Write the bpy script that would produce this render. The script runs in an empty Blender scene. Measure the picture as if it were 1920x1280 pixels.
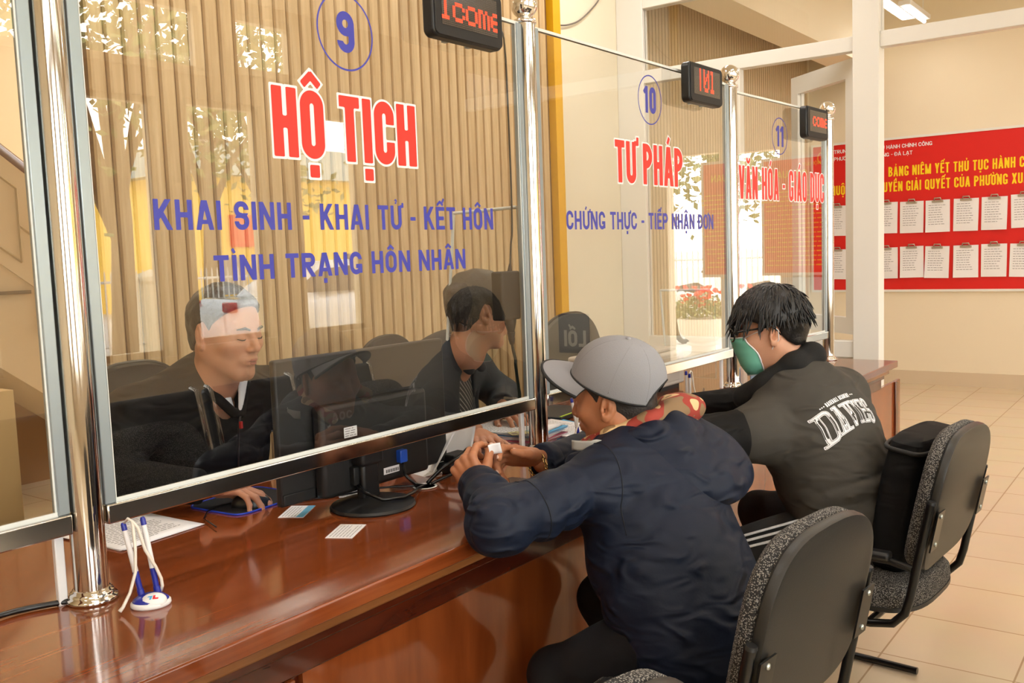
import bpy, bmesh, math, random
import numpy as np
from mathutils import Vector, Matrix
from mathutils.bvhtree import BVHTree

SC = bpy.context.scene
COL = SC.collection
PI = math.pi

# ---------------------------------------------------------------- camera
EYE = Vector((0.0, 0.0, 1.39))
cam_data = bpy.data.cameras.new('camera')
cam_data.sensor_width = 36.0
cam_data.lens = 1751.09 / 1920 * 36.0
cam_data.clip_end = 300
cam = bpy.data.objects.new('camera', cam_data)
COL.objects.link(cam)
_yaw, _pitch, _roll = 0.640529, 0.0931916, -0.036315
_f = Vector((math.cos(_yaw) * math.cos(_pitch), math.sin(_yaw) * math.cos(_pitch), -math.sin(_pitch)))
_r0 = Vector((math.sin(_yaw), -math.cos(_yaw), 0)); _u0 = _r0.cross(_f)
_r = _r0 * math.cos(_roll) + _u0 * math.sin(_roll)
_u = -_r0 * math.sin(_roll) + _u0 * math.cos(_roll)
_m = Matrix((_r, _u, -_f)).transposed().to_4x4(); _m.translation = EYE
cam.matrix_world = _m
SC.camera = cam

# ---------------------------------------------------------------- sky, sun, exposure
world = bpy.data.worlds.new('overcast_sky'); SC.world = world
world.use_nodes = True
_n = world.node_tree.nodes; _n.clear()
_bg = _n.new('ShaderNodeBackground'); _wo = _n.new('ShaderNodeOutputWorld')
_bg.inputs['Color'].default_value = (1.0, 0.985, 0.96, 1)
_bg.inputs['Strength'].default_value = 11.0
world.node_tree.links.new(_bg.outputs[0], _wo.inputs[0])
sun_data = bpy.data.lights.new('sun', 'SUN'); sun_data.energy = 3.0; sun_data.angle = 0.6
sun_data.color = (1, .96, .9)
sun = bpy.data.objects.new('sun', sun_data); COL.objects.link(sun)
sun.rotation_euler = Vector((-.25, -.15, -1)).to_track_quat('-Z', 'Y').to_euler()

LAMPW = 23.0     # base watts of the added ceiling tube lamps
SC.view_settings.view_transform = 'Standard'
SC.view_settings.look = 'None'
SC.view_settings.gamma = 1
SC.view_settings.use_curve_mapping = False
SC.view_settings.exposure = -0.28
SC.cycles.max_bounces = 10
SC.cycles.diffuse_bounces = 5
SC.cycles.glossy_bounces = 5
SC.cycles.transparent_max_bounces = 24
SC.cycles.caustics_reflective = False
SC.cycles.caustics_refractive = False
SC.cycles.sample_clamp_indirect = 6.0
SC.cycles.use_denoising = True

# ---------------------------------------------------------------- helpers
def rgb(r, g, b):
    def f(c):
        c /= 255.0
        return c / 12.92 if c <= .04045 else ((c + .055) / 1.055) ** 2.4
    return (f(r), f(g), f(b), 1)

MATS = {}
def mat(name, col=(.5, .5, .5, 1), rough=.5, metal=0.0, var=0.0, vscale=6.0, bump=0.0, bscale=40.0, coat=0.0, emit=None, spec=None, sheen=0.0, sss=0.0):
    if name in MATS: return MATS[name]
    m = bpy.data.materials.new(name); m.use_nodes = True; MATS[name] = m
    nt = m.node_tree; N = nt.nodes; L = nt.links
    b = N['Principled BSDF']
    b.inputs['Base Color'].default_value = col
    b.inputs['Roughness'].default_value = rough
    b.inputs['Metallic'].default_value = metal
    b.inputs['Coat Weight'].default_value = coat
    if spec is not None: b.inputs['Specular IOR Level'].default_value = spec
    if sheen: b.inputs['Sheen Weight'].default_value = sheen
    if sss:
        b.inputs['Subsurface Weight'].default_value = sss
        b.inputs['Subsurface Radius'].default_value = (.012, .005, .003)
        b.inputs['Subsurface Scale'].default_value = .6
    if emit: 
        b.inputs['Emission Color'].default_value = emit[0]; b.inputs['Emission Strength'].default_value = emit[1]
    tc = N.new('ShaderNodeTexCoord')
    if var:
        nz = N.new('ShaderNodeTexNoise'); nz.inputs['Scale'].default_value = vscale; nz.inputs['Detail'].default_value = 4
        L.new(tc.outputs['Object'], nz.inputs['Vector'])
        mx = N.new('ShaderNodeMix'); mx.data_type = 'RGBA'
        mx.inputs['A'].default_value = tuple(c * (1 - var) for c in col[:3]) + (1,)
        mx.inputs['B'].default_value = tuple(min(1, c * (1 + var)) for c in col[:3]) + (1,)
        L.new(nz.outputs['Fac'], mx.inputs['Factor']); L.new(mx.outputs['Result'], b.inputs['Base Color'])
    if bump:
        nb = N.new('ShaderNodeTexNoise'); nb.inputs['Scale'].default_value = bscale; nb.inputs['Detail'].default_value = 3
        L.new(tc.outputs['Object'], nb.inputs['Vector'])
        bp = N.new('ShaderNodeBump'); bp.inputs['Strength'].default_value = bump; bp.inputs['Distance'].default_value = .01
        L.new(nb.outputs['Fac'], bp.inputs['Height']); L.new(bp.outputs[0], b.inputs['Normal'])
    return m

def wood(name, c1, c2, axis, scale=1.0, rough=.2, coat=0.0, stretch=14.0, bands=0.0, c3=None):
    m = bpy.data.materials.new(name); m.use_nodes = True; MATS[name] = m
    nt = m.node_tree; N = nt.nodes; L = nt.links; b = N['Principled BSDF']
    tc = N.new('ShaderNodeTexCoord'); mp = N.new('ShaderNodeMapping')
    s = [stretch * scale] * 3; s[axis] = scale
    mp.inputs['Scale'].default_value = s
    L.new(tc.outputs['Object'], mp.inputs['Vector'])
    n1 = N.new('ShaderNodeTexNoise'); n1.inputs['Scale'].default_value = 1.6; n1.inputs['Detail'].default_value = 8; n1.inputs['Distortion'].default_value = .4
    L.new(mp.outputs[0], n1.inputs['Vector'])
    n2 = N.new('ShaderNodeTexNoise'); n2.inputs['Scale'].default_value = 1.3 * scale; n2.inputs['Detail'].default_value = 2
    L.new(tc.outputs['Object'], n2.inputs['Vector'])
    add = N.new('ShaderNodeMath'); add.operation = 'MULTIPLY_ADD'; add.inputs[1].default_value = .45
    L.new(n2.outputs['Fac'], add.inputs[0]); L.new(n1.outputs['Fac'], add.inputs[2])
    cr = N.new('ShaderNodeValToRGB')
    cr.color_ramp.elements[0].position = .42; cr.color_ramp.elements[0].color = c1
    cr.color_ramp.elements[1].position = .98; cr.color_ramp.elements[1].color = c2
    if c3: 
        e = cr.color_ramp.elements.new(.7); e.color = c3
    L.new(add.outputs[0], cr.inputs['Fac']); L.new(cr.outputs[0], b.inputs['Base Color'])
    b.inputs['Roughness'].default_value = rough; b.inputs['Coat Weight'].default_value = coat; b.inputs['Coat Roughness'].default_value = .06
    return m

def cloth_mat(name, col, rough=.75, crease=.6, cscale=7.0, weave=160.0, sheen=.0, var=.14, spec=.22):
    """woven cloth: soft creases and a fine weave in the normal"""
    m = mat(name, col, rough, var=var, vscale=9, sheen=sheen, spec=spec); nt = m.node_tree; N = nt.nodes; L = nt.links; b = N['Principled BSDF']
    tc = N.new('ShaderNodeTexCoord'); mp = N.new('ShaderNodeMapping'); mp.inputs['Scale'].default_value = (1, 1, 2.3); mp.inputs['Rotation'].default_value = (.5, .35, .2); L.new(tc.outputs['Object'], mp.inputs[0])
    n1 = N.new('ShaderNodeTexNoise'); n1.noise_type = 'RIDGED_MULTIFRACTAL'; n1.inputs['Scale'].default_value = cscale; n1.inputs['Detail'].default_value = 2.5; n1.inputs['Distortion'].default_value = .8; L.new(mp.outputs[0], n1.inputs['Vector'])
    b1 = N.new('ShaderNodeBump'); b1.inputs['Strength'].default_value = crease; b1.inputs['Distance'].default_value = .022; L.new(n1.outputs['Fac'], b1.inputs['Height'])
    n2 = N.new('ShaderNodeTexNoise'); n2.inputs['Scale'].default_value = weave; L.new(tc.outputs['Object'], n2.inputs['Vector'])
    b2 = N.new('ShaderNodeBump'); b2.inputs['Strength'].default_value = .08; b2.inputs['Distance'].default_value = .004; L.new(n2.outputs['Fac'], b2.inputs['Height']); L.new(b1.outputs[0], b2.inputs['Normal'])
    L.new(b2.outputs[0], b.inputs['Normal'])
    return m

class MB:
    """collects shapes, then links them as ONE mesh object"""
    def __init__(s): s.v = []; s.f = []; s.mi = []; s.cur = 0
    def raw(s, V, F, mi=None):
        o = len(s.v); s.v += [tuple(map(float, p)) for p in V]
        s.f += [tuple(int(i) + o for i in f) for f in F]
        s.mi += [s.cur if mi is None else mi] * len(F)
        return s
    def box(s, lo, hi, M=None, mi=None):
        x0, y0, z0 = lo; x1, y1, z1 = hi
        V = [Vector(p) for p in ((x0,y0,z0),(x1,y0,z0),(x1,y1,z0),(x0,y1,z0),(x0,y0,z1),(x1,y0,z1),(x1,y1,z1),(x0,y1,z1))]
        if M is not None: V = [M @ p for p in V]
        return s.raw(V, [(0,3,2,1),(4,5,6,7),(0,1,5,4),(1,2,6,5),(2,3,7,6),(3,0,4,7)], mi)
    def tube(s, pts, r, n=12, caps=True, mi=None, closed=False):
        pts = [Vector(p) for p in pts]; m = len(pts)
        rr = r if isinstance(r, (list, tuple, np.ndarray)) else [r] * m
        V = []; F = []; prev = None
        for i, p in enumerate(pts):
            if closed: t = pts[(i + 1) % m] - pts[i - 1]
            else: t = pts[min(i + 1, m - 1)] - pts[max(i - 1, 0)]
            t.normalize()
            if prev is None:
                a = Vector((0, 0, 1)) if abs(t.z) < .9 else Vector((1, 0, 0))
                u = t.cross(a).normalized()
            else:
                u = (prev - t * prev.dot(t)).normalized()
            prev = u; w = t.cross(u)
            for k in range(n):
                a = 2 * PI * k / n
                V.append(p + (u * math.cos(a) + w * math.sin(a)) * rr[i])
        for i in range(m if closed else m - 1):
            j = (i + 1) % m
            for k in range(n):
                F.append((i * n + k, i * n + (k + 1) % n, j * n + (k + 1) % n, j * n + k))
        if caps and not closed:
            F.append(tuple(range(n - 1, -1, -1))); F.append(tuple((m - 1) * n + k for k in range(n)))
        return s.raw(V, F, mi)
    def lathe(s, prof, c=(0, 0, 0), n=32, M=None, mi=None):
        V = []; F = []; c = Vector(c); m = len(prof)
        for r, z in prof:
            for k in range(n):
                a = 2 * PI * k / n
                p = Vector((r * math.cos(a), r * math.sin(a), z))
                V.append((M @ p if M is not None else p) + c)
        for i in range(m - 1):
            for k in range(n):
                F.append((i * n + k, i * n + (k + 1) % n, (i + 1) * n + (k + 1) % n, (i + 1) * n + k))
        if prof[0][0] > 1e-6: F.append(tuple(range(n - 1, -1, -1)))
        if prof[-1][0] > 1e-6: F.append(tuple((m - 1) * n + k for k in range(n)))
        return s.raw(V, F, mi)
    def prism(s, poly, M, h, mi=None):
        """polygon in local xy, extruded along local z by h, placed by M"""
        n = len(poly)
        V = [M @ Vector((x, y, 0)) for x, y in poly] + [M @ Vector((x, y, h)) for x, y in poly]
        F = [tuple(range(n - 1, -1, -1)), tuple(range(n, 2 * n))] + [(i, (i + 1) % n, n + (i + 1) % n, n + i) for i in range(n)]
        return s.raw(V, F, mi)
    def grid(s, fn, nu, nv, mi=None, wrap=False):
        V = [fn(i / nu, j / nv) for i in range(nu + (0 if wrap else 1)) for j in range(nv + 1)]
        W = nv + 1; F = []
        for i in range(nu):
            i2 = (i + 1) % nu if wrap else i + 1
            for j in range(nv): F.append((i * W + j, i2 * W + j, i2 * W + j + 1, i * W + j + 1))
        return s.raw(V, F, mi)
    def build(s, name, mats, parent=None, smooth=False, bevel=0.0, loc=None, seg=2, solid=0.0):
        me = bpy.data.meshes.new(name); me.from_pydata(s.v, [], s.f)
        for m in (mats if isinstance(mats, (list, tuple)) else [mats]): me.materials.append(m)
        if any(s.mi): me.polygons.foreach_set('material_index', s.mi)
        if smooth == True: me.polygons.foreach_set('use_smooth', [True] * len(me.polygons))
        me.update()
        o = bpy.data.objects.new(name, me); COL.objects.link(o)
        if loc is not None: recentre(o, loc)
        if parent is not None: adopt(o, parent)
        if solid:
            md = o.modifiers.new('solid', 'SOLIDIFY'); md.thickness = solid; md.offset = 0
        if bevel:
            md = o.modifiers.new('bevel', 'BEVEL'); md.width = bevel; md.segments = seg; md.limit_method = 'ANGLE'; md.angle_limit = .6
        if smooth == 'auto' or bevel:
            bm = bmesh.new(); bm.from_mesh(me)
            for f in bm.faces: f.smooth = True
            for e in bm.edges:
                if len(e.link_faces) == 2 and e.calc_face_angle(0) > .6: e.smooth = False
            bm.to_mesh(me); bm.free()
        return o

def recentre(o, loc):
    loc = Vector(loc); o.data.transform(Matrix.Translation(-loc)); o.location = loc
def adopt(o, p):
    o.parent = p
    o.matrix_parent_inverse = Matrix.Translation(p.location).inverted() if p.rotation_euler[:] == (0, 0, 0) else Matrix.LocRotScale(p.location, p.rotation_euler, None).inverted()
def tag(o, label, cat, group=None, kind=None):
    o['label'] = label; o['category'] = cat
    if group: o['group'] = group
    if kind: o['kind'] = kind
    return o
def thing(name, label, cat, loc=(0, 0, 0), group=None, kind=None):
    o = bpy.data.objects.new(name, None); COL.objects.link(o); o.location = loc; o.empty_display_size = .05
    return tag(o, label, cat, group, kind)
def struct(o, label, cat):
    return tag(o, label, cat, kind='structure')
def dup(root, dloc, label=None, rz=0.0):
    def cp(o, par):
        c = o.copy(); COL.objects.link(c)
        if par is not None: c.parent = par; c.matrix_parent_inverse = o.matrix_parent_inverse.copy()
        for ch in o.children: cp(ch, c)
        return c
    r = cp(root, None)
    r.location = root.location + Vector(dloc)
    if rz: r.rotation_euler.z += rz
    if label: r['label'] = label
    return r

# ------------------------------------------------ lettering: stroke-drawn sans capitals, filled as flat polygons
import unicodedata
GW = {'I': 0, 'M': 1.35, 'N': 1.05, 'E': .88, 'T': .94, 'A': 1.06, 'V': 1.04, 'Y': 1.02, 'X': 1.04, 'K': 1.02, 'S': .96, '-': .5, '–': .6, ' ': .42, '1': .6, 'L': .84, '.': .2, 'Q': 1.02, '*': 1.0}
def g_seg(x, y, ax, ay, bx, by, t):
    L = math.hypot(bx - ax, by - ay); ux, uy = (bx - ax) / L, (by - ay) / L
    u = (x - ax) * ux + (y - ay) * uy; v = -(x - ax) * uy + (y - ay) * ux
    return np.maximum(np.abs(u - L / 2) - L / 2, np.abs(v) - t / 2)
def g_box(x, y, x0, y0, x1, y1):
    return np.maximum(np.abs(x - (x0 + x1) / 2) - (x1 - x0) / 2, np.abs(y - (y0 + y1) / 2) - (y1 - y0) / 2)
def g_ring(x, y, x0, y0, x1, y1, t, r):
    hx, hy = (x1 - x0) / 2 - t / 2, (y1 - y0) / 2 - t / 2; r = min(r, hx, hy)
    qx, qy = np.abs(x - (x0 + x1) / 2) - hx + r, np.abs(y - (y0 + y1) / 2) - hy + r
    d = np.hypot(np.maximum(qx, 0), np.maximum(qy, 0)) + np.minimum(np.maximum(qx, qy), 0) - r
    return np.abs(d) - t / 2
def g_base(c, x, y, w, h, t):
    m = np.minimum; X = np.maximum; r = w * .5; s = t * .92
    stem = lambda a: g_box(x, y, a, 0, a + t, h)
    clip = lambda d: X(d, X(-y, y - h))
    if c in 'O0': return g_ring(x, y, 0, 0, w, h, t, r)
    if c == 'Q': return m(g_ring(x, y, 0, 0, w, h, t, r), g_seg(x, y, w * .5, h * .22, w * 1.02, -h * .06, t * .8))
    if c == 'C': return X(g_ring(x, y, 0, 0, w, h, t, r), -g_box(x, y, w * .5, h * .36, w * 2, h * .64))
    if c == 'G':
        d = X(g_ring(x, y, 0, 0, w, h, t, r), -g_box(x, y, w * .5, h * .46, w * 2, h * .66))
        return m(d, m(g_box(x, y, w * .5, h * .46 - s, w, h * .46), g_box(x, y, w - t, h * .06, w, h * .46)))
    if c in 'DĐ':
        d = m(X(g_ring(x, y, -w * .3, 0, w, h, t, r * 1.1), -x), stem(0))
        return m(d, g_box(x, y, -w * .22, h * .5 - s * .45, w * .42, h * .5 + s * .45)) if c == 'Đ' else d
    if c == 'B':
        u = X(g_ring(x, y, -w * .4, h * .5 - s / 2, w * .95, h, t, r), -x); l = X(g_ring(x, y, -w * .4, 0, w, h * .5 + s / 2, t, r), -x)
        return m(m(u, l), stem(0))
    if c == 'P': return m(stem(0), X(g_ring(x, y, -w * .4, h * .40, w, h, t, r), -x))
    if c == 'R': return m(m(stem(0), X(g_ring(x, y, -w * .4, h * .42, w, h, t, r), -x)), clip(g_seg(x, y, w * .38, h * .5, w * 1.0 - t * .35, -h * .04, t)))
    if c == 'E': return m(m(stem(0), g_box(x, y, 0, 0, w, s)), m(g_box(x, y, 0, h - s, w, h), g_box(x, y, 0, h * .5 - s / 2, w * .92, h * .5 + s / 2)))
    if c == 'L': return m(stem(0), g_box(x, y, 0, 0, w, s))
    if c == 'H': return m(m(stem(0), stem(w - t)), g_box(x, y, 0, h * .5 - s / 2, w, h * .5 + s / 2))
    if c == 'I': return stem(0)
    if c == 'T': return m(g_box(x, y, 0, h - s, w, h), g_box(x, y, w / 2 - t / 2, 0, w / 2 + t / 2, h))
    if c == 'U': return X(g_ring(x, y, 0, 0, w, h * 2, t, r), y - h)
    if c == 'N': return m(m(stem(0), stem(w - t)), clip(g_seg(x, y, t * .4, h * 1.02, w - t * .4, -h * .02, t * 1.02)))
    if c == 'M': return m(m(stem(0), stem(w - t)), m(clip(g_seg(x, y, t * .4, h * 1.04, w / 2, h * .02, t * .9)), clip(g_seg(x, y, w - t * .4, h * 1.04, w / 2, h * .02, t * .9))))
    if c == 'A': return m(clip(m(g_seg(x, y, t * .4, -h * .05, w * .5, h * 1.1 - t * .1, t), g_seg(x, y, w - t * .4, -h * .05, w * .5, h * 1.1 - t * .1, t))), g_box(x, y, w * .22, h * .2, w * .78, h * .2 + s * .8))
    if c == 'V': return clip(m(g_seg(x, y, t * .4, h * 1.05, w * .5, -h * .1, t), g_seg(x, y, w - t * .4, h * 1.05, w * .5, -h * .1, t)))
    if c == 'Y': return m(clip(m(g_seg(x, y, t * .4, h * 1.05, w * .5, h * .4, t), g_seg(x, y, w - t * .4, h * 1.05, w * .5, h * .4, t))), g_box(x, y, w / 2 - t / 2, 0, w / 2 + t / 2, h * .48))
    if c == 'X': return clip(m(g_seg(x, y, t * .4, h * 1.05, w - t * .4, -h * .05, t), g_seg(x, y, w - t * .4, h * 1.05, t * .4, -h * .05, t)))
    if c == 'K': return m(stem(0), clip(m(g_seg(x, y, t * .5, h * .36, w - t * .4, h * 1.05, t), g_seg(x, y, w * .42, h * .55, w - t * .3, -h * .05, t))))
    if c == 'S':
        u = X(g_ring(x, y, 0, h * .5 - s / 2, w, h, t, r), -g_box(x, y, w * .5, h * .5 + s / 2, w * 2, h * .70))
        l = X(g_ring(x, y, 0, 0, w, h * .5 + s / 2, t, r), -g_box(x, y, -w, h * .30, w * .5, h * .5 - s / 2))
        u = X(u, -g_box(x, y, w * .55, h * .5 - s, w * 2, h * .5 - s / 2 + 1e-4)); return m(u, l)
    if c == '1': return m(g_box(x, y, w - t, 0, w, h), clip(g_seg(x, y, 0, h * .74, w - t * .3, h * 1.0, t * .8)))
    if c == '9':
        u = g_ring(x, y, 0, h * .40, w, h, t, r); l = X(g_ring(x, y, 0, 0, w, h, t, r), -g_box(x, y, -w, h * .27, w * .5, h * .8))
        return m(u, l)
    if c in '-–': return g_box(x, y, 0, h * .5 - s * .45 - h * .04, w, h * .5 + s * .45 - h * .04)
    if c == '.': return g_box(x, y, 0, 0, t, t)
    if c == '*':   # five-pointed star
        a = np.arctan2(x - w / 2, y - h / 2); rr = np.hypot(x - w / 2, y - h / 2); k = 2 * PI / 5
        a = np.abs((a + k / 2) % k - k / 2); R = min(w, h) / 2
        return rr * np.cos(a) * math.cos(.63) + rr * np.sin(a) * math.sin(.63) - R * math.cos(.63) 
    return np.full_like(x, 9.0)
def g_marks(marks, x, y, w, h, t, base):
    m = np.minimum; d = np.full_like(x, 9.0); cx = w / 2; q = t * .62; g = h * .07; top = h + g; circ = False
    a = min(w * .36, h * .2) if base != 'I' else h * .13
    for k in marks:
        if k == '\u0302':
            d = m(d, m(g_seg(x, y, cx - a, top, cx + q * .2, top + h * .17, q), g_seg(x, y, cx + a, top, cx - q * .2, top + h * .17, q))); circ = True
        elif k == '\u0306':
            d = m(d, np.maximum(g_ring(x, y, cx - a * .95, top, cx + a * .95, top + h * .34, q, a), y - top - h * .17))
        elif k == '\u0301':
            o = (cx + a * .8, top + h * .12) if circ else (cx - a * .25, top)
            d = m(d, g_seg(x, y, o[0], o[1], o[0] + h * .1, o[1] + h * .17, q))
        elif k == '\u0300':
            o = (cx + a * .95, top + h * .12) if circ else (cx + a * .25, top)
            d = m(d, g_seg(x, y, o[0], o[1], o[0] - h * .1, o[1] + h * .17, q))
        elif k == '\u0309':
            o = (cx + a * .9, top + h * .1) if circ else (cx, top)
            d = m(d, m(np.maximum(g_ring(x, y, o[0] - h * .075, o[1] + h * .05, o[0] + h * .075, o[1] + h * .2, q * .8, h), -g_box(x, y, o[0] - h, o[1], o[0], o[1] + h * .125)), g_box(x, y, o[0] - q * .4, o[1], o[0] + q * .4, o[1] + h * .07)))
        elif k == '\u0303':
            o = (0, h * .16) if circ else (0, h * .05)
            d = m(d, np.abs(y - top - o[1] - h * .035 * np.sin((x - cx) / a * 3.1)) - q * .45 + np.maximum(np.abs(x - cx) - a, 0) * 9)
        elif k == '\u0323': d = m(d, g_box(x, y, cx - t * .5, -g - t * 1.0 - h * .02, cx + t * .5, -g - h * .02))
        elif k == '\u031b':
            d = m(d, m(g_seg(x, y, w - t * .4, h * .97, w + h * .10, h * .97, q), g_seg(x, y, w + h * .09, h * .92, w + h * .09, h * 1.12, q)))
    return d
def fill_level(fn, x0, y0, x1, y1, c, lev):
    """polygons of the region fn < lev on a grid of cell c (marching squares)"""
    nx, ny = int((x1 - x0) / c) + 2, int((y1 - y0) / c) + 2
    gx = x0 + np.arange(nx) * c; gy = y0 + np.arange(ny) * c
    D = fn(*np.meshgrid(gx, gy, indexing='ij')) - lev
    I = D < 0; V = []; F = []
    full = I[:-1, :-1] & I[1:, :-1] & I[1:, 1:] & I[:-1, 1:]
    anyc = (I[:-1, :-1] | I[1:, :-1] | I[1:, 1:] | I[:-1, 1:]) & ~full
    for i in range(nx - 1):
        col = full[i]; j = 0
        if not col.any(): continue
        while j < ny - 1:
            if col[j]:
                k = j
                while k < ny - 1 and col[k]: k += 1
                o = len(V); V += [(gx[i], gy[j]), (gx[i + 1], gy[j]), (gx[i + 1], gy[k]), (gx[i], gy[k])]; F.append((o, o + 1, o + 2, o + 3)); j = k
            else: j += 1
    for i, j in zip(*np.nonzero(anyc)):
        cs = ((i, j), (i + 1, j), (i + 1, j + 1), (i, j + 1)); P = []
        for q in range(4):
            a, b = cs[q], cs[(q + 1) % 4]; da, db = D[a], D[b]
            if da < 0: P.append((gx[a[0]], gy[a[1]]))
            if (da < 0) != (db < 0):
                s = da / (da - db); P.append((gx[a[0]] + (gx[b[0]] - gx[a[0]]) * s, gy[a[1]] + (gy[b[1]] - gy[a[1]]) * s))
        if len(P) >= 3: o = len(V); V += P; F.append(tuple(range(o, o + len(P))))
    return V, F
def layout(s, width, cap, t, gap):
    its = []; raw = 0; fixed = 0
    for ch in s:
        n = unicodedata.normalize('NFD', ch) if ch not in 'Đ' else ch
        b, mk = n[0], n[1:]; its.append((b, mk)); g = GW.get(b, 1.0)
        if b == 'I': fixed += t
        else: raw += g
        fixed += gap
    k = (width - fixed + gap) / raw; x = 0; out = []
    for b, mk in its:
        w = t if b == 'I' else GW.get(b, 1.0) * k
        out.append((b, mk, x, w)); x += w + gap
    return out
def letter_mesh(mb, s, origin, ux, uy, width, cap, off=0.0, mi=None, t=None, gap=None, cell=None, fx=None):
    """draws the line of text s; t stroke width, off grows the outline; fx(u, v) -> point overrides the flat placing"""
    t = t or cap * .17; gap = gap if gap is not None else cap * .09; cell = cell or cap / 44
    o = Vector(origin) if origin is not None else None
    if o is not None: ux = Vector(ux); uy = Vector(uy)
    for b, mk, x, w in layout(s, width, cap, t, gap):
        if b == ' ': continue
        fn = lambda X, Y: np.minimum(g_base(b, X - x, Y, w, cap, t), g_marks(mk, X - x, Y, w, cap, t, b) if mk else 9.0)
        V, F = fill_level(fn, x - w * .3 - off - t, -cap * .42 - off, x + w * 1.3 + off + t, cap * (1.55 if mk else 1.05) + off + cell, cell, off)
        mb.raw([fx(p[0], p[1]) if fx else o + ux * p[0] + uy * p[1] for p in V], F, mi)
    return mb
# ================================================================ materials of the place
WHITE = mat('white_paint', rgb(238, 234, 224), .45)
FRAMEW = mat('white_aluminium', rgb(232, 230, 224), .35)
CREAM = mat('cream_wall', rgb(235, 222, 197), .8, var=.03, vscale=1.5)
CREAM2 = mat('pale_wall', rgb(232, 222, 200), .8, var=.03, vscale=1.5)
CEIL = mat('ceiling_paint', rgb(240, 230, 208), .9)
YELLOW = mat('yellow_trim', rgb(224, 168, 12), .45)
BLACKP = mat('black_plastic', rgb(26, 26, 27), .42)
MATTEB = mat('matte_black', rgb(18, 18, 19), .6)
STEEL = mat('polished_steel', (.70, .68, .65, 1), .085, 1.0)
BRUSH = mat('brushed_steel', (.60, .58, .55, 1), .15, 1.0)
CHROME = mat('chrome', (.85, .84, .82, 1), .12, 1.0)
PAPER = mat('paper', rgb(240, 238, 240), .7)
INK = mat('grey_ink', rgb(120, 118, 122), .8)
RED = mat('banner_red', rgb(218, 26, 22), .45)
LRED = mat('sticker_red', rgb(244, 48, 38), .4)
LBLUE = mat('sticker_blue', rgb(58, 62, 170), .4)
LWHITE = mat('sticker_white', rgb(238, 238, 242), .4)
LYEL = mat('letter_yellow', rgb(250, 214, 20), .5)
BLUEPL = mat('blue_plastic', rgb(34, 44, 150), .3)
WHITEPL = mat('white_plastic', rgb(236, 236, 236), .35)
COUNTERW = wood('counter_wood', rgb(106, 48, 19), rgb(146, 76, 37), 0, 1.3, .12, coat=.5, stretch=22, c3=rgb(130, 62, 27))
PANELW = wood('counter_panel_wood', rgb(112, 50, 20), rgb(160, 84, 40), 2, 1.3, .14, coat=.4, stretch=5)
DARKW = wood('dark_stile_wood', rgb(54, 20, 10), rgb(90, 36, 18), 0, 2, .16, coat=.4, stretch=8)

def slat_material():
    m = bpy.data.materials.new('oak_slat'); m.use_nodes = True
    nt = m.node_tree; N = nt.nodes; L = nt.links; b = N['Principled BSDF']
    tc = N.new('ShaderNodeTexCoord'); mp = N.new('ShaderNodeMapping'); mp.inputs['Scale'].default_value = (30, 30, 1.6)
    L.new(tc.outputs['Object'], mp.inputs[0])
    n = N.new('ShaderNodeTexNoise'); n.inputs['Scale'].default_value = 1.5; n.inputs['Detail'].default_value = 7; n.inputs['Distortion'].default_value = .6
    L.new(mp.outputs[0], n.inputs['Vector'])
    sp = N.new('ShaderNodeSeparateXYZ'); L.new(tc.outputs['Object'], sp.inputs[0])
    fl = N.new('ShaderNodeMath'); fl.operation = 'MULTIPLY'; fl.inputs[1].default_value = 1 / .072; L.new(sp.outputs['X'], fl.inputs[0])
    f2 = N.new('ShaderNodeMath'); f2.operation = 'FLOOR'; L.new(fl.outputs[0], f2.inputs[0])
    wn = N.new('ShaderNodeTexWhiteNoise'); wn.noise_dimensions = '1D'; L.new(f2.outputs[0], wn.inputs['W'])
    ad = N.new('ShaderNodeMath'); ad.operation = 'MULTIPLY_ADD'; ad.inputs[1].default_value = .28; L.new(wn.outputs[0], ad.inputs[0]); L.new(n.outputs['Fac'], ad.inputs[2])
    cr = N.new('ShaderNodeValToRGB'); cr.color_ramp.elements[0].position = .3; cr.color_ramp.elements[0].color = rgb(184, 152, 108)
    cr.color_ramp.elements[1].position = .95; cr.color_ramp.elements[1].color = rgb(216, 188, 146)
    L.new(ad.outputs[0], cr.inputs[0]); L.new(cr.outputs[0], b.inputs['Base Color']); b.inputs['Roughness'].default_value = .55
    return m
OAK = slat_material()
GROOVE = mat('slat_groove', rgb(118, 84, 46), .7)

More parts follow.
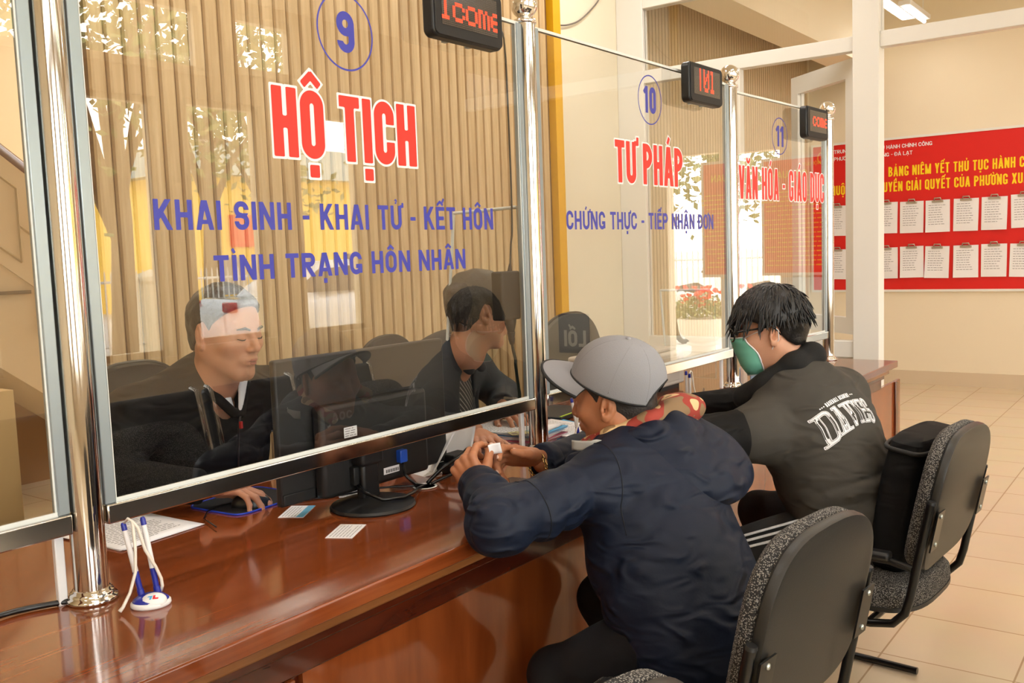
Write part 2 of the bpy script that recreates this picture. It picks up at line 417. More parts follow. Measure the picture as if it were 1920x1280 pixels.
def tile_material(name, c, grout, size, off=(0, 0), rough=.18):
    m = bpy.data.materials.new(name); m.use_nodes = True
    nt = m.node_tree; N = nt.nodes; L = nt.links; b = N['Principled BSDF']
    tc = N.new('ShaderNodeTexCoord'); mp = N.new('ShaderNodeMapping'); mp.inputs['Location'].default_value = (off[0], off[1], 0)
    L.new(tc.outputs['Object'], mp.inputs[0])
    br = N.new('ShaderNodeTexBrick'); br.offset = 0; br.inputs['Scale'].default_value = 1
    br.inputs['Brick Width'].default_value = size; br.inputs['Row Height'].default_value = size
    br.inputs['Mortar Size'].default_value = .0035; br.inputs['Mortar Smooth'].default_value = .3
    br.inputs['Color1'].default_value = c; br.inputs['Color2'].default_value = tuple(x * .96 for x in c[:3]) + (1,)
    br.inputs['Mortar'].default_value = grout
    L.new(mp.outputs[0], br.inputs['Vector'])
    nz = N.new('ShaderNodeTexNoise'); nz.inputs['Scale'].default_value = 5; nz.inputs['Detail'].default_value = 5; L.new(tc.outputs['Object'], nz.inputs['Vector'])
    mx = N.new('ShaderNodeMix'); mx.data_type = 'RGBA'; mx.blend_type = 'MULTIPLY'; mx.inputs['Factor'].default_value = .12
    L.new(br.outputs['Color'], mx.inputs['A']); L.new(nz.outputs['Color'], mx.inputs['B']); L.new(mx.outputs['Result'], b.inputs['Base Color'])
    b.inputs['Roughness'].default_value = rough
    return m
TILE = tile_material('cream_floor_tile', rgb(224, 205, 175), rgb(178, 150, 118), .4, (.03, .35))

def glass_material(name, tint, r0, haze=.0):
    """thin clear sheet: what lies behind shows through, the fresnel share mirrors the room"""
    m = bpy.data.materials.new(name); m.use_nodes = True
    nt = m.node_tree; N = nt.nodes; L = nt.links; N.clear()
    out = N.new('ShaderNodeOutputMaterial'); tr = N.new('ShaderNodeBsdfTransparent'); gl = N.new('ShaderNodeBsdfGlossy')
    tr.inputs[0].default_value = tint; gl.inputs['Roughness'].default_value = 0.0; gl.inputs[0].default_value = (1, 1, 1, 1)
    lw = N.new('ShaderNodeLayerWeight'); lw.inputs['Blend'].default_value = .5
    pw = N.new('ShaderNodeMath'); pw.operation = 'POWER'; pw.inputs[1].default_value = 4.0; L.new(lw.outputs['Facing'], pw.inputs[0])
    ma = N.new('ShaderNodeMath'); ma.operation = 'MULTIPLY_ADD'; ma.inputs[1].default_value = 1 - r0; ma.inputs[2].default_value = r0; ma.use_clamp = True
    L.new(pw.outputs[0], ma.inputs[0])
    mx = N.new('ShaderNodeMixShader'); L.new(ma.outputs[0], mx.inputs[0]); L.new(tr.outputs[0], mx.inputs[1]); L.new(gl.outputs[0], mx.inputs[2])
    L.new(mx.outputs[0], out.inputs[0])
    return m
GLASS = glass_material('clear_glass', (.965, .975, .965, 1), .125)
def clear_material(name, tint):
    m = bpy.data.materials.new(name); m.use_nodes = True; N = m.node_tree.nodes; N.clear()
    out = N.new('ShaderNodeOutputMaterial'); tr = N.new('ShaderNodeBsdfTransparent'); tr.inputs[0].default_value = tint
    m.node_tree.links.new(tr.outputs[0], out.inputs[0]); return m
CLEAR = clear_material('glass_rear_face', (.985, .99, .985, 1))
GEDGE = mat('glass_edge', rgb(176, 200, 200), .2, 0, spec=.8)
WINGLASS = glass_material('window_glass', (.97, .98, .97, 1), .06)

def pane_mesh(mb, lo, hi, axis, front):
    """sheet of glass: slot 0 mirrors (viewer's face), slot 1 clear rear face, slot 2 edges. axis = thin axis, front = -1/+1"""
    n0 = len(mb.f); mb.box(lo, hi)
    for i in range(n0, n0 + 6):
        f = mb.f[i]; p = [Vector(mb.v[k]) for k in f[:3]]; nn = (p[1] - p[0]).cross(p[2] - p[0]).normalized()
        c = nn[axis]
        mb.mi[i] = 2 if abs(c) < .5 else (0 if c * front > 0 else 1)

# ================================================================ setting
YB = 3.25      # slatted wall
XP = 5.7       # white glazed partition
XF = 9.5       # far wall with the notice board
YF = -3.4      # street facade
HC = 3.66      # ceiling
floor_o = MB().box((-5, YF - .2, -.12), (XF + .2, 9.5, 0)).build('floor', TILE)
struct(floor_o, 'cream tiled floor of the hall', 'floor')
ceil_o = MB().box((-5, YF - .2, HC), (XF + .2, 9.5, HC + .12)).build('ceiling', CEIL)
struct(ceil_o, 'plain cream ceiling of the hall', 'ceiling')

# slatted oak wall behind the clerks
mb = MB(); x0, x1 = 1.88, 4.86
mb.box((x0, YB + .02, 0), (x1, YB + .12, HC), mi=1)
x = x0; k = 0
while x < x1 - .03:
    w = .0625
    prof = [(0, .021), (.004, .006), (.012, 0), (w - .012, 0), (w - .004, .006), (w, .021)]
    V = [(x + a, YB + b, z) for z in (0, HC) for a, b in prof]; n = len(prof)
    mb.raw(V, [(i, i + 1, n + i + 1, n + i) for i in range(n - 1)], 0)
    x += .072; k += 1
wb = mb.build('wall_back', [OAK, GROOVE]); struct(wb, 'light oak slatted wall behind the clerks', 'wall')
t = MB().box((x1 - .005, YB - .03, 0), (x1 + .075, YB + .1, HC)).build('trim_1', YELLOW); struct(t, 'yellow upright trim at the end of the slatted wall', 'trim')
t = MB().box((x1 + .075, YB, 0), (XF, YB + .12, HC)).build('wall_side', CREAM2); struct(t, 'pale cream wall between the yellow trim and the partition', 'wall')
# far wall with opening towards the street side
mb = MB()
mb.box((XF, -.95, 0), (XF + .15, YB, HC)); mb.box((XF, YF, 2.4), (XF + .15, -.95, HC)); mb.box((XF, YF, 0), (XF + .15, -1.58, 2.4))
t = mb.build('wall_far', CREAM); struct(t, 'cream far wall carrying the red notice board', 'wall')
t = MB().box((XF - .012, -.95, 0), (XF, YB, .13)).build('baseboard_far', mat('baseboard_tile', rgb(212, 194, 168), .25)); struct(t, 'cream tile baseboard along the far wall', 'baseboard')
t = MB().box((-5.1, YF, 0), (-5, 9.5, HC)).build('wall_left', CREAM2); struct(t, 'cream wall behind the photographer', 'wall')
t = MB().box((-5, 9.4, 0), (XF, 9.5, HC)).build('wall_stair', CREAM2); struct(t, 'cream wall at the far end of the stair hall', 'wall')
# street facade: piers, lintels and sills round the openings
FAC = mat('facade_wall', rgb(206, 190, 164), .8)
OPEN = [(-4.2, -2.4, .65, 2.75), (-1.4, .6, .65, 2.75), (1.3, 3.1, .65, 2.75), (3.45, 4.46, .66, 2.75), (4.73, 5.5, .72, 2.78), (5.92, 6.72, .70, 2.8)]
TRANS = [(-4.2, .6, 3.0, 3.55), (1.3, 4.95, 3.0, 3.55), (5.28, 5.95, 3.06, 3.56)]
mb = MB(); y0, y1 = YF - .2, YF
def facade_row(ops, za, zb):
    x = -5.0
    for (a, b, c, d) in ops:
        mb.box((x, y0, za), (a, y1, zb)); x = b
        if c > za: mb.box((a, y0, za), (b, y1, c))
        if d < zb: mb.box((a, y0, d), (b, y1, zb))
    mb.box((x, y0, za), (XF, y1, zb))
facade_row(OPEN, 0, 2.88); facade_row(TRANS, 2.88, HC)
t = mb.build('wall_front', FAC); struct(t, 'street facade wall mirrored in the counter glass', 'wall')
WFR = mat('window_frame_beige', rgb(214, 200, 172), .4)
for i, (a, b, c, d) in enumerate(OPEN + TRANS):
    wl = 'beige framed %s street window, %s from the photographer end, mirrored in the glass' % (('lower', 'transom')[i >= len(OPEN)], ('first', 'second', 'third', 'fourth', 'fifth', 'sixth')[i if i < len(OPEN) else i - len(OPEN)])
    t = thing('window_%d' % (i + 1), wl, 'window', ((a + b) / 2, YF - .1, c), kind='structure')
    m2 = MB(); w = .05
    m2.box((a, YF - .14, c), (a + w, YF - .06, d)).box((b - w, YF - .14, c), (b, YF - .06, d)).box((a, YF - .14, c), (b, YF - .06, c + w)).box((a, YF - .14, d - w), (b, YF - .06, d))
    m2.box((a - .03, YF - .02, c - .035), (b + .03, YF + .05, c))
    m2.build('window_frame', WFR, t)
    m3 = MB(); pane_mesh(m3, (a + w, YF - .102, c + w), (b - w, YF - .098, d - w), 1, 1)
    m3.build('window_pane', [WINGLASS, CLEAR, GEDGE], t)

# white glazed partition across the hall at the end of the counter
pt = thing('window_20', 'white framed glazed partition standing behind the end of the counter', 'partition', (XP, 2.4, 0), kind='structure')
def bar(y0, z0, y1, z1, x0=XP - .035, x1=XP + .035, nm='frame_bar'):
    return MB().box((x0, y0, z0), (x1, y1, z1)).build(nm, FRAMEW, pt, bevel=.004)
bar(3.05, 0, YB - .001, HC, nm='frame_post'); bar(1.53, 0, 1.68, HC, XP - .05, XP + .06, nm='frame_post'); bar(2.375, .72, 2.405, 2.5, nm='frame_mullion')
bar(1.68, 2.49, 3.05, 2.575); bar(1.68, 2.975, 3.05, 3.05); bar(-1.2, 2.49, 1.53, 2.58); bar(-1.2, 2.99, 1.53, 3.05)
bar(1.68, .70, 3.05, .80); bar(1.68, 0, 3.05, .08)
MB().box((XP - .012, 1.68, .08), (XP + .012, 3.05, .70)).build('lower_panel', WHITE, pt)
for nm, a, b, c, d in (('pane', 2.405, 3.05, .80, 2.49), ('transom_pane', 1.68, 3.05, 2.575, 2.975), ('transom_pane', -1.2, 1.53, 2.58, 2.99)):
    m3 = MB(); pane_mesh(m3, (XP - .003, a, c), (XP + .003, b, d), 0, -1); m3.build(nm, [WINGLASS, CLEAR, GEDGE], pt)
MB().box((XP - .03, -1.2, 3.05), (XP + .03, YB, HC)).build('top_panel', CEIL, pt)
# casement leaf, hinged on the thick post and swung away
lf = thing('window_21', 'white casement leaf swung open behind the partition post', 'window', (XP + .07, 1.69, .82), kind='structure')
ca = math.radians(38)
Ml = Matrix.Translation((XP + .07, 1.69, 0)) @ Matrix.Rotation(-ca, 4, 'Z')
def lbox(a, b, c, d, nm, m=FRAMEW, th=.025):
    m2 = MB().box((-th, a, c), (th, b, d), Ml); return m2.build(nm, m, lf)
W = .66
lbox(0, .075, .83, 2.47, 'sash_bar'); lbox(W - .075, W, .83, 2.47, 'sash_bar'); lbox(.075, W - .075, 2.36, 2.47, 'sash_bar'); lbox(.075, W - .075, .83, .93, 'sash_bar')
m3 = MB(); m3.box((-.003, .075, .93), (.003, W - .075, 2.36), Ml); m3.build('pane', CLEAR, lf)
# beam and ribbed soffit beyond
t = MB().box((XP + .05, 2.55, 3.0), (XF, 2.85, HC)).build('ceiling_beam', CEIL); struct(t, 'cream ceiling beam beyond the partition', 'beam')
RIB = mat('ribbed_panel', rgb(206, 186, 152), .6)
mb = MB()
for i in range(int((XF - XP - .1) / .05)):
    xx = XP + .05 + i * .05
    mb.box((xx, YB - .02, 0), (xx + .042, YB, HC))
for i in range(8): mb.box((XP + .05, 2.86 + i * .05, HC - .24), (XF, 2.895 + i * .05, HC - .2))
t = mb.build('wall_ribbed', RIB); struct(t, 'ribbed beige panelling on the wall beyond the partition', 'wall')
mb = MB().box((XF - .03, -.93, .0), (XF - .013, .1, 1.04)); t = mb.build('wall_dado', mat('pale_blue_paint', rgb(204, 222, 236), .5)); struct(t, 'pale blue wall panel below the red poster', 'wall')
# ================================================================ counter
ct = thing('countertop', 'long glossy red-brown wooden countertop of the service desk', 'countertop', (2.3, 1.8, .725))
XA, XE = -1.2, 5.12
MB().box((XA, 1.29, .725), (XE, 2.28, .76)).build('top_board', COUNTERW, ct, bevel=.004)
MB().box((XA, 1.325, .69), (XE - .03, 1.36, .725)).build('edge_moulding', wood('moulding_wood', rgb(112, 66, 32), rgb(150, 96, 54), 0, 2, .25, stretch=10), ct, bevel=.006)
cb = thing('counter_base', 'red-brown panelled wooden base under the countertop', 'counter', (2.3, 1.8, 0))
MB().box((XA, 1.385, 0), (XE - .06, 1.75, .69)).build('carcass', DARKW, cb)
MB().box((XA, 1.36, .61), (XE - .05, 1.40, .665)).build('top_rail', DARKW, cb, bevel=.004)
MB().box((XA, 1.345, .665), (XE - .05, 1.40, .69)).build('top_rail', DARKW, cb, bevel=.004)
MB().box((XA, 1.36, 0), (XE - .05, 1.40, .09)).build('plinth', DARKW, cb, bevel=.004)
x = -1.13
for k in range(5):
    a = x + k * 1.5 - .02
    # fluted pilaster and a pair of panels with a stile per bay
    for q in range(5):
        MB().box((a + .66 + q * .018, 1.352, .09), (a + .674 + q * .018, 1.39, .61)).build('fluting', DARKW if q % 2 else PANELW, cb, bevel=.002) if 0 < k < 4 else None
    if a + .05 > XE - .1: break
    for (p, q2) in ((a - .72, a + .51), (a + .56, a + .64)):
        if k > 0: MB().box((p, 1.372, .09), (q2, 1.39, .61)).build('panel', PANELW, cb)
    if k > 0: MB().box((a + .51, 1.36, .09), (a + .56, 1.39, .61)).build('stile', DARKW, cb, bevel=.003)

# ================================================================ posts
PX = [(.905, 1.70), (2.405, 1.70), (3.92, 1.69), (5.03, 1.625)]
PZ = [2.10, 2.09, 2.075, 2.03]
PL = ['thick polished steel post closest to the camera, beside the pen holder', 'ball-topped steel post just beyond the HỘ TỊCH screen',
      'ball-topped steel post between the TƯ PHÁP and VĂN HÓA screens', 'ball-topped steel post at the far end of the counter']
for i, ((px, py), pz) in enumerate(zip(PX, PZ)):
    t = thing('steel_post', PL[i], 'post', (px, py, .76), group='steel posts along the counter')
    MB().lathe([(.0315, 0), (.0315, pz - .76)], (px, py, .76), 40).build('tube', STEEL, t, smooth='auto')
    MB().lathe([(.046, 0), (.0475, .004), (.046, .009), (.0405, .0105), (.0405, .016), (.0385, .0195), (.0345, .021), (.0345, .0245), (.0315, .0255)], (px, py, .76), 40).build('flange', STEEL, t, smooth=True)
    pr = [(.036, 0), (.037, .006), (.034, .012), (.02, .014), (.018, .02)] + [(.042 * math.cos(a), .058 + .042 * math.sin(a)) for a in np.linspace(-1.1, PI / 2, 14)]
    MB().lathe(pr, (px, py, pz), 36).build('ball_finial', CHROME if i else STEEL, t, smooth=True)

# ================================================================ glass panels with sticker lettering
ZB, ZT = .938, 2.08
GL = [(-.75, .862, 1.70, 1.70), (.948, 2.362, 1.70, 1.70), (2.448, 3.875, 1.70, 1.69), (3.962, 4.99, 1.69, 1.63)]
GLAB = ['clear glass screen at the left edge, without lettering', 'large clear glass screen lettered HỘ TỊCH under a circled 9', 'clear glass screen lettered TƯ PHÁP under a circled 10', 'small clear glass screen lettered VĂN HÓA - GIÁO DỤC']
TRIM = mat('pale_trim', rgb(226, 230, 226), .35)
SEAL = mat('grey_channel', rgb(160, 172, 178), .3, .5)
panels = []
for i, (a, b, ya, yb) in enumerate(GL):
    ang = math.atan2(yb - ya, b - a); Lg = math.hypot(b - a, yb - ya)
    t = thing('glass_panel', GLAB[i], 'glass screen', (a, ya, ZB), group='glass screens along the counter')
    zt = ZT - (.0, 0, 0, .02)[i]; zb = ZB - (0, 0, 0, .02)[i]
    Mg = Matrix.Translation((a, ya, 0)) @ Matrix.Rotation(ang, 4, 'Z')
    m2 = MB(); pane_mesh(m2, (.004, -.004, zb), (Lg - .004, .004, zt), 1, -1); m2.v = [tuple(Mg @ Vector(p)) for p in m2.v]
    m2.build('pane', [GLASS, CLEAR, GEDGE], t)
    MB().box((-.0085, -.0175, zb - .038), (Lg + .0085, .0175, zb), Mg).build('bottom_rail', BRUSH, t, bevel=.003)
    MB().box((0, -.008, zb), (Lg, -.0045, zb + .008), Mg).build('sealant', TRIM, t)
    MB().box((0, -.007, zt), (Lg, .007, zt + .009), Mg).build('top_trim', TRIM, t)
    for q in (0, 1):
        xa = (-.0085, Lg - .0145)[q]
        MB().box((xa, -.011, zb), (xa + .023, .011, zt + .005), Mg).build('side_channel', SEAL, t, bevel=.002)
        xb = (.011, Lg - .018)[q]
        MB().box((xb, -.0065, zb), (xb + .007, -.0042, zt), Mg).build('edge_strip', TRIM, t)
    panels.append((t, Mg, Lg, a))

def sticker(i, name, s, x0, x1, z0, cap, col, tw, gap, outline=0.0):
    t, Mg, Lg, a = panels[i]
    def pl(off, yy, m, nm):
        mb = MB(); letter_mesh(mb, s, Mg @ Vector((x0 - a, yy, z0)), Mg.to_3x3() @ Vector((1, 0, 0)), (0, 0, 1), x1 - x0, cap, off, t=tw, gap=gap)
        return mb.build(nm, m, t)
    if outline: pl(outline, -.0046, LWHITE, name + '_outline')
    return pl(0, -.0052, col, name)
def number(i, s, cx, cz, r, w, h):
    t, Mg, Lg, a = panels[i]
    mb = MB()
    n = 64
    for k in range(n):
        a0, a1 = 2 * PI * k / n, 2 * PI * (k + 1) / n
        V = [Mg @ Vector((cx - a + rr * math.cos(q), -.0052, cz + rr * math.sin(q))) for q in (a0, a1) for rr in (r - .003, r + .0015)]
        mb.raw(V, [(0, 2, 3, 1)])
    mb.build('number_ring', LBLUE, t)
    mb = MB(); letter_mesh(mb, s, Mg @ Vector((cx - a - w / 2, -.0052, cz - h / 2)), Mg.to_3x3() @ Vector((1, 0, 0)), (0, 0, 1), w, h, t=h * .2, gap=h * .13)
    mb.build('number', LBLUE, t)
sticker(1, 'red_lettering', 'HỘ TỊCH', 1.404, 1.880, 1.630, .158, LRED, .0295, .0105, .0055)
sticker(1, 'blue_lettering', 'KHAI SINH - KHAI TỬ - KẾT HÔN', 1.090, 2.202, 1.464, .062, LBLUE, .0115, .0085)
sticker(1, 'blue_lettering', 'TÌNH TRẠNG HÔN NHÂN', 1.224, 2.066, 1.354, .056, LBLUE, .0115, .0085)
number(1, '9', 1.643, 1.941, .091, .058, .098)
sticker(2, 'red_lettering', 'TƯ PHÁP', 2.920, 3.445, 1.631, .150, LRED, .0275, .0115, .0055)
sticker(2, 'blue_lettering', 'CHỨNG THỰC - TIẾP NHẬN ĐƠN', 2.596, 3.722, 1.464, .062, LBLUE, .0115, .0085)
number(2, '10', 3.186, 1.945, .090, .092, .098)
sticker(3, 'red_lettering', 'VĂN HÓA - GIÁO DỤC', 3.995, 4.975, 1.60, .148, LRED, .0205, .0125, .005)
number(3, '11', 4.43, 1.905, .086, .082, .098)

# ================================================================ LED signs on top of the screens
FONT = {  # 7-row dot patterns
 'l': ['01100','00100','00100','00100','00100','00100','01110'], 'c': ['00000','00000','01110','10001','10000','10001','01110'],
 'o': ['00000','00000','01110','10001','10001','10001','01110'], 'm': ['00000','00000','11010','10101','10101','10101','10101'],
 'e': ['00000','00000','01110','10001','11111','10000','01110'], '0': ['01110','10001','10011','10101','11001','10001','01110'],
 '1': ['00100','01100','00100','00100','00100','00100','01110'], 'T': ['11111','00100','00100','00100','00100','00100','00100']}
DOTOFF = mat('unlit_dot', rgb(112, 104, 98), .5)
DOTON = mat('red_led_dot', (.9, .05, .02, 1), .4, emit=((1, .045, .015, 1), 2.6))
SCREEN = mat('smoked_screen', rgb(38, 34, 33), .12, coat=.6)
def led_sign(label, c, rz, txt, rows, scale, w=.30, h=.155):
    t = thing('led_sign', label, 'LED display', c, group='red LED signs on the glass screens')
    Ms = Matrix.Translation(c) @ Matrix.Rotation(rz, 4, 'Z')
    def rr(w, h, r, n=6):
        P = []
        for sx, sz, a0 in ((1, 1, 0), (-1, 1, PI / 2), (-1, -1, PI), (1, -1, 1.5 * PI)):
            for k in range(n + 1):
                a = a0 + PI / 2 * k / n; P.append((sx * (w / 2 - r) + r * math.cos(a), sz * (h / 2 - r) + r * math.sin(a)))
        return P
    Mx = Ms @ Matrix.Rotation(PI / 2, 4, 'X')      # local z -> -y (towards the viewer)
    MB().prism(rr(w, h, .022), Mx @ Matrix.Translation((0, 0, -.02)), .038).build('housing', BLACKP, t, bevel=.006)
    MB().prism(rr(w * .97, h * .94, .018), Mx @ Matrix.Translation((0, 0, .0185)), .004).build('bezel', MATTEB, t, bevel=.003)
    sw, sh = w * .80, h * .66
    MB().prism(rr(sw, sh, .003), Mx @ Matrix.Translation((0, .006, .0225)), .0008).build('screen', SCREEN, t)
    nc, nr = 48, 24; p = sw / nc; on = set()
    col = txt[1]
    for ch in txt[0]:
        pat = FONT.get(ch)
        if pat is None: col += 2; continue
        for r_, row in enumerate(pat):
            for q, v in enumerate(row):
                if v == '1':
                    for dx in range(scale[0]):
                        for dz in range(scale[1]): on.add((col + q * scale[0] + dx, rows + (6 - r_) * scale[1] + dz))
        col += 6 * scale[0] - (1 if scale[0] > 1 else 0)
    a, b = MB(), MB()
    for i in range(nc):
        for j in range(int(sh / p)):
            lit = (i, j) in on
            q = a if lit else b; s = p * (.44 if lit else .22)
            cx, cz = -sw / 2 + (i + .5) * p, -sh / 2 + (j + .5) * p + .006
            y = -.0236 if not lit else -.0239
            q.raw([Ms @ Vector((cx + dx * s, y, cz + dz * s)) for dx, dz in ((-1, -1), (1, -1), (1, 1), (-1, 1))], [(0, 1, 2, 3)])
    b.build('unlit_dots', DOTOFF, t); a.build('lit_dots', DOTON, t)
    for sx in (-.05, .05):
        MB().box((sx - .008, .018, -.075), (sx + .008, .036, -.03), Ms).build('bracket', SEAL, t)
    return t
led_sign('black LED sign reading lcome in red above the HỘ TỊCH glass', (2.053, 1.655, 2.045), .0, ('lcome', -2), 3, (2, 2))
led_sign('black LED sign with red digits above the TƯ PHÁP glass', (3.545, 1.645, 2.035), -.02, ('T01', 6), 3, (2, 3), .29)
led_sign('smallest black LED sign, reading come, above the VĂN HÓA glass', (4.745, 1.60, 1.985), -.04, ('come', 8), 6, (2, 2), .28)
# ================================================================ chairs
def fleck(name, dark, light, sc):
    m = bpy.data.materials.new(name); m.use_nodes = True; N = m.node_tree.nodes; L = m.node_tree.links; b = N['Principled BSDF']
    tc = N.new('ShaderNodeTexCoord'); v = N.new('ShaderNodeTexVoronoi'); v.inputs['Scale'].default_value = sc; L.new(tc.outputs['Object'], v.inputs['Vector'])
    cr = N.new('ShaderNodeValToRGB'); cr.color_ramp.elements[0].position = .28; cr.color_ramp.elements[0].color = light; cr.color_ramp.elements[1].position = .5; cr.color_ramp.elements[1].color = dark
    L.new(v.outputs['Distance'], cr.inputs[0]); L.new(cr.outputs[0], b.inputs['Base Color']); b.inputs['Roughness'].default_value = .9
    bp = N.new('ShaderNodeBump'); bp.inputs['Strength'].default_value = .4; bp.inputs['Distance'].default_value = .003; L.new(v.outputs['Distance'], bp.inputs['Height']); L.new(bp.outputs[0], b.inputs['Normal'])
    return m
FABRIC = fleck('grey_fleck_fabric', rgb(38, 36, 35), rgb(150, 146, 140), 330)
FABRICD = mat('dark_mesh_fabric', rgb(40, 40, 41), .9, var=.3, vscale=300, bump=.2, bscale=400)
SHELL = mat('chair_shell', rgb(36, 35, 33), .40, var=.12, vscale=5, bump=.04, bscale=300)
TUBE = mat('black_tube', rgb(14, 14, 15), .28)
SCREW = mat('screw', rgb(196, 204, 200), .3, .8)
def superform(w, h, n=40, p=2.6, top=1.0):
    P = []
    for k in range(n):
        a = 2 * PI * k / n; c, s = math.cos(a), math.sin(a)
        P.append((w / 2 * math.copysign(abs(c) ** (2 / p), c), h / 2 * math.copysign(abs(s) ** (2 / (p + (1.2 if s < 0 else 0))), s)))
    return P
def cushion(mb, P, M, lay, bend=0.0):
    """stack of scaled copies of outline P along local z; bend curves it about local y"""
    n = len(P); V = []; F = []
    for sc, z in lay:
        for x, y in P: V.append(M @ Vector((x * sc[0], y * sc[1], z - bend * x * x)))
    m = len(lay)
    for i in range(m - 1):
        for k in range(n): F.append((i * n + k, i * n + (k + 1) % n, (i + 1) * n + (k + 1) % n, (i + 1) * n + k))
    F.append(tuple(range(n - 1, -1, -1))); F.append(tuple((m - 1) * n + k for k in range(n)))
    return mb.raw(V, F)
def visitor_chair(label, x, y, rz):
    """faces +Y; origin on the floor under the seat's back edge"""
    t = thing('visitor_chair', label, 'chair', (x, y, 0), group='visitor chairs at the counter'); T0 = Matrix.Translation((x, y, 0)) @ Matrix.Rotation(rz, 4, 'Z')
    tilt = math.radians(12)
    # local back frame: x right, y up along back, z towards the sitter
    Mb_ = T0 @ Matrix.Translation((0, -.035, .675)) @ Matrix.Rotation(tilt, 4, 'X') @ Matrix(((-1, 0, 0, 0), (0, 0, 1, 0), (0, 1, 0, 0), (0, 0, 0, 1)))
    P = superform(.465, .40, 56, 3.3)
    mb = MB(); cushion(mb, P, Mb_, [((.93, .93), -.016), ((.985, .985), -.014), ((1, 1), -.006), ((1, 1), .004), ((.97, .97), .010)], .25)
    mb.build('backrest_shell', SHELL, t, smooth='auto')
    mb = MB(); cushion(mb, P, Mb_, [((.96, .96), .008), ((.99, .99), .016), ((.985, .985), .034), ((.93, .93), .046), ((.8, .8), .053), ((.4, .4), .056)], .25)
    mb.build('backrest_cushion', FABRIC, t, smooth='auto')
    S = superform(.46, .45, 44, 3.2); Ms = T0 @ Matrix.Translation((0, .215, .385))
    mb = MB(); cushion(mb, S, Ms, [((.93, .93), -.02), ((1, 1), -.012), ((1, 1), 0)]); mb.build('seat_pan', SHELL, t, smooth='auto')
    mb = MB(); cushion(mb, S, Ms, [((.985, .985), -.004), ((1.0, 1.0), .012), ((.99, .99), .035), ((.92, .92), .055), ((.7, .7), .064)]); mb.build('seat_cushion', FABRIC, t, smooth='auto')
    for sx in (-1, 1):
        xx = sx * .252
        pts = [(xx, -.058, .705), (xx, -.042, .63), (xx, -.022, .53), (xx, -.005, .44), (xx, .008, .395), (xx, .04, .36), (xx, .10, .348), (xx, .36, .348), (xx, .41, .335), (xx, .44, .30), (xx, .445, .24), (xx, .445, .06), (xx, .43, .025), (xx, .39, .013), (xx, .3, .013), (xx, .13, .013)]
        MB().tube([T0 @ Vector(p) for p in pts], .0115, 12).build('frame_tube', TUBE, t, smooth='auto')
        MB().tube([T0 @ Vector((xx, -.058, .7035)), T0 @ Vector((xx, -.0595, .7105))], [.0122, .0105], 12).build('tube_cap', BLACKP, t, smooth='auto')
        MB().box((xx - (.062 if sx > 0 else -.004), -.003, -.055), (xx + (-.004 if sx > 0 else .062), .001, .055), T0 @ Matrix.Translation((0, -.062, .625)) @ Matrix.Rotation(math.radians(11), 4, 'X')).build('bracket_plate', TUBE, t)
        for zz in (.588, .665):
            MB().lathe([(.0065, 0), (.0058, .0035), (0, .005)], M=T0 @ Matrix.Translation((xx - sx * .032, -.0645 - (zz - .625) * .19, zz)) @ Matrix.Rotation(PI / 2, 4, 'X'), n=10).build('screw', SCREW, t, smooth=True)
        MB().tube([T0 @ Vector(p) for p in [(xx, -.01, .52), (xx, .05, .532), (xx, .27, .532), (xx, .325, .50), (xx, .34, .44), (xx, .34, .348)]], .010, 10).build('arm_tube', TUBE, t, smooth='auto')
        MB().box((xx - .02, .045, .533), (xx + .02, .27, .556), T0).build('armrest', BLACKP, t, bevel=.008)
    MB().tube([T0 @ Vector(p) for p in [(-.252, .43, .020), (.252, .43, .020)]], .0115, 10).build('floor_bar', TUBE, t, smooth='auto')
    for sx in (-.2, .2):
        MB().tube([T0 @ Vector(p) for p in [(-.252, .1 if sx < 0 else .34, .353), (.252, .1 if sx < 0 else .34, .353)]], .011, 8).build('seat_bar', TUBE, t, smooth='auto')
    return t
visitor_chair('black visitor chair at the bottom edge, only its back top showing', .865, .612, math.radians(-2))
visitor_chair('black visitor chair directly behind the man in the grey cap', 1.724, .640, math.radians(-6))
visitor_chair('black visitor chair holding the black bag, behind the masked man', 2.802, .598, math.radians(-4))

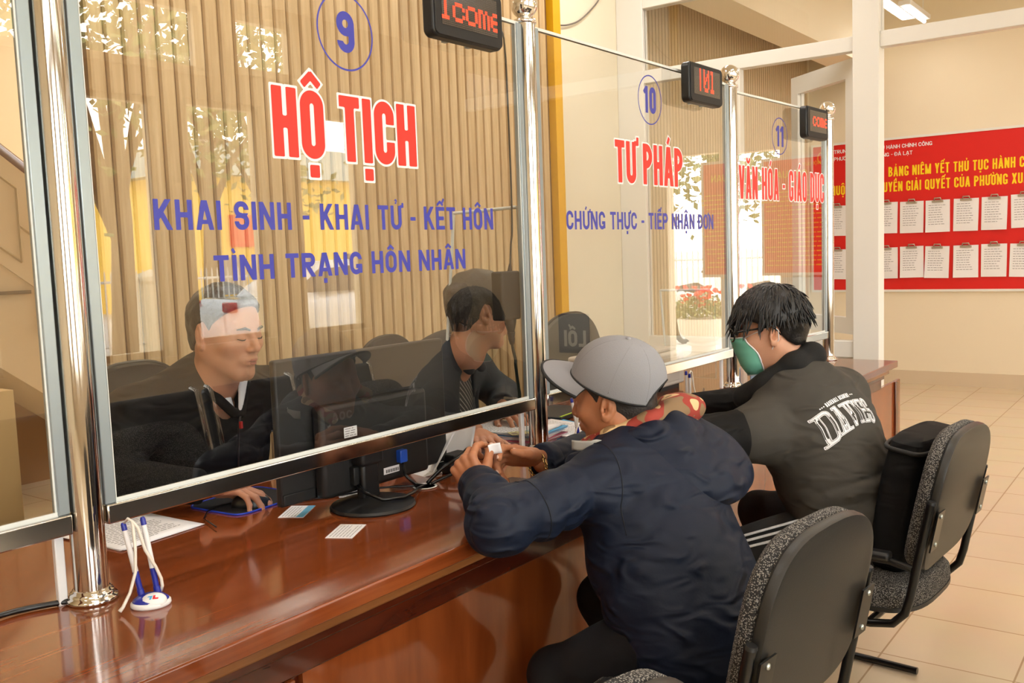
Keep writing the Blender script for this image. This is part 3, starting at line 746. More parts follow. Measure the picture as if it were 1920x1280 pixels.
def office_chair(label, x, y, rz, zt=1.06, w=.47, h=.52, group='office chairs of the clerks', m=None):
    """faces -Y at rz 0"""
    t = thing('office_chair', label, 'office chair', (x, y, 0), group=group); T0 = Matrix.Translation((x, y, 0)) @ Matrix.Rotation(rz, 4, 'Z')
    m = m or FABRICD
    Mb_ = T0 @ Matrix.Translation((0, .24, zt - h / 2)) @ Matrix.Rotation(math.radians(-8), 4, 'X') @ Matrix(((1, 0, 0, 0), (0, 0, -1, 0), (0, 1, 0, 0), (0, 0, 0, 1)))
    P = superform(w, h, 44, 2.5)
    mb = MB(); cushion(mb, P, Mb_, [((.9, .9), -.03), ((1, 1), -.022), ((1.01, 1.01), -.005), ((.98, .98), .01), ((.85, .85), .022), ((.4, .4), .026)], .3); mb.build('backrest', m, t, smooth='auto')
    mb = MB(); V = [Mb_ @ Vector((a * 1.015, b * 1.015, -.012 - .3 * a * a)) for a, b in P]; mb.tube(V, .008, 8, closed=True); mb.build('back_rim', BLACKP, t, smooth=True)
    S = superform(.5, .48, 40, 3); Ms = T0 @ Matrix.Translation((0, 0, .44))
    mb = MB(); cushion(mb, S, Ms, [((.94, .94), -.03), ((1, 1), -.015), ((1, 1), .015), ((.9, .9), .04), ((.5, .5), .048)]); mb.build('seat', m, t, smooth='auto')
    MB().tube([T0 @ Vector(p) for p in [(0, .1, .41), (0, .27, .42), (0, .31, .48), (0, .29, .70)]], .018, 10).build('back_support', BLACKP, t, smooth='auto')
    MB().lathe([(.028, .12), (.028, .3), (.02, .3), (.02, .42)], (x, y, 0), 16).build('gas_lift', TUBE, t, smooth='auto')
    for k in range(5):
        a = 2 * PI * k / 5 + rz; d = Vector((math.cos(a), math.sin(a), 0))
        MB().tube([Vector((x, y, .13)), Vector((x, y, .105)) + d * .14, Vector((x, y, .075)) + d * .28], [.024, .02, .014], 8).build('base_arm', BLACKP, t, smooth='auto')
        MB().lathe([(.0, -.02), (.024, -.02), (.028, -.014), (.028, .014), (.024, .02), (0, .02)], M=Matrix.Translation(Vector((x, y, .029)) + d * .285) @ Matrix.Rotation(a + .6, 4, 'Z') @ Matrix.Rotation(PI / 2, 4, 'X'), n=14).build('caster', MATTEB, t, smooth='auto')
    return t
office_chair('dark grey office chair under the clerk using the mouse', 1.72, 2.54, math.radians(4), 1.08, .50, .60)
office_chair('dark office chair back showing between the two clerks above the monitor', 3.00, 2.62, math.radians(6), 1.05, .46, .52)
office_chair('empty grey office chair with rounded back behind the TƯ PHÁP screen', 4.15, 2.40, math.radians(4), 1.07, .68, .58, m=mat('grey_mesh_fabric', rgb(86, 86, 82), .9, var=.3, vscale=260, bump=.2, bscale=400))
# ================================================================ signed-distance modelling for people
f32 = np.float32
def ell(P, c, r, R=None):
    q = P - np.asarray(c, f32)
    if R is not None: q = q @ np.asarray(R, f32)
    r = np.asarray(r, f32)
    a = q / r; k0 = np.sqrt((a * a).sum(1)); b = q / (r * r); k1 = np.sqrt((b * b).sum(1)) + 1e-9
    return k0 * (k0 - 1) / k1
def rc(P, a, b, r1, r2):
    a = np.asarray(a, f32); b = np.asarray(b, f32); ba = b - a; pa = P - a
    h = np.clip(pa @ ba / max(float(ba @ ba), 1e-9), 0, 1)
    d = pa - h[:, None] * ba
    return np.sqrt((d * d).sum(1)) - (r1 + (r2 - r1) * h)
def fc(P, a, b, r1, r2, ax, k):
    """round cone flattened by factor k along unit axis ax"""
    a = np.asarray(a, f32); b = np.asarray(b, f32); ax = np.asarray(ax, f32); ax = ax / np.linalg.norm(ax); ba = b - a; pa = P - a
    h = np.clip(pa @ ba / max(float(ba @ ba), 1e-9), 0, 1)
    d = pa - h[:, None] * ba; s = d @ ax
    d = d + np.outer(s * (1 / k - 1), ax).astype(f32)
    return (np.sqrt((d * d).sum(1)) - (r1 + (r2 - r1) * h)) * min(1, k ** .5)
def smin(a, b, k):
    h = np.clip(.5 + .5 * (b - a) / k, 0, 1); return b + (a - b) * h - k * h * (1 - h)
def smax(a, b, k): return -smin(-a, -b, k)
def sunion(ds, k):
    d = ds[0]
    for e in ds[1:]: d = smin(d, e, k)
    return d
def wob(P, s, ph=0.0):
    """cheap smooth noise in -1..1"""
    x, y, z = (P * s).T
    return (np.sin(x + 1.7 * np.sin(y * .9 + ph) + ph) + np.sin(y * 1.1 + 1.5 * np.sin(z * .8 + ph * 1.3)) + np.sin(z * 1.2 + 1.6 * np.sin(x * .7 + 2 * ph))) / 3
def folds(P, a, b, amp, freq, ph=0.0, fall=.16):
    """creases running around the limb a-b"""
    a = np.asarray(a, f32); b = np.asarray(b, f32); ba = b - a; L = float(np.linalg.norm(ba)); ba = ba / L
    pa = P - a; t = pa @ ba; rad = np.sqrt(np.maximum(((pa - np.outer(t, ba)) ** 2).sum(1), 0))
    w = np.exp(-np.maximum(np.maximum(-t, t - L), 0) / .03) * np.exp(-np.maximum(rad - .09, 0) / fall * 3)
    s = np.sin(freq * t + 3.4 * wob(P, 9, ph) + ph); e = np.sin(freq * 1.63 * t + 3.0 * wob(P, 12, ph + 2) + 2.1 * ph)
    m = np.clip(.35 + .9 * wob(P, 11, ph * 1.7 + 1), 0, 1.2)
    return (amp * w * m * ((1 - np.abs(s)) * 1.6 - .7 + .35 * e)).astype(f32)
def surfnet(F, lo, hi, h):
    lo = np.asarray(lo, float); n = np.ceil((np.asarray(hi, float) - lo) / h / 8).astype(int) * 8
    B = n // 8
    bc = np.stack(np.meshgrid(*[lo[i] + (np.arange(B[i]) * 8 + 3.5) * h for i in range(3)], indexing='ij'), -1).reshape(-1, 3).astype(f32)
    dv = F(bc); keep = np.abs(dv) < 8 * h * .87 * 1.9
    V = np.repeat(np.repeat(np.repeat(np.where(dv < 0, -1, 1).reshape(B).astype(f32), 8, 0), 8, 1), 8, 2)
    g = np.stack(np.meshgrid(*[np.arange(8)] * 3, indexing='ij'), -1).reshape(-1, 3)
    kb = np.stack(np.nonzero(keep.reshape(B)), -1)
    for s in range(0, len(kb), 400):
        idx = (kb[s:s + 400, None, :] * 8 + g[None]).reshape(-1, 3)
        V[idx[:, 0], idx[:, 1], idx[:, 2]] = F((lo + idx * h).astype(f32))
    I = V < 0
    cn = [(a, b, c) for a in (0, 1) for b in (0, 1) for c in (0, 1)]
    sh = lambda A, o: A[o[0]:n[0] - 1 + o[0], o[1]:n[1] - 1 + o[1], o[2]:n[2] - 1 + o[2]]
    cnt = sum(sh(I, o).astype(np.int8) for o in cn); act = (cnt > 0) & (cnt < 8)
    ci = np.stack(np.nonzero(act), -1); m = len(ci)
    acc = np.zeros((m, 3)); num = np.zeros(m)
    val = {o: V[ci[:, 0] + o[0], ci[:, 1] + o[1], ci[:, 2] + o[2]] for o in cn}
    for o in cn:
        for ax in range(3):
            if o[ax]: continue
            p = list(o); p[ax] = 1; p = tuple(p); a, b = val[o], val[p]
            x = (a < 0) != (b < 0); t = np.where(x, a / np.where(x, a - b, 1), 0)
            pt = np.tile(np.array(o, float), (m, 1)); pt[:, ax] += t
            acc[x] += pt[x]; num[x] += 1
    pos = lo + (ci + acc / num[:, None]) * h
    im = np.full(tuple(n), -1, np.int64); im[ci[:, 0], ci[:, 1], ci[:, 2]] = np.arange(m)
    Q = []
    for ax in range(3):
        u, v = [(1, 2), (2, 0), (0, 1)][ax]
        s0 = [slice(0, None)] * 3; s1 = [slice(0, None)] * 3; s0[ax] = slice(0, -1); s1[ax] = slice(1, None)
        x = I[tuple(s0)] != I[tuple(s1)]
        e = np.stack(np.nonzero(x), -1); e = e[(e[:, u] > 0) & (e[:, v] > 0)]
        du = np.zeros(3, int); du[u] = 1; dw = np.zeros(3, int); dw[v] = 1
        G = lambda q: im[q[:, 0], q[:, 1], q[:, 2]]
        q = np.stack([G(e - du - dw), G(e - dw), G(e), G(e - du)], -1)
        ins = I[e[:, 0], e[:, 1], e[:, 2]]; q[~ins] = q[~ins][:, ::-1]
        Q.append(q[(q >= 0).all(1)])
    return pos, np.concatenate(Q)
def sdf_mesh(mb, F, lo, hi, h, mi=None, relax=1):
    V, Q = surfnet(F, lo, hi, h)
    for _ in range(relax):   # one light smoothing pass over the quads' edges
        A = np.zeros_like(V); c = np.zeros(len(V))
        for a, b in ((0, 1), (1, 2), (2, 3), (3, 0)):
            np.add.at(A, Q[:, a], V[Q[:, b]]); np.add.at(c, Q[:, a], 1); np.add.at(A, Q[:, b], V[Q[:, a]]); np.add.at(c, Q[:, b], 1)
        V = V * .5 + .5 * A / np.maximum(c, 1)[:, None]
    o = len(mb.v); mb.v += [tuple(p) for p in V.tolist()]; mb.f += [tuple(q) for q in (Q + o).tolist()]
    mb.mi += [mb.cur if mi is None else mi] * len(Q)
    return mb
def frame(f, up=(0, 0, 1)):
    """rotation with columns forward, left, up"""
    f = Vector(f).normalized(); l = Vector(up).cross(f).normalized(); u = f.cross(l)
    return np.array([f, l, u], float).T

# ------------------------------------------------ heads
def head_sdf(P, ear=1.0, jaw=1.0, fat=0.0, nose=1.0):
    """P in head space: x forward, y left, z up; crown +.122, chin -.118"""
    ay = np.abs(P[:, 1]); S = np.stack([P[:, 0], ay, P[:, 2]], 1)
    d = ell(P, (-.008, 0, .028), (.100, .077, .094))
    d = smin(d, ell(P, (.030, 0, -.030), (.060, .061 + fat, .082)), .035)
    d = smin(d, rc(S, (-.015, .050 + fat, -.045), (.058, .016, -.098), .020, .017), .035)
    d = smin(d, rc(S, (.055, 0, -.099), (.070, .010, -.101), .017, .016), .02)
    d = smin(d, ell(S, (.055, .040 + fat, -.022), (.026, .024, .022)), .02)
    d = smin(d, rc(S, (.083, 0, .022), (.072, .038, .024), .012, .011), .014)
    d = smax(d, -ell(S, (.098, .033, .002), (.018, .020, .013)), .012)
    d = smin(d, ell(S, (.077, .032, .001), (.0135, .0155, .0125)), .004)
    d = smin(d, rc(P, (.090, 0, .014), (.108 * nose ** .2, 0, -.026), .0075, .0115), .012)
    d = smin(d, ell(S, (.097, .0125, -.031), (.011, .0075, .008)), .006)
    d = smin(d, ell(P, (.083, 0, -.060), (.016, .027, .014)), .016)
    d = smin(d, ell(P, (.0925, 0, -.0575), (.009, .023, .0058)), .004)
    d = smin(d, ell(P, (.0915, 0, -.0685), (.010, .019, .0065)), .004)
    d = smax(d, -rc(S, (.101, 0, -.0632), (.086, .023, -.0640), .0016, .0012), .003)
    # ears
    q = S - np.array([-.010, .076 + fat * .3, -.004], f32)
    ca, sa = math.cos(.42), math.sin(.42); cb, sb = math.cos(.22), math.sin(.22)
    q = np.stack([q[:, 0] * ca + q[:, 1] * sa, -q[:, 0] * sa + q[:, 1] * ca, q[:, 2]], 1)
    q = np.stack([q[:, 0] * cb + q[:, 2] * sb, q[:, 1], -q[:, 0] * sb + q[:, 2] * cb], 1)
    e = ell(q, (-.002, .006, .004), (.0185, .0075, .031)); e = smin(e, ell(q, (.002, .004, -.025), (.011, .0065, .013)), .008)
    e = smax(e, -ell(q, (.001, .0135, .005), (.0115, .008, .0215)), .004)
    e = smax(e, -ell(q, (.006, .010, -.008), (.007, .009, .011)), .004)
    e = smin(e, ell(q, (-.004, .009, .006), (.004, .004, .013)), .004)
    e = smin(e, ell(q, (.0125, .004, -.008), (.005, .006, .007)), .004)
    d = smin(d, e, .006)
    # throat
    d = smin(d, rc(P, (-.022, 0, -.055), (-.035, 0, -.14), .054 + fat, .056 + fat), .03)
    return d
def hand_prims(curl, spread=(.10, .02, -.05, -.13), thumb=((.55, .72, -.35), (.85, .35, -.35)), side=1, fl=1.0):
    """finger bones in hand space: x fingers, z back of hand, thumb towards +y (side=1) or -y"""
    kn = [(.088, .031), (.092, .010), (.088, -.011), (.080, -.030)]; le = [(.043, .026, .021), (.047, .029, .022), (.044, .027, .021), (.034, .021, .018)]
    out = []
    for i in range(4):
        p = Vector((kn[i][0], kn[i][1] * side, .002)); a = 0; ch = [(Vector((.015, kn[i][1] * .55 * side, 0)), p, .0125, .0108 if i < 3 else .0098)]
        r = (.0100, .0102, .0097, .0086)[i]
        for j in range(3):
            a += curl[i][j]; d = Vector((math.cos(a) * math.cos(spread[i]), math.sin(spread[i]) * side * math.cos(a * .6), -math.sin(a))).normalized()
            q = p + d * le[i][j] * fl; ch.append((p, q, r * (1 - .10 * j), r * (1 - .10 * (j + 1)))); p = q
        out.append(ch)
    p = Vector((.022, .026 * side, -.008)); ch = []
    d0 = Vector((thumb[0][0], thumb[0][1] * side, thumb[0][2])).normalized(); q = p + d0 * .045; ch.append((p, q, .0145, .0118)); p = q
    d1 = Vector((thumb[1][0], thumb[1][1] * side, thumb[1][2])).normalized(); q = p + (d0 * .5 + d1 * .5).normalized() * .031; ch.append((p, q, .0115, .0105)); p = q
    q = p + d1 * .026; ch.append((p, q, .0105, .0085)); out.append(ch)
    return out
def hand_sdf(P, fingers):
    d = ell(P, (.050, 0, -.002), (.046, .040, .0145))
    d = smin(d, fc(P, (-.05, 0, 0), (.012, 0, 0), .027, .026, (0, 0, 1), .72), .02)
    for ch in fingers[:4]: d = smin(d, rc(P, *ch[0]), .008)
    d = smin(d, ell(P, (.035, .018 if fingers[4][0][0].y > 0 else -.018, -.010), (.03, .02, .014)), .012)
    for ch in fingers:
        e = None
        for s in (ch[1:] if ch is not fingers[4] else ch):
            q = rc(P, *s); e = q if e is None else smin(e, q, .004)
        d = smin(d, e, .005 if ch is not fingers[4] else .010)
    return d
def add_hand(mb, wrist, f, back, side, curl, thumb, mi=None, spread=(.10, .02, -.05, -.13), fl=1.0, size=1.0, nails=None):
    f = Vector(f).normalized(); b = Vector(back); b = (b - f * b.dot(f)).normalized(); l = b.cross(f)
    R = np.array([f, l, b], float).T; fg = hand_prims(curl, spread, thumb, side, fl); w = np.array(wrist, float)
    o = len(mb.v)
    sdf_mesh(mb, lambda P: hand_sdf(P, fg), (-.08, -.10, -.11), (.21, .10, .07), .0021, mi)
    V = np.array(mb.v[o:]) * size; mb.v[o:] = [tuple(p) for p in (V @ R.T + w).tolist()]
    tip = [Vector(R @ (np.array(ch[-1][1]) * size) + w) for ch in fg]
    if nails is not None:
        for k, ch in enumerate(fg):
            a, e = Vector(R @ np.array(ch[-1][0])), Vector(R @ np.array(ch[-1][1])); ax = (e - a).normalized()
            up = (b - ax * b.dot(ax)).normalized() if k < 4 else (l * side * .4 + b - ax * (l * side * .4 + b).dot(ax)).normalized()
            if k < 4:
                fl_ = l.cross(ax) if False else ax.cross(l); up = (-fl_ if fl_.dot(b) < 0 and ax.dot(f) > 0 else fl_).normalized()
            sd = ax.cross(up); c = Vector(R @ np.array(ch[-1][1])) * size + Vector(wrist) - ax * .003; r = ch[-1][3]
            n0 = MB.grid(nails, lambda u, v: c + ax * (u - .45) * .013 + sd * math.sin((v - .5) * 1.9) * r * .84 + up * (math.cos((v - .5) * 1.9) * r * .95 + .0006 + .0006 * math.sin(PI * u)), 4, 6)
    return tip
SKIN = {}
def skin(name, c):
    m = mat(name, c, .5, var=.10, vscale=22, bump=.06, bscale=260, sss=.12); SKIN[name] = m; return m
def person(name, label, loc): 
    return name
def to_world(V, c, R, s=1.0): return (np.asarray(V) * s) @ np.asarray(R).T + np.asarray(c)
def world_head(c, R, s=1.0, **k):
    R = np.asarray(R, f32); c = np.asarray(c, f32)
    return lambda P: head_sdf(((P - c) @ R) / s, **k) * s
def body_object(name, label, parts, loc, mats, extra=None):
    """one skin mesh, top level, parented clothing goes under it"""
    mb = MB()
    for p in parts: p(mb)
    o = mb.build(name, mats, None, smooth=True, loc=loc)
    return tag(o, label, 'person')
def cloth(name, F, lo, hi, h, m, parent, relax=1, label=None):
    mb = MB(); sdf_mesh(mb, F, lo, hi, h, relax=relax); o = mb.build(name, m, parent, smooth=True)
    if label: o['label'] = label
    return o
def surf_radius(F, o, d, r0=.0, r1=.2, n=40):
    """distance from o (N,3) along d (N,3) to the last crossing of F from outside"""
    t = np.full(len(o), r1)
    for _ in range(n):
        v = F((o + d * t[:, None]).astype(f32)); t = np.maximum(t - v * .8, r0)
    return t
HAIRB = mat('black_hair', rgb(20, 18, 18), .38, var=.3, vscale=60, bump=.2, bscale=160)
HAIRG = mat('greying_hair', rgb(44, 40, 38), .5, var=.5, vscale=90, bump=.25, bscale=200)
EYEW = mat('eye_white', rgb(226, 220, 212), .25); IRIS = mat('dark_iris', rgb(30, 18, 12), .15); LIP = mat('lip', rgb(176, 104, 88), .45); NAIL = mat('nail', rgb(222, 186, 168), .3)
def hair_strands(mb, F, c, R, roots, flow, length, r=.0022, seg=6, lift=.006, seed=1, jit=.25):
    """tapered locks combed over surface F (head space): roots -> points, flow(p) -> direction"""
    rng = np.random.default_rng(seed); p = np.array(roots, float); n = len(p)
    L = np.array([length(q) for q in roots]) * rng.uniform(.8, 1.15, n); jd = rng.normal(0, jit, (n, 3)); tr = [p.copy()]
    for k in range(seg):
        d = np.array([flow(q) for q in p]) + jd; d /= np.linalg.norm(d, axis=1)[:, None] + 1e-9
        p = p + d * (L / seg)[:, None]; e = 1e-3
        v = F(p.astype(f32)); g = np.stack([F((p + e * np.eye(3)[i]).astype(f32)) - v for i in range(3)], 1); g /= np.linalg.norm(g, axis=1)[:, None] + 1e-9
        p = p + g * np.maximum(lift * (1 - .5 * k / seg) - v, 0)[:, None]; tr.append(p.copy())
    tr = np.array(tr)
    for i in range(n):
        W = to_world(tr[:, i], c, R)
        mb.tube(W, [r * (1.0, 1.15, 1.1, 1.0, .8, .5, .15)[min(q, 6)] for q in range(len(W))], 5, caps=False)
# ================================================================ people
V3 = lambda *a: np.array(a, float)
def zl(x, xs, zs): return np.interp(x, xs, zs)
def hair_sdf(P, thick, xs, zs, back=.06, amp=.003, ns=60, vol=(0, 0, 0)):
    q = P - np.array(vol, f32)
    d = ell(q, (-.008, 0, .028), (.100, .077, .094))
    d = smin(d, ell(q, (-.052, 0, -.035), (.045, .056, .055)), .03)
    t = thick * np.clip(.35 + (P[:, 2] + .04) / .11, .3, 1.25)
    d = d - t - amp * wob(P, ns, .7)
    cut = (zl(P[:, 0], xs, zs) - P[:, 2]).astype(f32)
    S = np.stack([P[:, 0], np.abs(P[:, 1]), P[:, 2]], 1)
    d = smax(d, cut * .75, .006)
    return smax(d, -ell(S, (-.004, .092, -.006), (.026, .026, .040)), .006)
HX = [-.13, -.07, -.045, -.028, -.012, .004, .014, .022, .05, .075, .095, .13]
def torso_sdf(P, J, g=0.0):
    fw = J['fwd']; k = J.get('k', .74)
    d = fc(P, J['shL'], J['shR'], .062 + g, .062 + g, fw, 1.0)
    pts = [J['c0'], J['chest'], J['belly'], J['pelvis']]; r = J['r']
    e = None
    for i in range(3):
        s = fc(P, pts[i], pts[i + 1], r[i] + g, r[i + 1] + g, fw, k); e = s if e is None else smin(e, s, .05)
    d = smin(d, e, .07)
    if 'tz' in J:   # trapezius to neck
        for s in ('shL', 'shR'): d = smin(d, rc(P, J[s], J['tz'] + V3(0, 0, J.get('tzo', 0)), J.get('trap', .05) + g, J.get('trap', .05) + .004 + g), .05)
    return d
def arm_sdf(P, sh, el, wr, r=(.064, .056, .054, .042), g=0.0):
    return smin(rc(P, sh, el, r[0] + g, r[1] + g), rc(P, el, wr, r[2] + g, r[3] + g), .03)
def legs_sdf(P, hips, knees, ankles, pel, g=0.0):
    d = fc(P, hips[0], hips[1], .095 + g, .095 + g, (0, 0, 1), .9)
    for h, k, a in zip(hips, knees, ankles):
        d = smin(d, rc(P, h, k, .088 + g, .066 + g), .03); d = smin(d, rc(P, k, a, .064 + g, .046 + g), .03)
    return d + .003 * wob(P, 26, 1.0)
def bb(pts, pad):
    a = np.array(pts, float); return a.min(0) - pad, a.max(0) + pad
def shoes(par, ankles, fwd, m):
    for a in ankles:
        mb = MB(); f = np.array(fwd, float); c = np.array([a[0], a[1], 0.0])
        F = lambda P: np.maximum(smin(smin(rc(P, c + f * -.05 + V3(0, 0, .05), c + f * .14 + V3(0, 0, .035), .045, .035), rc(P, c + V3(0, 0, .05), c + V3(0, 0, .11), .042, .045), .03), 9.0 + 0 * P[:, 0], .01), .004 - P[:, 2])
        sdf_mesh(mb, F, *bb([c - .2, c + .25], .0), .008); mb.build('shoe', m, par, smooth=True)
NAVY = cloth_mat('navy_jacket_cloth', rgb(24, 32, 50), .55, 1.0, 10)
GREYJ = cloth_mat('washed_grey_cloth', rgb(70, 67, 62), .8, .8, 9)
BLACKJ = cloth_mat('black_cloth', rgb(17, 16, 16), .75, .8, 10)
RIBK = mat('black_rib_knit', rgb(20, 20, 20), .9, bump=.2, bscale=300)
CHAR = cloth_mat('charcoal_trousers', rgb(32, 34, 38), .8, .5, 6)
SHOE = mat('dark_shoe', rgb(30, 28, 26), .5)
def camo():
    m = bpy.data.materials.new('camouflage_cloth'); m.use_nodes = True; N = m.node_tree.nodes; L = m.node_tree.links; b = N['Principled BSDF']
    tc = N.new('ShaderNodeTexCoord'); n = N.new('ShaderNodeTexNoise'); n.inputs['Scale'].default_value = 16; n.inputs['Detail'].default_value = 1; L.new(tc.outputs['Object'], n.inputs['Vector'])
    cr = N.new('ShaderNodeValToRGB'); cr.color_ramp.interpolation = 'CONSTANT'; e = cr.color_ramp.elements
    e[0].position = 0; e[0].color = rgb(140, 112, 80); e[1].position = .45; e[1].color = rgb(158, 58, 46); q = e.new(.55); q.color = rgb(222, 188, 140); q = e.new(.66); q.color = rgb(150, 118, 82)
    L.new(n.outputs['Fac'], cr.inputs[0]); L.new(cr.outputs[0], b.inputs['Base Color']); b.inputs['Roughness'].default_value = .8
    return m
CAMO = camo()

# ------------------------------------------------ man in the grey cap
def man_in_cap():
    c = V3(2.000, 1.180, 1.022); R = frame((-.17, .97, -.12), (-.09, 0, 1)); H = world_head(c, R, 1.0, fat=.004)
    shL, shR = V3(1.850, 1.115, .850), V3(2.185, 1.145, .830)
    elL, wrL = V3(1.552, 1.208, .815), V3(1.724, 1.400, .836)
    elR, wrR = V3(2.235, 1.35, .835), V3(1.985, 1.395, .838)
    J = dict(fwd=(0, .8, -.6), shL=shL, shR=shR, c0=V3(2.020, 1.130, .860), chest=V3(1.975, 1.065, .765), belly=V3(1.925, .985, .63), pelvis=V3(1.90, .925, .535), r=(.115, .180, .190, .188), tz=V3(2.035, 1.125, .905), k=.80)
    hips = [V3(1.80, .93, .545), V3(2.0, .93, .545)]; knees = [V3(1.785, 1.235, .375), V3(2.06, 1.26, .47)]; ank = [V3(1.79, 1.12, .09), V3(2.1, 1.15, .09)]
    sk = skin('tanned_skin', rgb(184, 122, 86))
    nails = MB()
    def head(mb): sdf_mesh(mb, lambda P: smin(H(P), rc(P, c + V3(.02, -.03, -.10), J['tz'] + V3(0, -.01, -.06), .055, .062), .03), c - V3(.16, .16, .26), c + V3(.16, .16, .16), .0028)
    def core(mb): sdf_mesh(mb, lambda P: np.minimum(np.minimum(torso_sdf(P, J, -.022), legs_sdf(P, hips, knees, ank, None, -.02)), np.minimum(arm_sdf(P, shL, elL, wrL, (.045, .04, .038, .028)), arm_sdf(P, shR, elR, wrR, (.045, .04, .038, .028)))), (1.4, .6, .0), (2.45, 1.6, 1.0), .012)
    def hands(mb):
        # near (left) hand: back of the hand to us, fingers closing to the right; far (right) hand comes in from the right
        add_hand(mb, V3(1.735, 1.408, .812), (-.12, .45, .85), (-.90, -.15, .22), -1, [(1.15, .45, .3), (1.3, .65, .4), (1.4, .8, .5), (1.45, .95, .55)], ((.78, .40, -.50), (.45, .05, -.9)), nails=nails)
        add_hand(mb, V3(1.965, 1.402, .856), (-.90, .28, .22), (.15, .62, .80), 1, [(.10, .65, .45), (.35, .8, .5), (.6, .9, .6), (.8, 1.0, .6)], ((.84, .42, -.30), (.97, .0, .10)), nails=nails)
    o = body_object('person', 'man in grey cap and navy hooded jacket leaning on the counter, pinching a slip', [head, core, hands], (2.05, .85, .0), [sk])
    nails.build('fingernails', NAIL, o, smooth=True)
    # jacket
    def jk(P):
        d = torso_sdf(P, J, .012)
        arms = np.minimum(arm_sdf(P, shL, elL, wrL, (.074, .066, .062, .050)), arm_sdf(P, shR, elR, wrR, (.074, .066, .062, .050)))
        d = smin(d, arms, .045)
        d = d + folds(P, shL, elL, .0075, 34, .4) + folds(P, elL, wrL, .0075, 60, 1.4) + folds(P, elR, wrR, .007, 60, 2.0) + folds(P, J['chest'], J['pelvis'], .011, 26, .3, .6) + .0035 * wob(P, 21, .5)
        # cuffs are cut open
        for el, wr in ((elL, wrL), (elR, wrR)):
            n = (wr - el) / np.linalg.norm(wr - el); near = np.linalg.norm(P - wr.astype(f32), axis=1) < .11
            cutd = ((P - (wr + n * .002).astype(f32)) @ n.astype(f32)); d = np.where(near, np.maximum(d, cutd), d)
        return d.astype(f32)
    cloth('jacket', jk, (1.40, .62, .40), (2.46, 1.52, 1.04), .0058, NAVY, o)
    # cuff bands
    for el, wr in ((elL, wrL), (elR, wrR)):
        n = Vector(wr - el).normalized(); w = Vector(wr)
        MB().tube([w - n * .035, w - n * .030, w - n * .005, w + n * .003, w + n * .003, w - n * .01], [.050, .053, .053, .050, .040, .036], 28, caps=False).build('cuff', NAVY, o, smooth=True)
    jm = o.children[-1] if o.children[-1].name.startswith('jacket') else [q for q in o.children if q.name.startswith('jacket')][0]
    bj = BVHTree.FromPolygons([v.co.copy() for v in jm.data.vertices], [tuple(q.vertices) for q in jm.data.polygons]); mb = MB()
    for sh, el, s0 in ((shL, elL, .10), (shR, elR, .10), (shL, elL, .72)):
        ax = Vector(el - sh).normalized(); tl = Vector((.25, .1, .45)) if s0 < .5 else Vector((0, 0, 0)); nn = (ax + tl * (.6 if ax.x < 0 else .2)).normalized(); u = nn.cross(Vector((0, 1, .3))).normalized(); w = nn.cross(u); c0 = Vector(sh + (el - sh) * s0); pts = []
        for k in range(56):
            q = u * math.cos(2 * PI * k / 56) + w * math.sin(2 * PI * k / 56); h = bj.ray_cast(c0 + q * .30, -q)
            if h[0] is not None and (h[0] - c0).length < .20: pts.append(h[0] + q * .0002)
        run = []
        for p in pts + pts[:1]:
            if run and (p - run[-1]).length > .045:
                if len(run) > 3: mb.tube(run, .0014, 5)
                run = []
            run.append(p)
        if len(run) > 3: mb.tube(run, .0014, 5)
    mb.build('seam', mat('navy_seam', rgb(12, 16, 26), .8), jm, smooth=True)
    # hood lying on the back
    def hood(P):
        ring = [V3(1.905, 1.235, .872), V3(1.890, 1.14, .905), V3(1.955, 1.06, .935), V3(2.06, 1.03, .945), V3(2.155, 1.075, .935), V3(2.185, 1.17, .895)]
        d = sunion([rc(P, ring[i], ring[i + 1], .030, .034) for i in range(5)], .03)
        Rh = frame((0.10, -.80, -.60), (0, -.6, .8))
        d = smin(d, ell(P, (2.075, 1.000, .878), (.150, .175, .066), Rh), .03)
        d = smin(d, ell(P, (2.165, .990, .850), (.105, .085, .064), Rh), .03)
        d = smin(d, ell(P, (1.985, 1.03, .880), (.10, .10, .05), Rh), .03)
        return d + folds(P, V3(1.9, 1.0, .93), V3(2.25, .95, .88), .007, 40, 1.1, .5) + .0035 * wob(P, 30, 2.)
    cloth('hood', hood, (1.80, .78, .74), (2.36, 1.30, 1.02), .0052, NAVY, o)
    def inner(P):
        ring = [V3(1.95, 1.235, .905), V3(1.932, 1.15, .940), V3(1.98, 1.080, .975), V3(2.06, 1.060, .988), V3(2.128, 1.100, .984), V3(2.14, 1.19, .950)]
        d = sunion([rc(P, ring[i], ring[i + 1], .020, .024) for i in range(5)], .02)
        d = smin(d, ell(P, (2.130, 1.055, .985), (.070, .052, .040)), .03)
        return d + folds(P, V3(1.9, 1.1, .96), V3(2.2, 1.06, .98), .0035, 85, .3, .5) + .002 * wob(P, 55, .1)
    cloth('inner_collar', inner, (1.88, .95, .86), (2.26, 1.30, 1.06), .0045, CAMO, o, label='red and tan camouflage inner collar')
    cloth('trousers', lambda P: legs_sdf(P, hips, knees, ank, None), (1.58, .66, .06), (2.30, 1.42, .70), .009, CHAR, o)
    shoes(o, ank, (0, 1, 0), SHOE)
    # hair under the cap
    mb = MB(); sdf_mesh(mb, lambda P: smax(hair_sdf(P, .006, HX, [-.070, -.066, -.055, -.03, .028, .03, .0, .02, .055, .075, .08, .1], amp=.0016, ns=150), P[:, 2] - .085, .01), (-.13, -.10, -.09), (.11, .10, .12), .003)
    mb.v = [tuple(p) for p in to_world(mb.v, c, R).tolist()]; h = mb.build('hair', HAIRG, o, smooth=True)
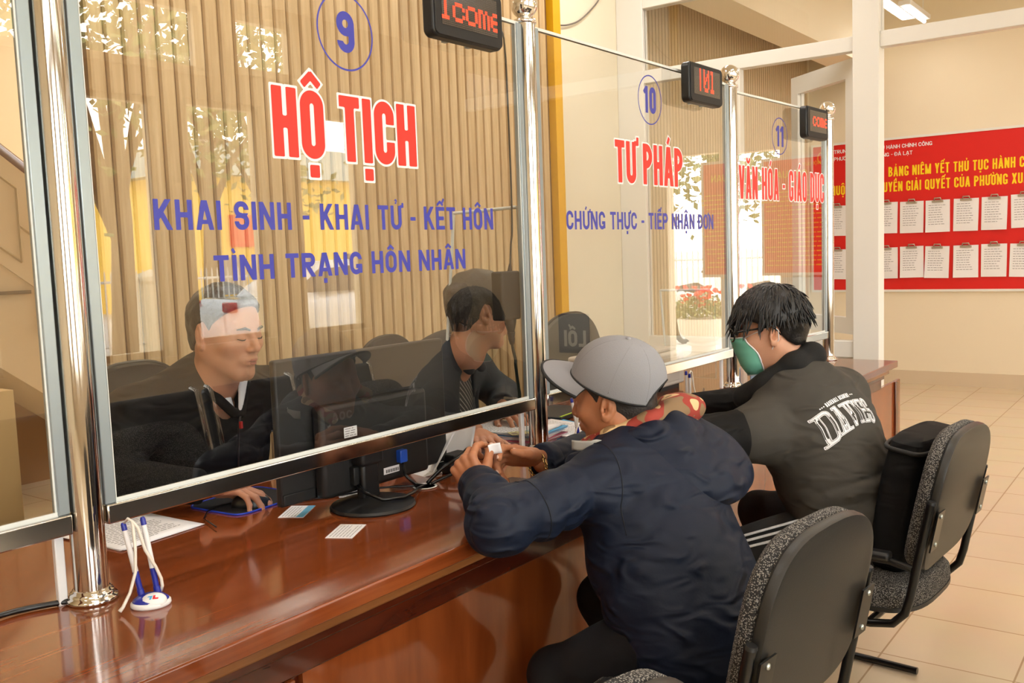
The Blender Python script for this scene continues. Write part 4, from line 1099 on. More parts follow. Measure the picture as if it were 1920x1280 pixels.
    # cap
    CG = mat('grey_cap_cloth', rgb(146, 146, 151), .8, bump=.12, bscale=420); CK = mat('black_cap_edge', rgb(22, 22, 24), .7)
    ta = math.radians(27); cr_, sr_ = math.cos(.08), math.sin(.08); Rc = R @ np.array([[1, 0, 0], [0, cr_, sr_], [0, -sr_, cr_]]) @ np.array([[math.cos(ta), 0, -math.sin(ta)], [0, 1, 0], [math.sin(ta), 0, math.cos(ta)]]); oc = to_world([(-.016, 0, .036)], c, R)[0]
    W = lambda p: Vector(to_world([p], oc, Rc)[0])
    rx, ry, hz = .119, .094, .126
    def rim0(th):
        a = abs(((th + PI) % (2 * PI)) - PI); e = max(0, 1 - ((PI - a) / .62) ** 2)
        return .055 * math.sqrt(e) / hz
    def dome(th, s):
        r = (1 - s ** 2.3) ** (1 / 2.15) if s < 1 else 0
        fr = 1 + .05 * max(0, math.cos(th)) * s
        return (rx * r * math.cos(th) * fr - .012 * s * s, ry * r * math.sin(th), hz * s - .004)
    t = MB().grid(lambda u, v: W(dome(2 * PI * u, rim0(2 * PI * u) + (1 - rim0(2 * PI * u)) * math.sin(v * PI / 2))), 96, 26, wrap=True).build('cap', CG, o, smooth=True, solid=.004)
    k = t
    mb = MB()
    for th in (.62, -.62, 1.62, -1.62, 2.45, -2.45):
        mb.tube([W(tuple(np.array(dome(th, s)) * 1.012)) for s in np.linspace(.1, .985, 20)], .0011, 5)
    b = mb.build('seam', mat('cap_seam', rgb(138, 138, 142), .9), k, smooth=True)
    mb = MB(); mb.lathe([(.008, 0), (.007, .004), (0, .006)], M=Matrix(np.vstack([np.column_stack([Rc, W(dome(0, .995))]), [0, 0, 0, 1]]).tolist()), n=14); mb.build('top_button', CG, k, smooth=True)
    mb = MB(); mb.tube([W(tuple(np.array(dome(th, rim0(th) + .02)) * 1.01 - np.array([0, 0, .001]))) for th in np.linspace(0, 2 * PI, 97)[:-1]], .0030, 8, closed=True); mb.build('rim_band', CK, k, smooth=True)
    def brim(u, v, dz=0.0):
        th = (u - .5) * 2 * 1.12; L = .082 * max(0.02, math.cos(th * 1.32)) ** .62
        x0, y0, z0 = dome(th, .01); q = v * L
        return W((x0 + q * .98, y0 + q * math.sin(th) * .28, z0 - .012 * v * v - 2.4 * y0 * y0 * v + dz))
    MB().grid(lambda u, v: brim(u, v), 40, 12).build('brim', CG, k, smooth=True)
    MB().grid(lambda u, v: brim(u, v, -.0045), 40, 12).build('brim_underside', CK, k, smooth=True)
    MB().tube([brim(u, 1.0, -.002) for u in np.linspace(.0, 1, 50)], .0042, 8).build('brim_edge', CK, k, smooth=True)
    mb = MB()
    for q in range(3): mb.grid(lambda u, v: brim(.16 + q * .055 + v * .022, .18 + u * .75, .0012), 10, 2)
    mb.build('brim_stripe', CK, k, smooth=True)
    # mask pulled under the chin
    mb = MB(); mb.grid(lambda u, v: Vector((1.863 - .028 * u + .03 * max(0, u - .6), 1.133 + .036 * u + .10 * max(0, u - .6), .921 + .024 * v + .003 * math.sin(u * 5))), 10, 5)
    mb.build('chin_mask', mat('grey_mask_cloth', rgb(176, 174, 170), .8), o, smooth=True, solid=.003)
    # gold chain bracelet on the far wrist
    G = mat('gold', (.83, .58, .24, 1), .2, 1.0); mb = MB(); ax = Vector(wrR - elR).normalized(); u = ax.cross(Vector((0, 0, 1))).normalized(); w = ax.cross(u); cc = Vector(wrR) + ax * .016
    n = 16
    for i in range(n):
        a = 2 * PI * i / n; rad = .0345; ctr = cc + (u * math.cos(a) * .9 + w * math.sin(a)) * rad + ax * (.004 * math.sin(a * 2)); tg = (w * math.cos(a) - u * math.sin(a)); ra = (u * math.cos(a) + w * math.sin(a)); sd = ax if i % 2 else ra
        mb.tube([ctr + (tg * math.cos(b) * .0085 + sd * math.sin(b) * .0045) for b in np.linspace(0, 2 * PI, 11)[:-1]], .0017, 6, closed=True)
    mb.build('bracelet', G, o, smooth=True, ).__setitem__('label', 'gold link bracelet')
    return o
man_in_cap()
# slip of paper in his fingers
mb = MB(); mb.grid(lambda u, v: Vector((1.782 + .026 * u - .008 * v, 1.408 - .019 * u + .006 * math.sin(u * 3), .897 + .027 * v + .004 * u)), 6, 5)
tag(mb.build('paper_slip', PAPER, None, smooth=True, solid=.0006), 'small white paper slip pinched between the fingers of the man in the cap', 'paper')
# ------------------------------------------------ masked man in the DAVIES jacket
def masked_man():
    c = V3(2.842, 1.100, 1.118); R = frame((-.36, .92, -.13)); hk = dict(fat=.006); H = world_head(c, R, 1.0, **hk)
    shL, shR = V3(2.650, 1.065, .832), V3(3.045, .945, .895)
    elL, wrL = V3(2.44, 1.20, .825), V3(2.66, 1.44, .825)
    elR, wrR = V3(3.20, 1.26, .83), V3(3.02, 1.46, .825)
    J = dict(fwd=(0, .85, -.5), trap=.038, tzo=-.045, shL=shL, shR=shR, c0=V3(2.865, 1.01, .925), chest=V3(2.865, .965, .82), belly=V3(2.855, .90, .67), pelvis=V3(2.855, .86, .545), r=(.12, .190, .185, .18), tz=V3(2.868, 1.04, .995), k=.80)
    hips = [V3(2.76, .88, .535), V3(2.96, .88, .535)]; knees = [V3(2.68, 1.23, .41), V3(3.08, 1.24, .46)]; ank = [V3(2.70, 1.15, .09), V3(3.1, 1.18, .09)]
    sk = skin('fair_skin', rgb(214, 160, 130)); nails = MB()
    def head(mb): sdf_mesh(mb, lambda P: smin(H(P), rc(P, c + V3(.005, -.04, -.10), J['tz'] + V3(0, 0, -.05), .055, .062), .03), c - V3(.16, .18, .27), c + V3(.16, .16, .16), .0028)
    def core(mb): sdf_mesh(mb, lambda P: np.minimum(np.minimum(torso_sdf(P, J, -.022), legs_sdf(P, hips, knees, ank, None, -.02)), np.minimum(arm_sdf(P, shL, elL, wrL, (.045, .04, .038, .026)), arm_sdf(P, shR, elR, wrR, (.045, .04, .038, .026)))), (2.3, .5, .0), (3.45, 1.6, 1.1), .012)
    def hands(mb):
        add_hand(mb, V3(2.675, 1.452, .825), (.45, .88, .05), (-.2, .1, .97), -1, [(.1, .25, .2), (.45, .6, .4), (.6, .8, .5), (.7, .9, .5)], ((.8, .45, -.2), (.95, .15, -.1)), nails=nails)
        add_hand(mb, V3(3.01, 1.472, .825), (-.35, .92, .02), (.1, .1, .98), 1, [(.35, .5, .4), (.4, .6, .4), (.5, .7, .4), (.6, .8, .5)], ((.8, .45, -.2), (.95, .15, -.1)), nails=nails)
    o = body_object('person', 'black-haired man in glasses, green face mask and grey jacket lettered DAVIES', [head, core, hands], (2.92, .84, 0), [sk])
    nails.build('fingernails', NAIL, o, smooth=True)
    def body(P):
        d = torso_sdf(P, J, .016)
        st = smin(rc(P, shL, shL + (elL - shL) * .22, .078, .074), rc(P, shR, shR + (elR - shR) * .22, .078, .074), .02)
        d = smin(d, st, .05)
        return (d + folds(P, J['c0'], J['belly'], .006, 22, .6, .6) + folds(P, J['belly'], J['pelvis'], .012, 34, 1.9, .6) + .003 * wob(P, 19, 1.4)).astype(f32)
    jo = MB(); sdf_mesh(jo, body, (2.45, .52, .42), (3.30, 1.32, 1.10), .0062); jb = jo.build('jacket_body', GREYJ, o, smooth=True)
    for nm, sh, el, wr, ph in (('sleeve', shL, elL, wrL, .8), ('sleeve', shR, elR, wrR, 2.2)):
        s0 = sh + (el - sh) * .16
        def sl(P, s0=s0, el=el, wr=wr, ph=ph):
            d = arm_sdf(P, s0, el, wr, (.077, .070, .066, .050)) + folds(P, s0, el, .008, 36, ph) + folds(P, el, wr, .008, 62, ph + 1) + .002 * wob(P, 24, ph)
            n = (wr - el) / np.linalg.norm(wr - el); near = np.linalg.norm(P - wr.astype(f32), axis=1) < .11
            return np.where(near, np.maximum(d, (P - wr.astype(f32)) @ n.astype(f32)), d).astype(f32)
        cloth(nm, sl, *bb([s0, el, wr], .11), .006, BLACKJ, o, label='black sleeve')
    for el, wr in ((elL, wrL), (elR, wrR)):
        n = Vector(wr - el).normalized(); w = Vector(wr)
        MB().tube([w - n * .045, w - n * .04, w - n * .0, w + n * .004, w + n * .002, w - n * .015], [.046, .051, .047, .044, .036, .032], 28, caps=False).build('cuff', RIBK, o, smooth=True)
    def collar(P):
        ring = [V3(2.785, 1.165, .912), V3(2.768, 1.085, .958), V3(2.800, 1.008, 1.018), V3(2.876, .980, 1.042), V3(2.945, 1.030, 1.034), V3(2.955, 1.13, .970)]
        return sunion([rc(P, ring[i], ring[i + 1], .037, .040) for i in range(5)], .02) + .0012 * wob(P, 60, .3)
    cloth('ribbed_collar', collar, (2.70, .90, .88), (3.05, 1.22, 1.10), .004, RIBK, o)
    def hem(P):
        p, b = J['pelvis'] + V3(0, .0, -.015), J['belly']
        n = (b - p) / np.linalg.norm(b - p); return np.maximum(torso_sdf(P, J, .012), np.abs((P - (p + n * -.03).astype(f32)) @ n.astype(f32)) - .030)
    cloth('hem_band', hem, (2.58, .5, .36), (3.15, 1.15, .70), .008, RIBK, o)
    tr = cloth('trousers', lambda P: legs_sdf(P, hips, knees, ank, None), (2.5, .64, .06), (3.30, 1.42, .74), .009, mat('black_trousers', rgb(24, 24, 25), .7, bump=.06, bscale=120), o)
    mb = MB()
    for q in (-.022, 0, .022):
        pts = []
        for s in np.linspace(.02, .95, 24):
            p = hips[0] + (knees[0] - hips[0]) * s; r = .088 + (.066 - .088) * s; a = PI * .86 + q * 12
            pts.append(Vector(p + V3(math.cos(a) * (r + .0035), 0, math.sin(a) * (r + .0035)) + V3(0, math.cos(a) * -.02, 0)))
        mb.tube(pts, .0042, 6)
    mb.build('side_stripe', LWHITE, o, smooth=True)
    shoes(o, ank, (0, 1, 0), SHOE)
    # printed lettering on the back, laid on the cloth
    bv = BVHTree.FromPolygons([Vector(v) for v in jo.v], jo.f)
    n = Vector((-.24, -.84, .48)).normalized(); ux = Vector((.93, -.30, .16)); ux = (ux - n * ux.dot(n)).normalized(); uy = n.cross(ux).normalized()
    O = Vector((2.688, .915, .768))
    def onback(u, v, lift):
        q = O + ux * u + uy * v + n * .4
        h = bv.ray_cast(q, -n)
        if h[0] is None: h = bv.find_nearest(O + ux * u + uy * v + n * .05)
        nn = h[1] if h[1].dot(n) > 0 else -h[1]
        return h[0] + nn * lift
    def arc(v, u, W=.19, hump=.014): return v + hump * math.sin(PI * min(max(u / W, 0), 1))
    def serif(ch, w, h, t):
        g = {'D': [(0, 0), (0, h - t * .8)], 'A': [(0, 0), (w - t * .9, 0)], 'V': [(0, h), (w - t, h)], 'I': [(0, 0), (0, h)], 'E': [], 'S': []}
        return g.get(ch, [])
    W = .20; hts = dict(zip('DAVIES', (.092, .080, .073, .070, .072, .078)))
    x = 0; wd = dict(D=.0430, A=.034, V=.032, I=.0140, E=.026, S=.027)
    layers = ((.0026, .0008, LWHITE), (.0008, .0013, mat('print_grey', rgb(84, 82, 80), .8)), (-.0003, .0018, LWHITE))
    mbs = [MB() for _ in layers]
    for ch in 'DAVIES':
        w, h, t = wd[ch], hts[ch], .0070
        def fn(X, Y, ch=ch, w=w, h=h, t=t):
            tt = t
            if ch == 'I': d = g_box(X, Y, w / 2 - t / 2, 0, w / 2 + t / 2, h); d = np.minimum(d, np.minimum(g_box(X, Y, 0, 0, w, t * .62), g_box(X, Y, 0, h - t * .62, w, h)))
            elif ch == 'A': d = np.minimum(g_base('A', X - .006, Y, w - .012, h, t), np.minimum(g_box(X, Y, -.006, 0, .026, t * .62), np.minimum(g_box(X, Y, w - .026, 0, w + .006, t * .62), g_box(X, Y, w * .22, h - t * .62, w * .62, h))))
            elif ch == 'V': d = np.minimum(g_base('V', X - .006, Y, w - .012, h, t), np.minimum(g_box(X, Y, -.006, h - t * .62, .028, h), g_box(X, Y, w - .028, h - t * .62, w + .006, h)))
            elif ch == 'D':
                d = np.minimum(g_ring(X, Y, 0.004, 0, w, h, t, w * .28), g_box(X, Y, .007, 0, .007 + t, h)); d = np.minimum(d, np.minimum(g_box(X, Y, -.006, 0, .03, t * .62), g_box(X, Y, -.006, h - t * .62, .03, h)))
            elif ch == 'E': d = np.minimum(g_base('E', X, Y, w, h, t * .9), np.minimum(g_box(X, Y, w - t * .5, 0, w, h * .3), g_box(X, Y, w - t * .5, h * .7, w, h)))
            else: d = g_base('S', X, Y, w, h, t)
            return d
        for (off, lift, m), q in zip(layers, mbs):
            V, F = fill_level(fn, -.018, -.016, w + .018, h + .018, .0022, off)
            q.raw([onback(x + p[0], arc(p[1] - h * .5 + .048, x + p[0], W), lift) for p in V], F)
        x += w + .0060
    for (off, lift, m), q in zip(layers, mbs): q.build('printed_name', m, jb)
    mb = MB(); letter_mesh(mb, '*** BASEBALL ACADEMY ***', None, None, None, .135, .0135, 0, t=.0024, gap=.0012, cell=.0009, fx=lambda u, v: onback(u + .030, arc(v + .098, u + .030, W, .012), .0011))
    mb.build('printed_motto', LWHITE, jb)
    # woven side label
    mb = MB(); p0 = Vector((2.735, .70, .585))
    nn = Vector((-.55, -.8, .1)).normalized(); h = bv.ray_cast(p0 + nn * .4, -nn)
    if h[0] is not None:
        q = h[0] + nn * .004; ax = Vector((.62, -.40, -.62)); ax = (ax - nn * ax.dot(nn)).normalized(); ay = nn.cross(ax)
        mb.raw([q + ax * a + ay * b for a, b in ((0, 0), (.058, 0), (.058, .021), (0, .021))], [(0, 1, 2, 3)]); lb = mb.build('side_label', MATTEB, jb, solid=.001)
        m2 = MB(); letter_mesh(m2, 'DAVIES', q + ax * .006 + ay * .006 + nn * .0012, ax, ay, .044, .009, t=.002, gap=.002); m2.build('label_print', LWHITE, lb)
    # hair: solid cap plus combed locks
    hx = [-.065, -.062, -.05, -.028, .026, .028, .0, .012, .035, .030, .03, .03]
    mb = MB(); sdf_mesh(mb, lambda P: smin(smax(hair_sdf(P, .020, HX, [-.052, -.050, -.03, -.005, .032, .032, .015, .03, .045, .050, .052, .06], amp=.003, ns=75, vol=(.0, 0, .004)), P[:, 2] * 0 - 1, .001), 9 + P[:, 0] * 0, .01), (-.15, -.13, -.11), (.14, .13, .165), .003)
    mb.v = [tuple(p) for p in to_world(mb.v, c, R).tolist()]
    Hs = lambda P: np.minimum(hair_sdf(P, .017, HX, [-.08] * 12, amp=.002, ns=75, vol=(0, 0, .004)), head_sdf(P, **hk) - .001)
    rnd = random.Random(5); roots = []
    while len(roots) < 620:
        a, z = rnd.uniform(-PI, PI), rnd.uniform(.02, 1)
        d = np.array([math.cos(a) * math.sqrt(1 - z * z), math.sin(a) * math.sqrt(1 - z * z), z]); p = np.array([-.008, 0, .032]) + d * np.array([.119, .096, .115])
        roots.append(p)
    def flow(p):
        q = p - np.array([-.045, -.01, .13]); rad = np.array([q[0], q[1], 0]); n_ = np.linalg.norm(rad) + 1e-6; rad /= n_
        t = min(1, n_ / .10); return rad * (1.1 - .8 * t) + np.array([.25 if q[0] > 0 else 0, .05, -.25 - 1.1 * t])
    m2 = MB(); hair_strands(m2, Hs, c, R, roots, flow, lambda p: .050 if p[0] > .02 else .042, r=.0030, lift=.004, seed=3, jit=.22)
    mb.raw(m2.v, m2.f); mb.build('hair', HAIRB, o, smooth=True)
    # face mask
    Hf = lambda P: head_sdf(P, **hk)
    G1 = mat('green_mask', rgb(120, 196, 172), .75, bump=.08, bscale=300)
    prof = [(-.002, .122, .50), (-.012, .124, .62), (-.03, .121, .72), (-.045, .118, .78), (-.06, .114, .84), (-.078, .110, .86), (-.095, .104, .84), (-.112, .097, .74), (-.128, .085, .55)]
    def prow(v):
        q = v * (len(prof) - 1); i = min(int(q), len(prof) - 2); f = q - i
        return [prof[i][k] * (1 - f) + prof[i + 1][k] * f for k in range(3)]
    NU, NV = 69, 57; us = np.linspace(0, 1, NU); vs = np.linspace(0, 1, NV); O3 = []; D3 = []
    for u in us:
        for v in vs:
            z, xr, an = prow(v); a = (u - .5) * 2 * an * 1.18; O3.append((0, 0, z)); D3.append((math.cos(a), math.sin(a), 0))
    TAB = surf_radius(Hf, np.array(O3), np.array(D3), .03, .16).reshape(NU, NV)
    def mk(u, v, lift=0.0):
        z, xr, an = prow(v); a = (u - .5) * 2 * an * 1.18
        r = TAB[min(NU - 1, int(round(u * (NU - 1))))][min(NV - 1, int(round(v * (NV - 1))))] + .003
        rm = (xr) * (math.cos(a * 1.05) ** .35 if abs(a) < 1.3 else .5)
        w = max(0, 1 - (abs(a) / (an * 1.18)) ** 3)
        r = max(r, rm * w + r * (1 - w)) + lift + .0016 * math.copysign(abs(math.sin(v * PI * 3.5)) ** 4, 1)
        return Vector(to_world([(math.cos(a) * r, math.sin(a) * r, z)], c, R)[0])
    mko = MB().grid(lambda u, v: mk(u, v), 34, 28).build('face_mask', G1, o, smooth=True, solid=.0016)
    mb = MB()
    for uu in (0, 1): mb.tube([mk(uu, v, .0012) for v in np.linspace(0, 1, 20)], .0026, 6)
    mb.tube([mk(u, 0.01, .0012) for u in np.linspace(0, 1, 30)], .0026, 6); mb.tube([mk(u, .99, .0012) for u in np.linspace(0, 1, 30)], .0018, 6)
    mb.build('mask_edge', LWHITE, mko, smooth=True)
    hw = lambda p: Vector(to_world([p], c, R)[0])
    for sy, uu in ((1, 1), (-1, 0)):
        mb = MB(); a, b = mk(uu, .03), mk(uu, .97)
        mb.tube([a, a.lerp(hw((.008, sy * .083, .020)), .6), hw((-.006, sy * .088, .026)), hw((-.024, sy * .088, .008)), hw((-.022, sy * .086, -.022)), hw((-.002, sy * .082, -.040)), b.lerp(hw((-.002, sy * .082, -.040)), .4), b], .0015, 6)
        mb.build('ear_loop', LWHITE, mko, smooth=True)
    # glasses
    K = mat('black_spectacle_frame', rgb(14, 14, 15), .25)
    gl = MB(); 
    for sy in (1, -1):
        pts = [hw((.119 - .010 * abs(math.cos(a)) * (1 if math.cos(a) * sy > 0 else .2), sy * .036 + .027 * math.cos(a), .008 + .020 * math.sin(a))) for a in np.linspace(0, 2 * PI, 25)[:-1]]
        gl.tube(pts, .0026, 8, closed=True)
        gl.tube([hw((.111, sy * .064, .016)), hw((.095, sy * .076, .018)), hw((.05, sy * .0835, .020)), hw((.0, sy * .0845, .022)), hw((-.018, sy * .085, .012)), hw((-.030, sy * .084, -.008))], [.003, .0032, .0028, .0024, .0024, .002], 8)
    gl.tube([hw((.119, .010, .012)), hw((.122, 0, .015)), hw((.119, -.010, .012))], .0022, 8)
    go = gl.build('glasses', K, o, smooth=True)
    for sy in (1, -1):
        MB().raw([hw((.1185, sy * .036 + .026 * math.cos(a), .008 + .019 * math.sin(a))) for a in np.linspace(0, 2 * PI, 25)[:-1]], [tuple(range(24))]).build('lens', CLEAR, go)
    # brows
    mb = MB()
    for sy in (1, -1): mb.tube([hw((.098, sy * .016, .022)), hw((.095, sy * .032, .027)), hw((.082, sy * .050, .023))], [.003, .0042, .0015], 6)
    mb.build('eyebrows', HAIRB, o, smooth=True)
masked_man()

# ------------------------------------------------ clerks behind the glass
def face_extras(o, hw, gaze=(.02, 0, -.3), brow=HAIRB, lip=LIP):
    mb = MB()
    for sy in (1, -1): mb.tube([hw((.0965, sy * .014, .021)), hw((.0955, sy * .030, .0265)), hw((.083, sy * .049, .0225))], [.003, .0042, .0015], 6)
    mb.build('eyebrows', brow, o, smooth=True)
    mb = MB()
    for sy in (1, -1):   # lash line of the lowered lid
        mb.tube([hw((.0875, sy * .0185, -.004)), hw((.0920, sy * .027, -.0050)), hw((.0915, sy * .036, -.0050)), hw((.0840, sy * .0465, -.0020))], [.0008, .0016, .0017, .0008], 6)
    mb.build('eyelashes', MATTEB, o, smooth=True)
    mb = MB(); mb.tube([hw((.093, -.019, -.0625)), hw((.1005, -.008, -.0590)), hw((.1013, 0, -.0600)), hw((.1005, .008, -.0590)), hw((.093, .019, -.0625))], [.0012, .0034, .0036, .0034, .0012], 8)
    mb.tube([hw((.092, -.017, -.0650)), hw((.0995, -.007, -.0680)), hw((.1005, 0, -.0685)), hw((.0995, .007, -.0680)), hw((.092, .017, -.0650))], [.0012, .0036, .0042, .0036, .0012], 8)
    mb.build('lips', lip, o, smooth=True)
def clerk_at_mouse():
    c = V3(1.632, 2.225, 1.198); R = frame((.16, -.98, -.13)); H = world_head(c, R, 1.06, fat=.004); hw = lambda p: Vector(to_world([p], c, R, 1.06)[0])
    shR, shL = V3(1.415, 2.36, .985), V3(1.86, 2.335, .985); elR, wrR = V3(1.30, 2.27, .84), V3(1.405, 2.06, .824); elL, wrL = V3(1.97, 2.26, .85), V3(1.96, 2.07, .824)
    J = dict(fwd=(0, -1, -.15), shL=shL, shR=shR, c0=V3(1.635, 2.345, 1.00), chest=V3(1.635, 2.37, .86), belly=V3(1.635, 2.42, .68), pelvis=V3(1.635, 2.46, .54), r=(.12, .185, .185, .185), tz=V3(1.632, 2.315, 1.06), k=.72)
    hips = [V3(1.53, 2.46, .55), V3(1.74, 2.46, .55)]; knees = [V3(1.50, 2.38, .56), V3(1.78, 2.38, .56)]; ank = [V3(1.50, 2.40, .09), V3(1.78, 2.40, .09)]
    sk = skin('clerk_skin', rgb(198, 140, 108)); nails = MB()
    def head(mb): sdf_mesh(mb, lambda P: smin(H(P), rc(P, c + V3(-.005, .04, -.11), J['tz'] + V3(0, .0, -.05), .056, .062), .03), c - V3(.17, .17, .27), c + V3(.17, .17, .17), .0028)
    def core(mb): sdf_mesh(mb, lambda P: np.minimum(np.minimum(torso_sdf(P, J, -.02), legs_sdf(P, hips, knees, ank, None, -.02)), np.minimum(arm_sdf(P, shL, elL, wrL, (.045, .04, .038, .026)), arm_sdf(P, shR, elR, wrR, (.045, .04, .038, .026)))), (1.15, 1.9, .02), (2.15, 2.75, 1.14), .012)
    def hands(mb):
        add_hand(mb, V3(1.425, 2.062, .815), (.62, -.78, -.10), (.1, .12, .98), 1, [(.30, .35, .25), (.34, .40, .3), (.42, .5, .3), (.5, .6, .4)], ((.75, .62, -.2), (.95, .25, -.18)), nails=nails)
        add_hand(mb, V3(1.96, 2.055, .812), (-.15, -.93, -.05), (0, .1, .98), -1, [(.4, .5, .3)] * 4, ((.75, .55, -.25), (.95, .2, -.1)), nails=nails)
    o = body_object('person', 'clerk in black zip jacket behind the HỘ TỊCH glass, hand on a mouse', [head, core, hands], (1.635, 2.46, 0), [sk])
    nails.build('fingernails', NAIL, o, smooth=True)
    def jk(P):
        d = smin(torso_sdf(P, J, .014), np.minimum(arm_sdf(P, shL, elL, wrL, (.072, .062, .058, .046)), arm_sdf(P, shR, elR, wrR, (.072, .062, .058, .046))), .04)
        d = d + folds(P, shR, elR, .006, 36, .2) + folds(P, elR, wrR, .006, 62, 1.2) + folds(P, J['chest'], J['pelvis'], .008, 26, 2.3, .5)
        neck = rc(P, c + V3(.01, -.04, -.11), J['tz'] + V3(0, -.06, -.07), .050, .045)
        d = smax(d, -neck, .008)
        for el, wr in ((elL, wrL), (elR, wrR)):
            n = (wr - el) / np.linalg.norm(wr - el); near = np.linalg.norm(P - wr.astype(f32), axis=1) < .11; d = np.where(near, np.maximum(d, (P - wr.astype(f32)) @ n.astype(f32)), d)
        return d.astype(f32)
    j = cloth('jacket', jk, (1.12, 1.93, .42), (2.16, 2.72, 1.15), .0068, BLACKJ, o)
    def col(P):
        ring = [V3(1.628, 2.205, .968), V3(1.575, 2.25, 1.045), V3(1.555, 2.315, 1.075), V3(1.60, 2.38, 1.095), V3(1.67, 2.38, 1.095), V3(1.71, 2.315, 1.075), V3(1.705, 2.25, 1.045), V3(1.648, 2.203, .965)]
        return sunion([rc(P, ring[i], ring[i + 1], .014, .014) for i in range(7)], .012)
    cloth('jacket_collar', col, (1.50, 2.14, .93), (1.77, 2.45, 1.14), .004, BLACKJ, o)
    def sc(P):
        a = rc(P, V3(1.592, 2.270, 1.062), V3(1.634, 2.216, .985), .012, .003); b = fc(P, V3(1.690, 2.238, 1.062), V3(1.642, 2.196, .972), .017, .007, (0, -1, .3), .45)
        return smin(np.minimum(a, b), rc(P, V3(1.63, 2.25, 1.03), V3(1.64, 2.222, .97), .016, .004), .01)
    cloth('shirt_collar', sc, (1.54, 2.15, .9), (1.74, 2.32, 1.12), .0035, LWHITE, o, label='white shirt collar')
    bvj = BVHTree.FromObject(j, bpy.context.evaluated_depsgraph_get()) if False else None
    MB().tube([V3(1.638, 2.192, .960), V3(1.638, 2.201, .93), V3(1.638, 2.212, .86), V3(1.64, 2.222, .78)], .0032, 6).build('zip', mat('dark_zip', rgb(62, 60, 60), .35, .5), j, smooth=True)
    MB().box((1.635, 2.188, .925), (1.642, 2.196, .945)).build('zip_pull', mat('red_zip_pull', rgb(190, 40, 30), .4), j)
    mb = MB(); E = Vector((1.775, 2.205, .905)); g = mat('jacket_emblem', rgb(96, 94, 92), .6)
    for k, (dx, h) in enumerate(((-.016, .010), (-.006, .020), (.006, .016), (.015, .009))): mb.tube([E + Vector((dx * .4, 0, 0)), E + Vector((dx, -.001, h))], [.0030, .0012], 6)
    letter_mesh(mb, 'NOTHIS', E + Vector((-.022, -.004, -.012)), (1, .1, 0), (0, 0, 1), .046, .008, t=.0016, gap=.0015) if False else None
    mb.box((E.x - .022, E.y - .002, E.z - .011), (E.x + .022, E.y, E.z - .006)); mb.build('chest_emblem', g, j)
    cloth('trousers', lambda P: legs_sdf(P, hips, knees, ank, None), (1.36, 2.26, .06), (1.92, 2.62, .72), .012, CHAR, o)
    mb = MB(); sdf_mesh(mb, lambda P: smax(hair_sdf(P, .010, HX, [-.06, -.055, -.04, -.01, .035, .035, .01, .030, .060, .080, .088, .1], amp=.002, ns=130), -(P[:, 2] * 0 + 1), .001), (-.13, -.11, -.08), (.12, .11, .15), .003)
    mb.v = [tuple(p) for p in to_world(mb.v, c, R, 1.06).tolist()]; mb.build('hair', HAIRB, o, smooth=True)
    face_extras(o, hw)
clerk_at_mouse()
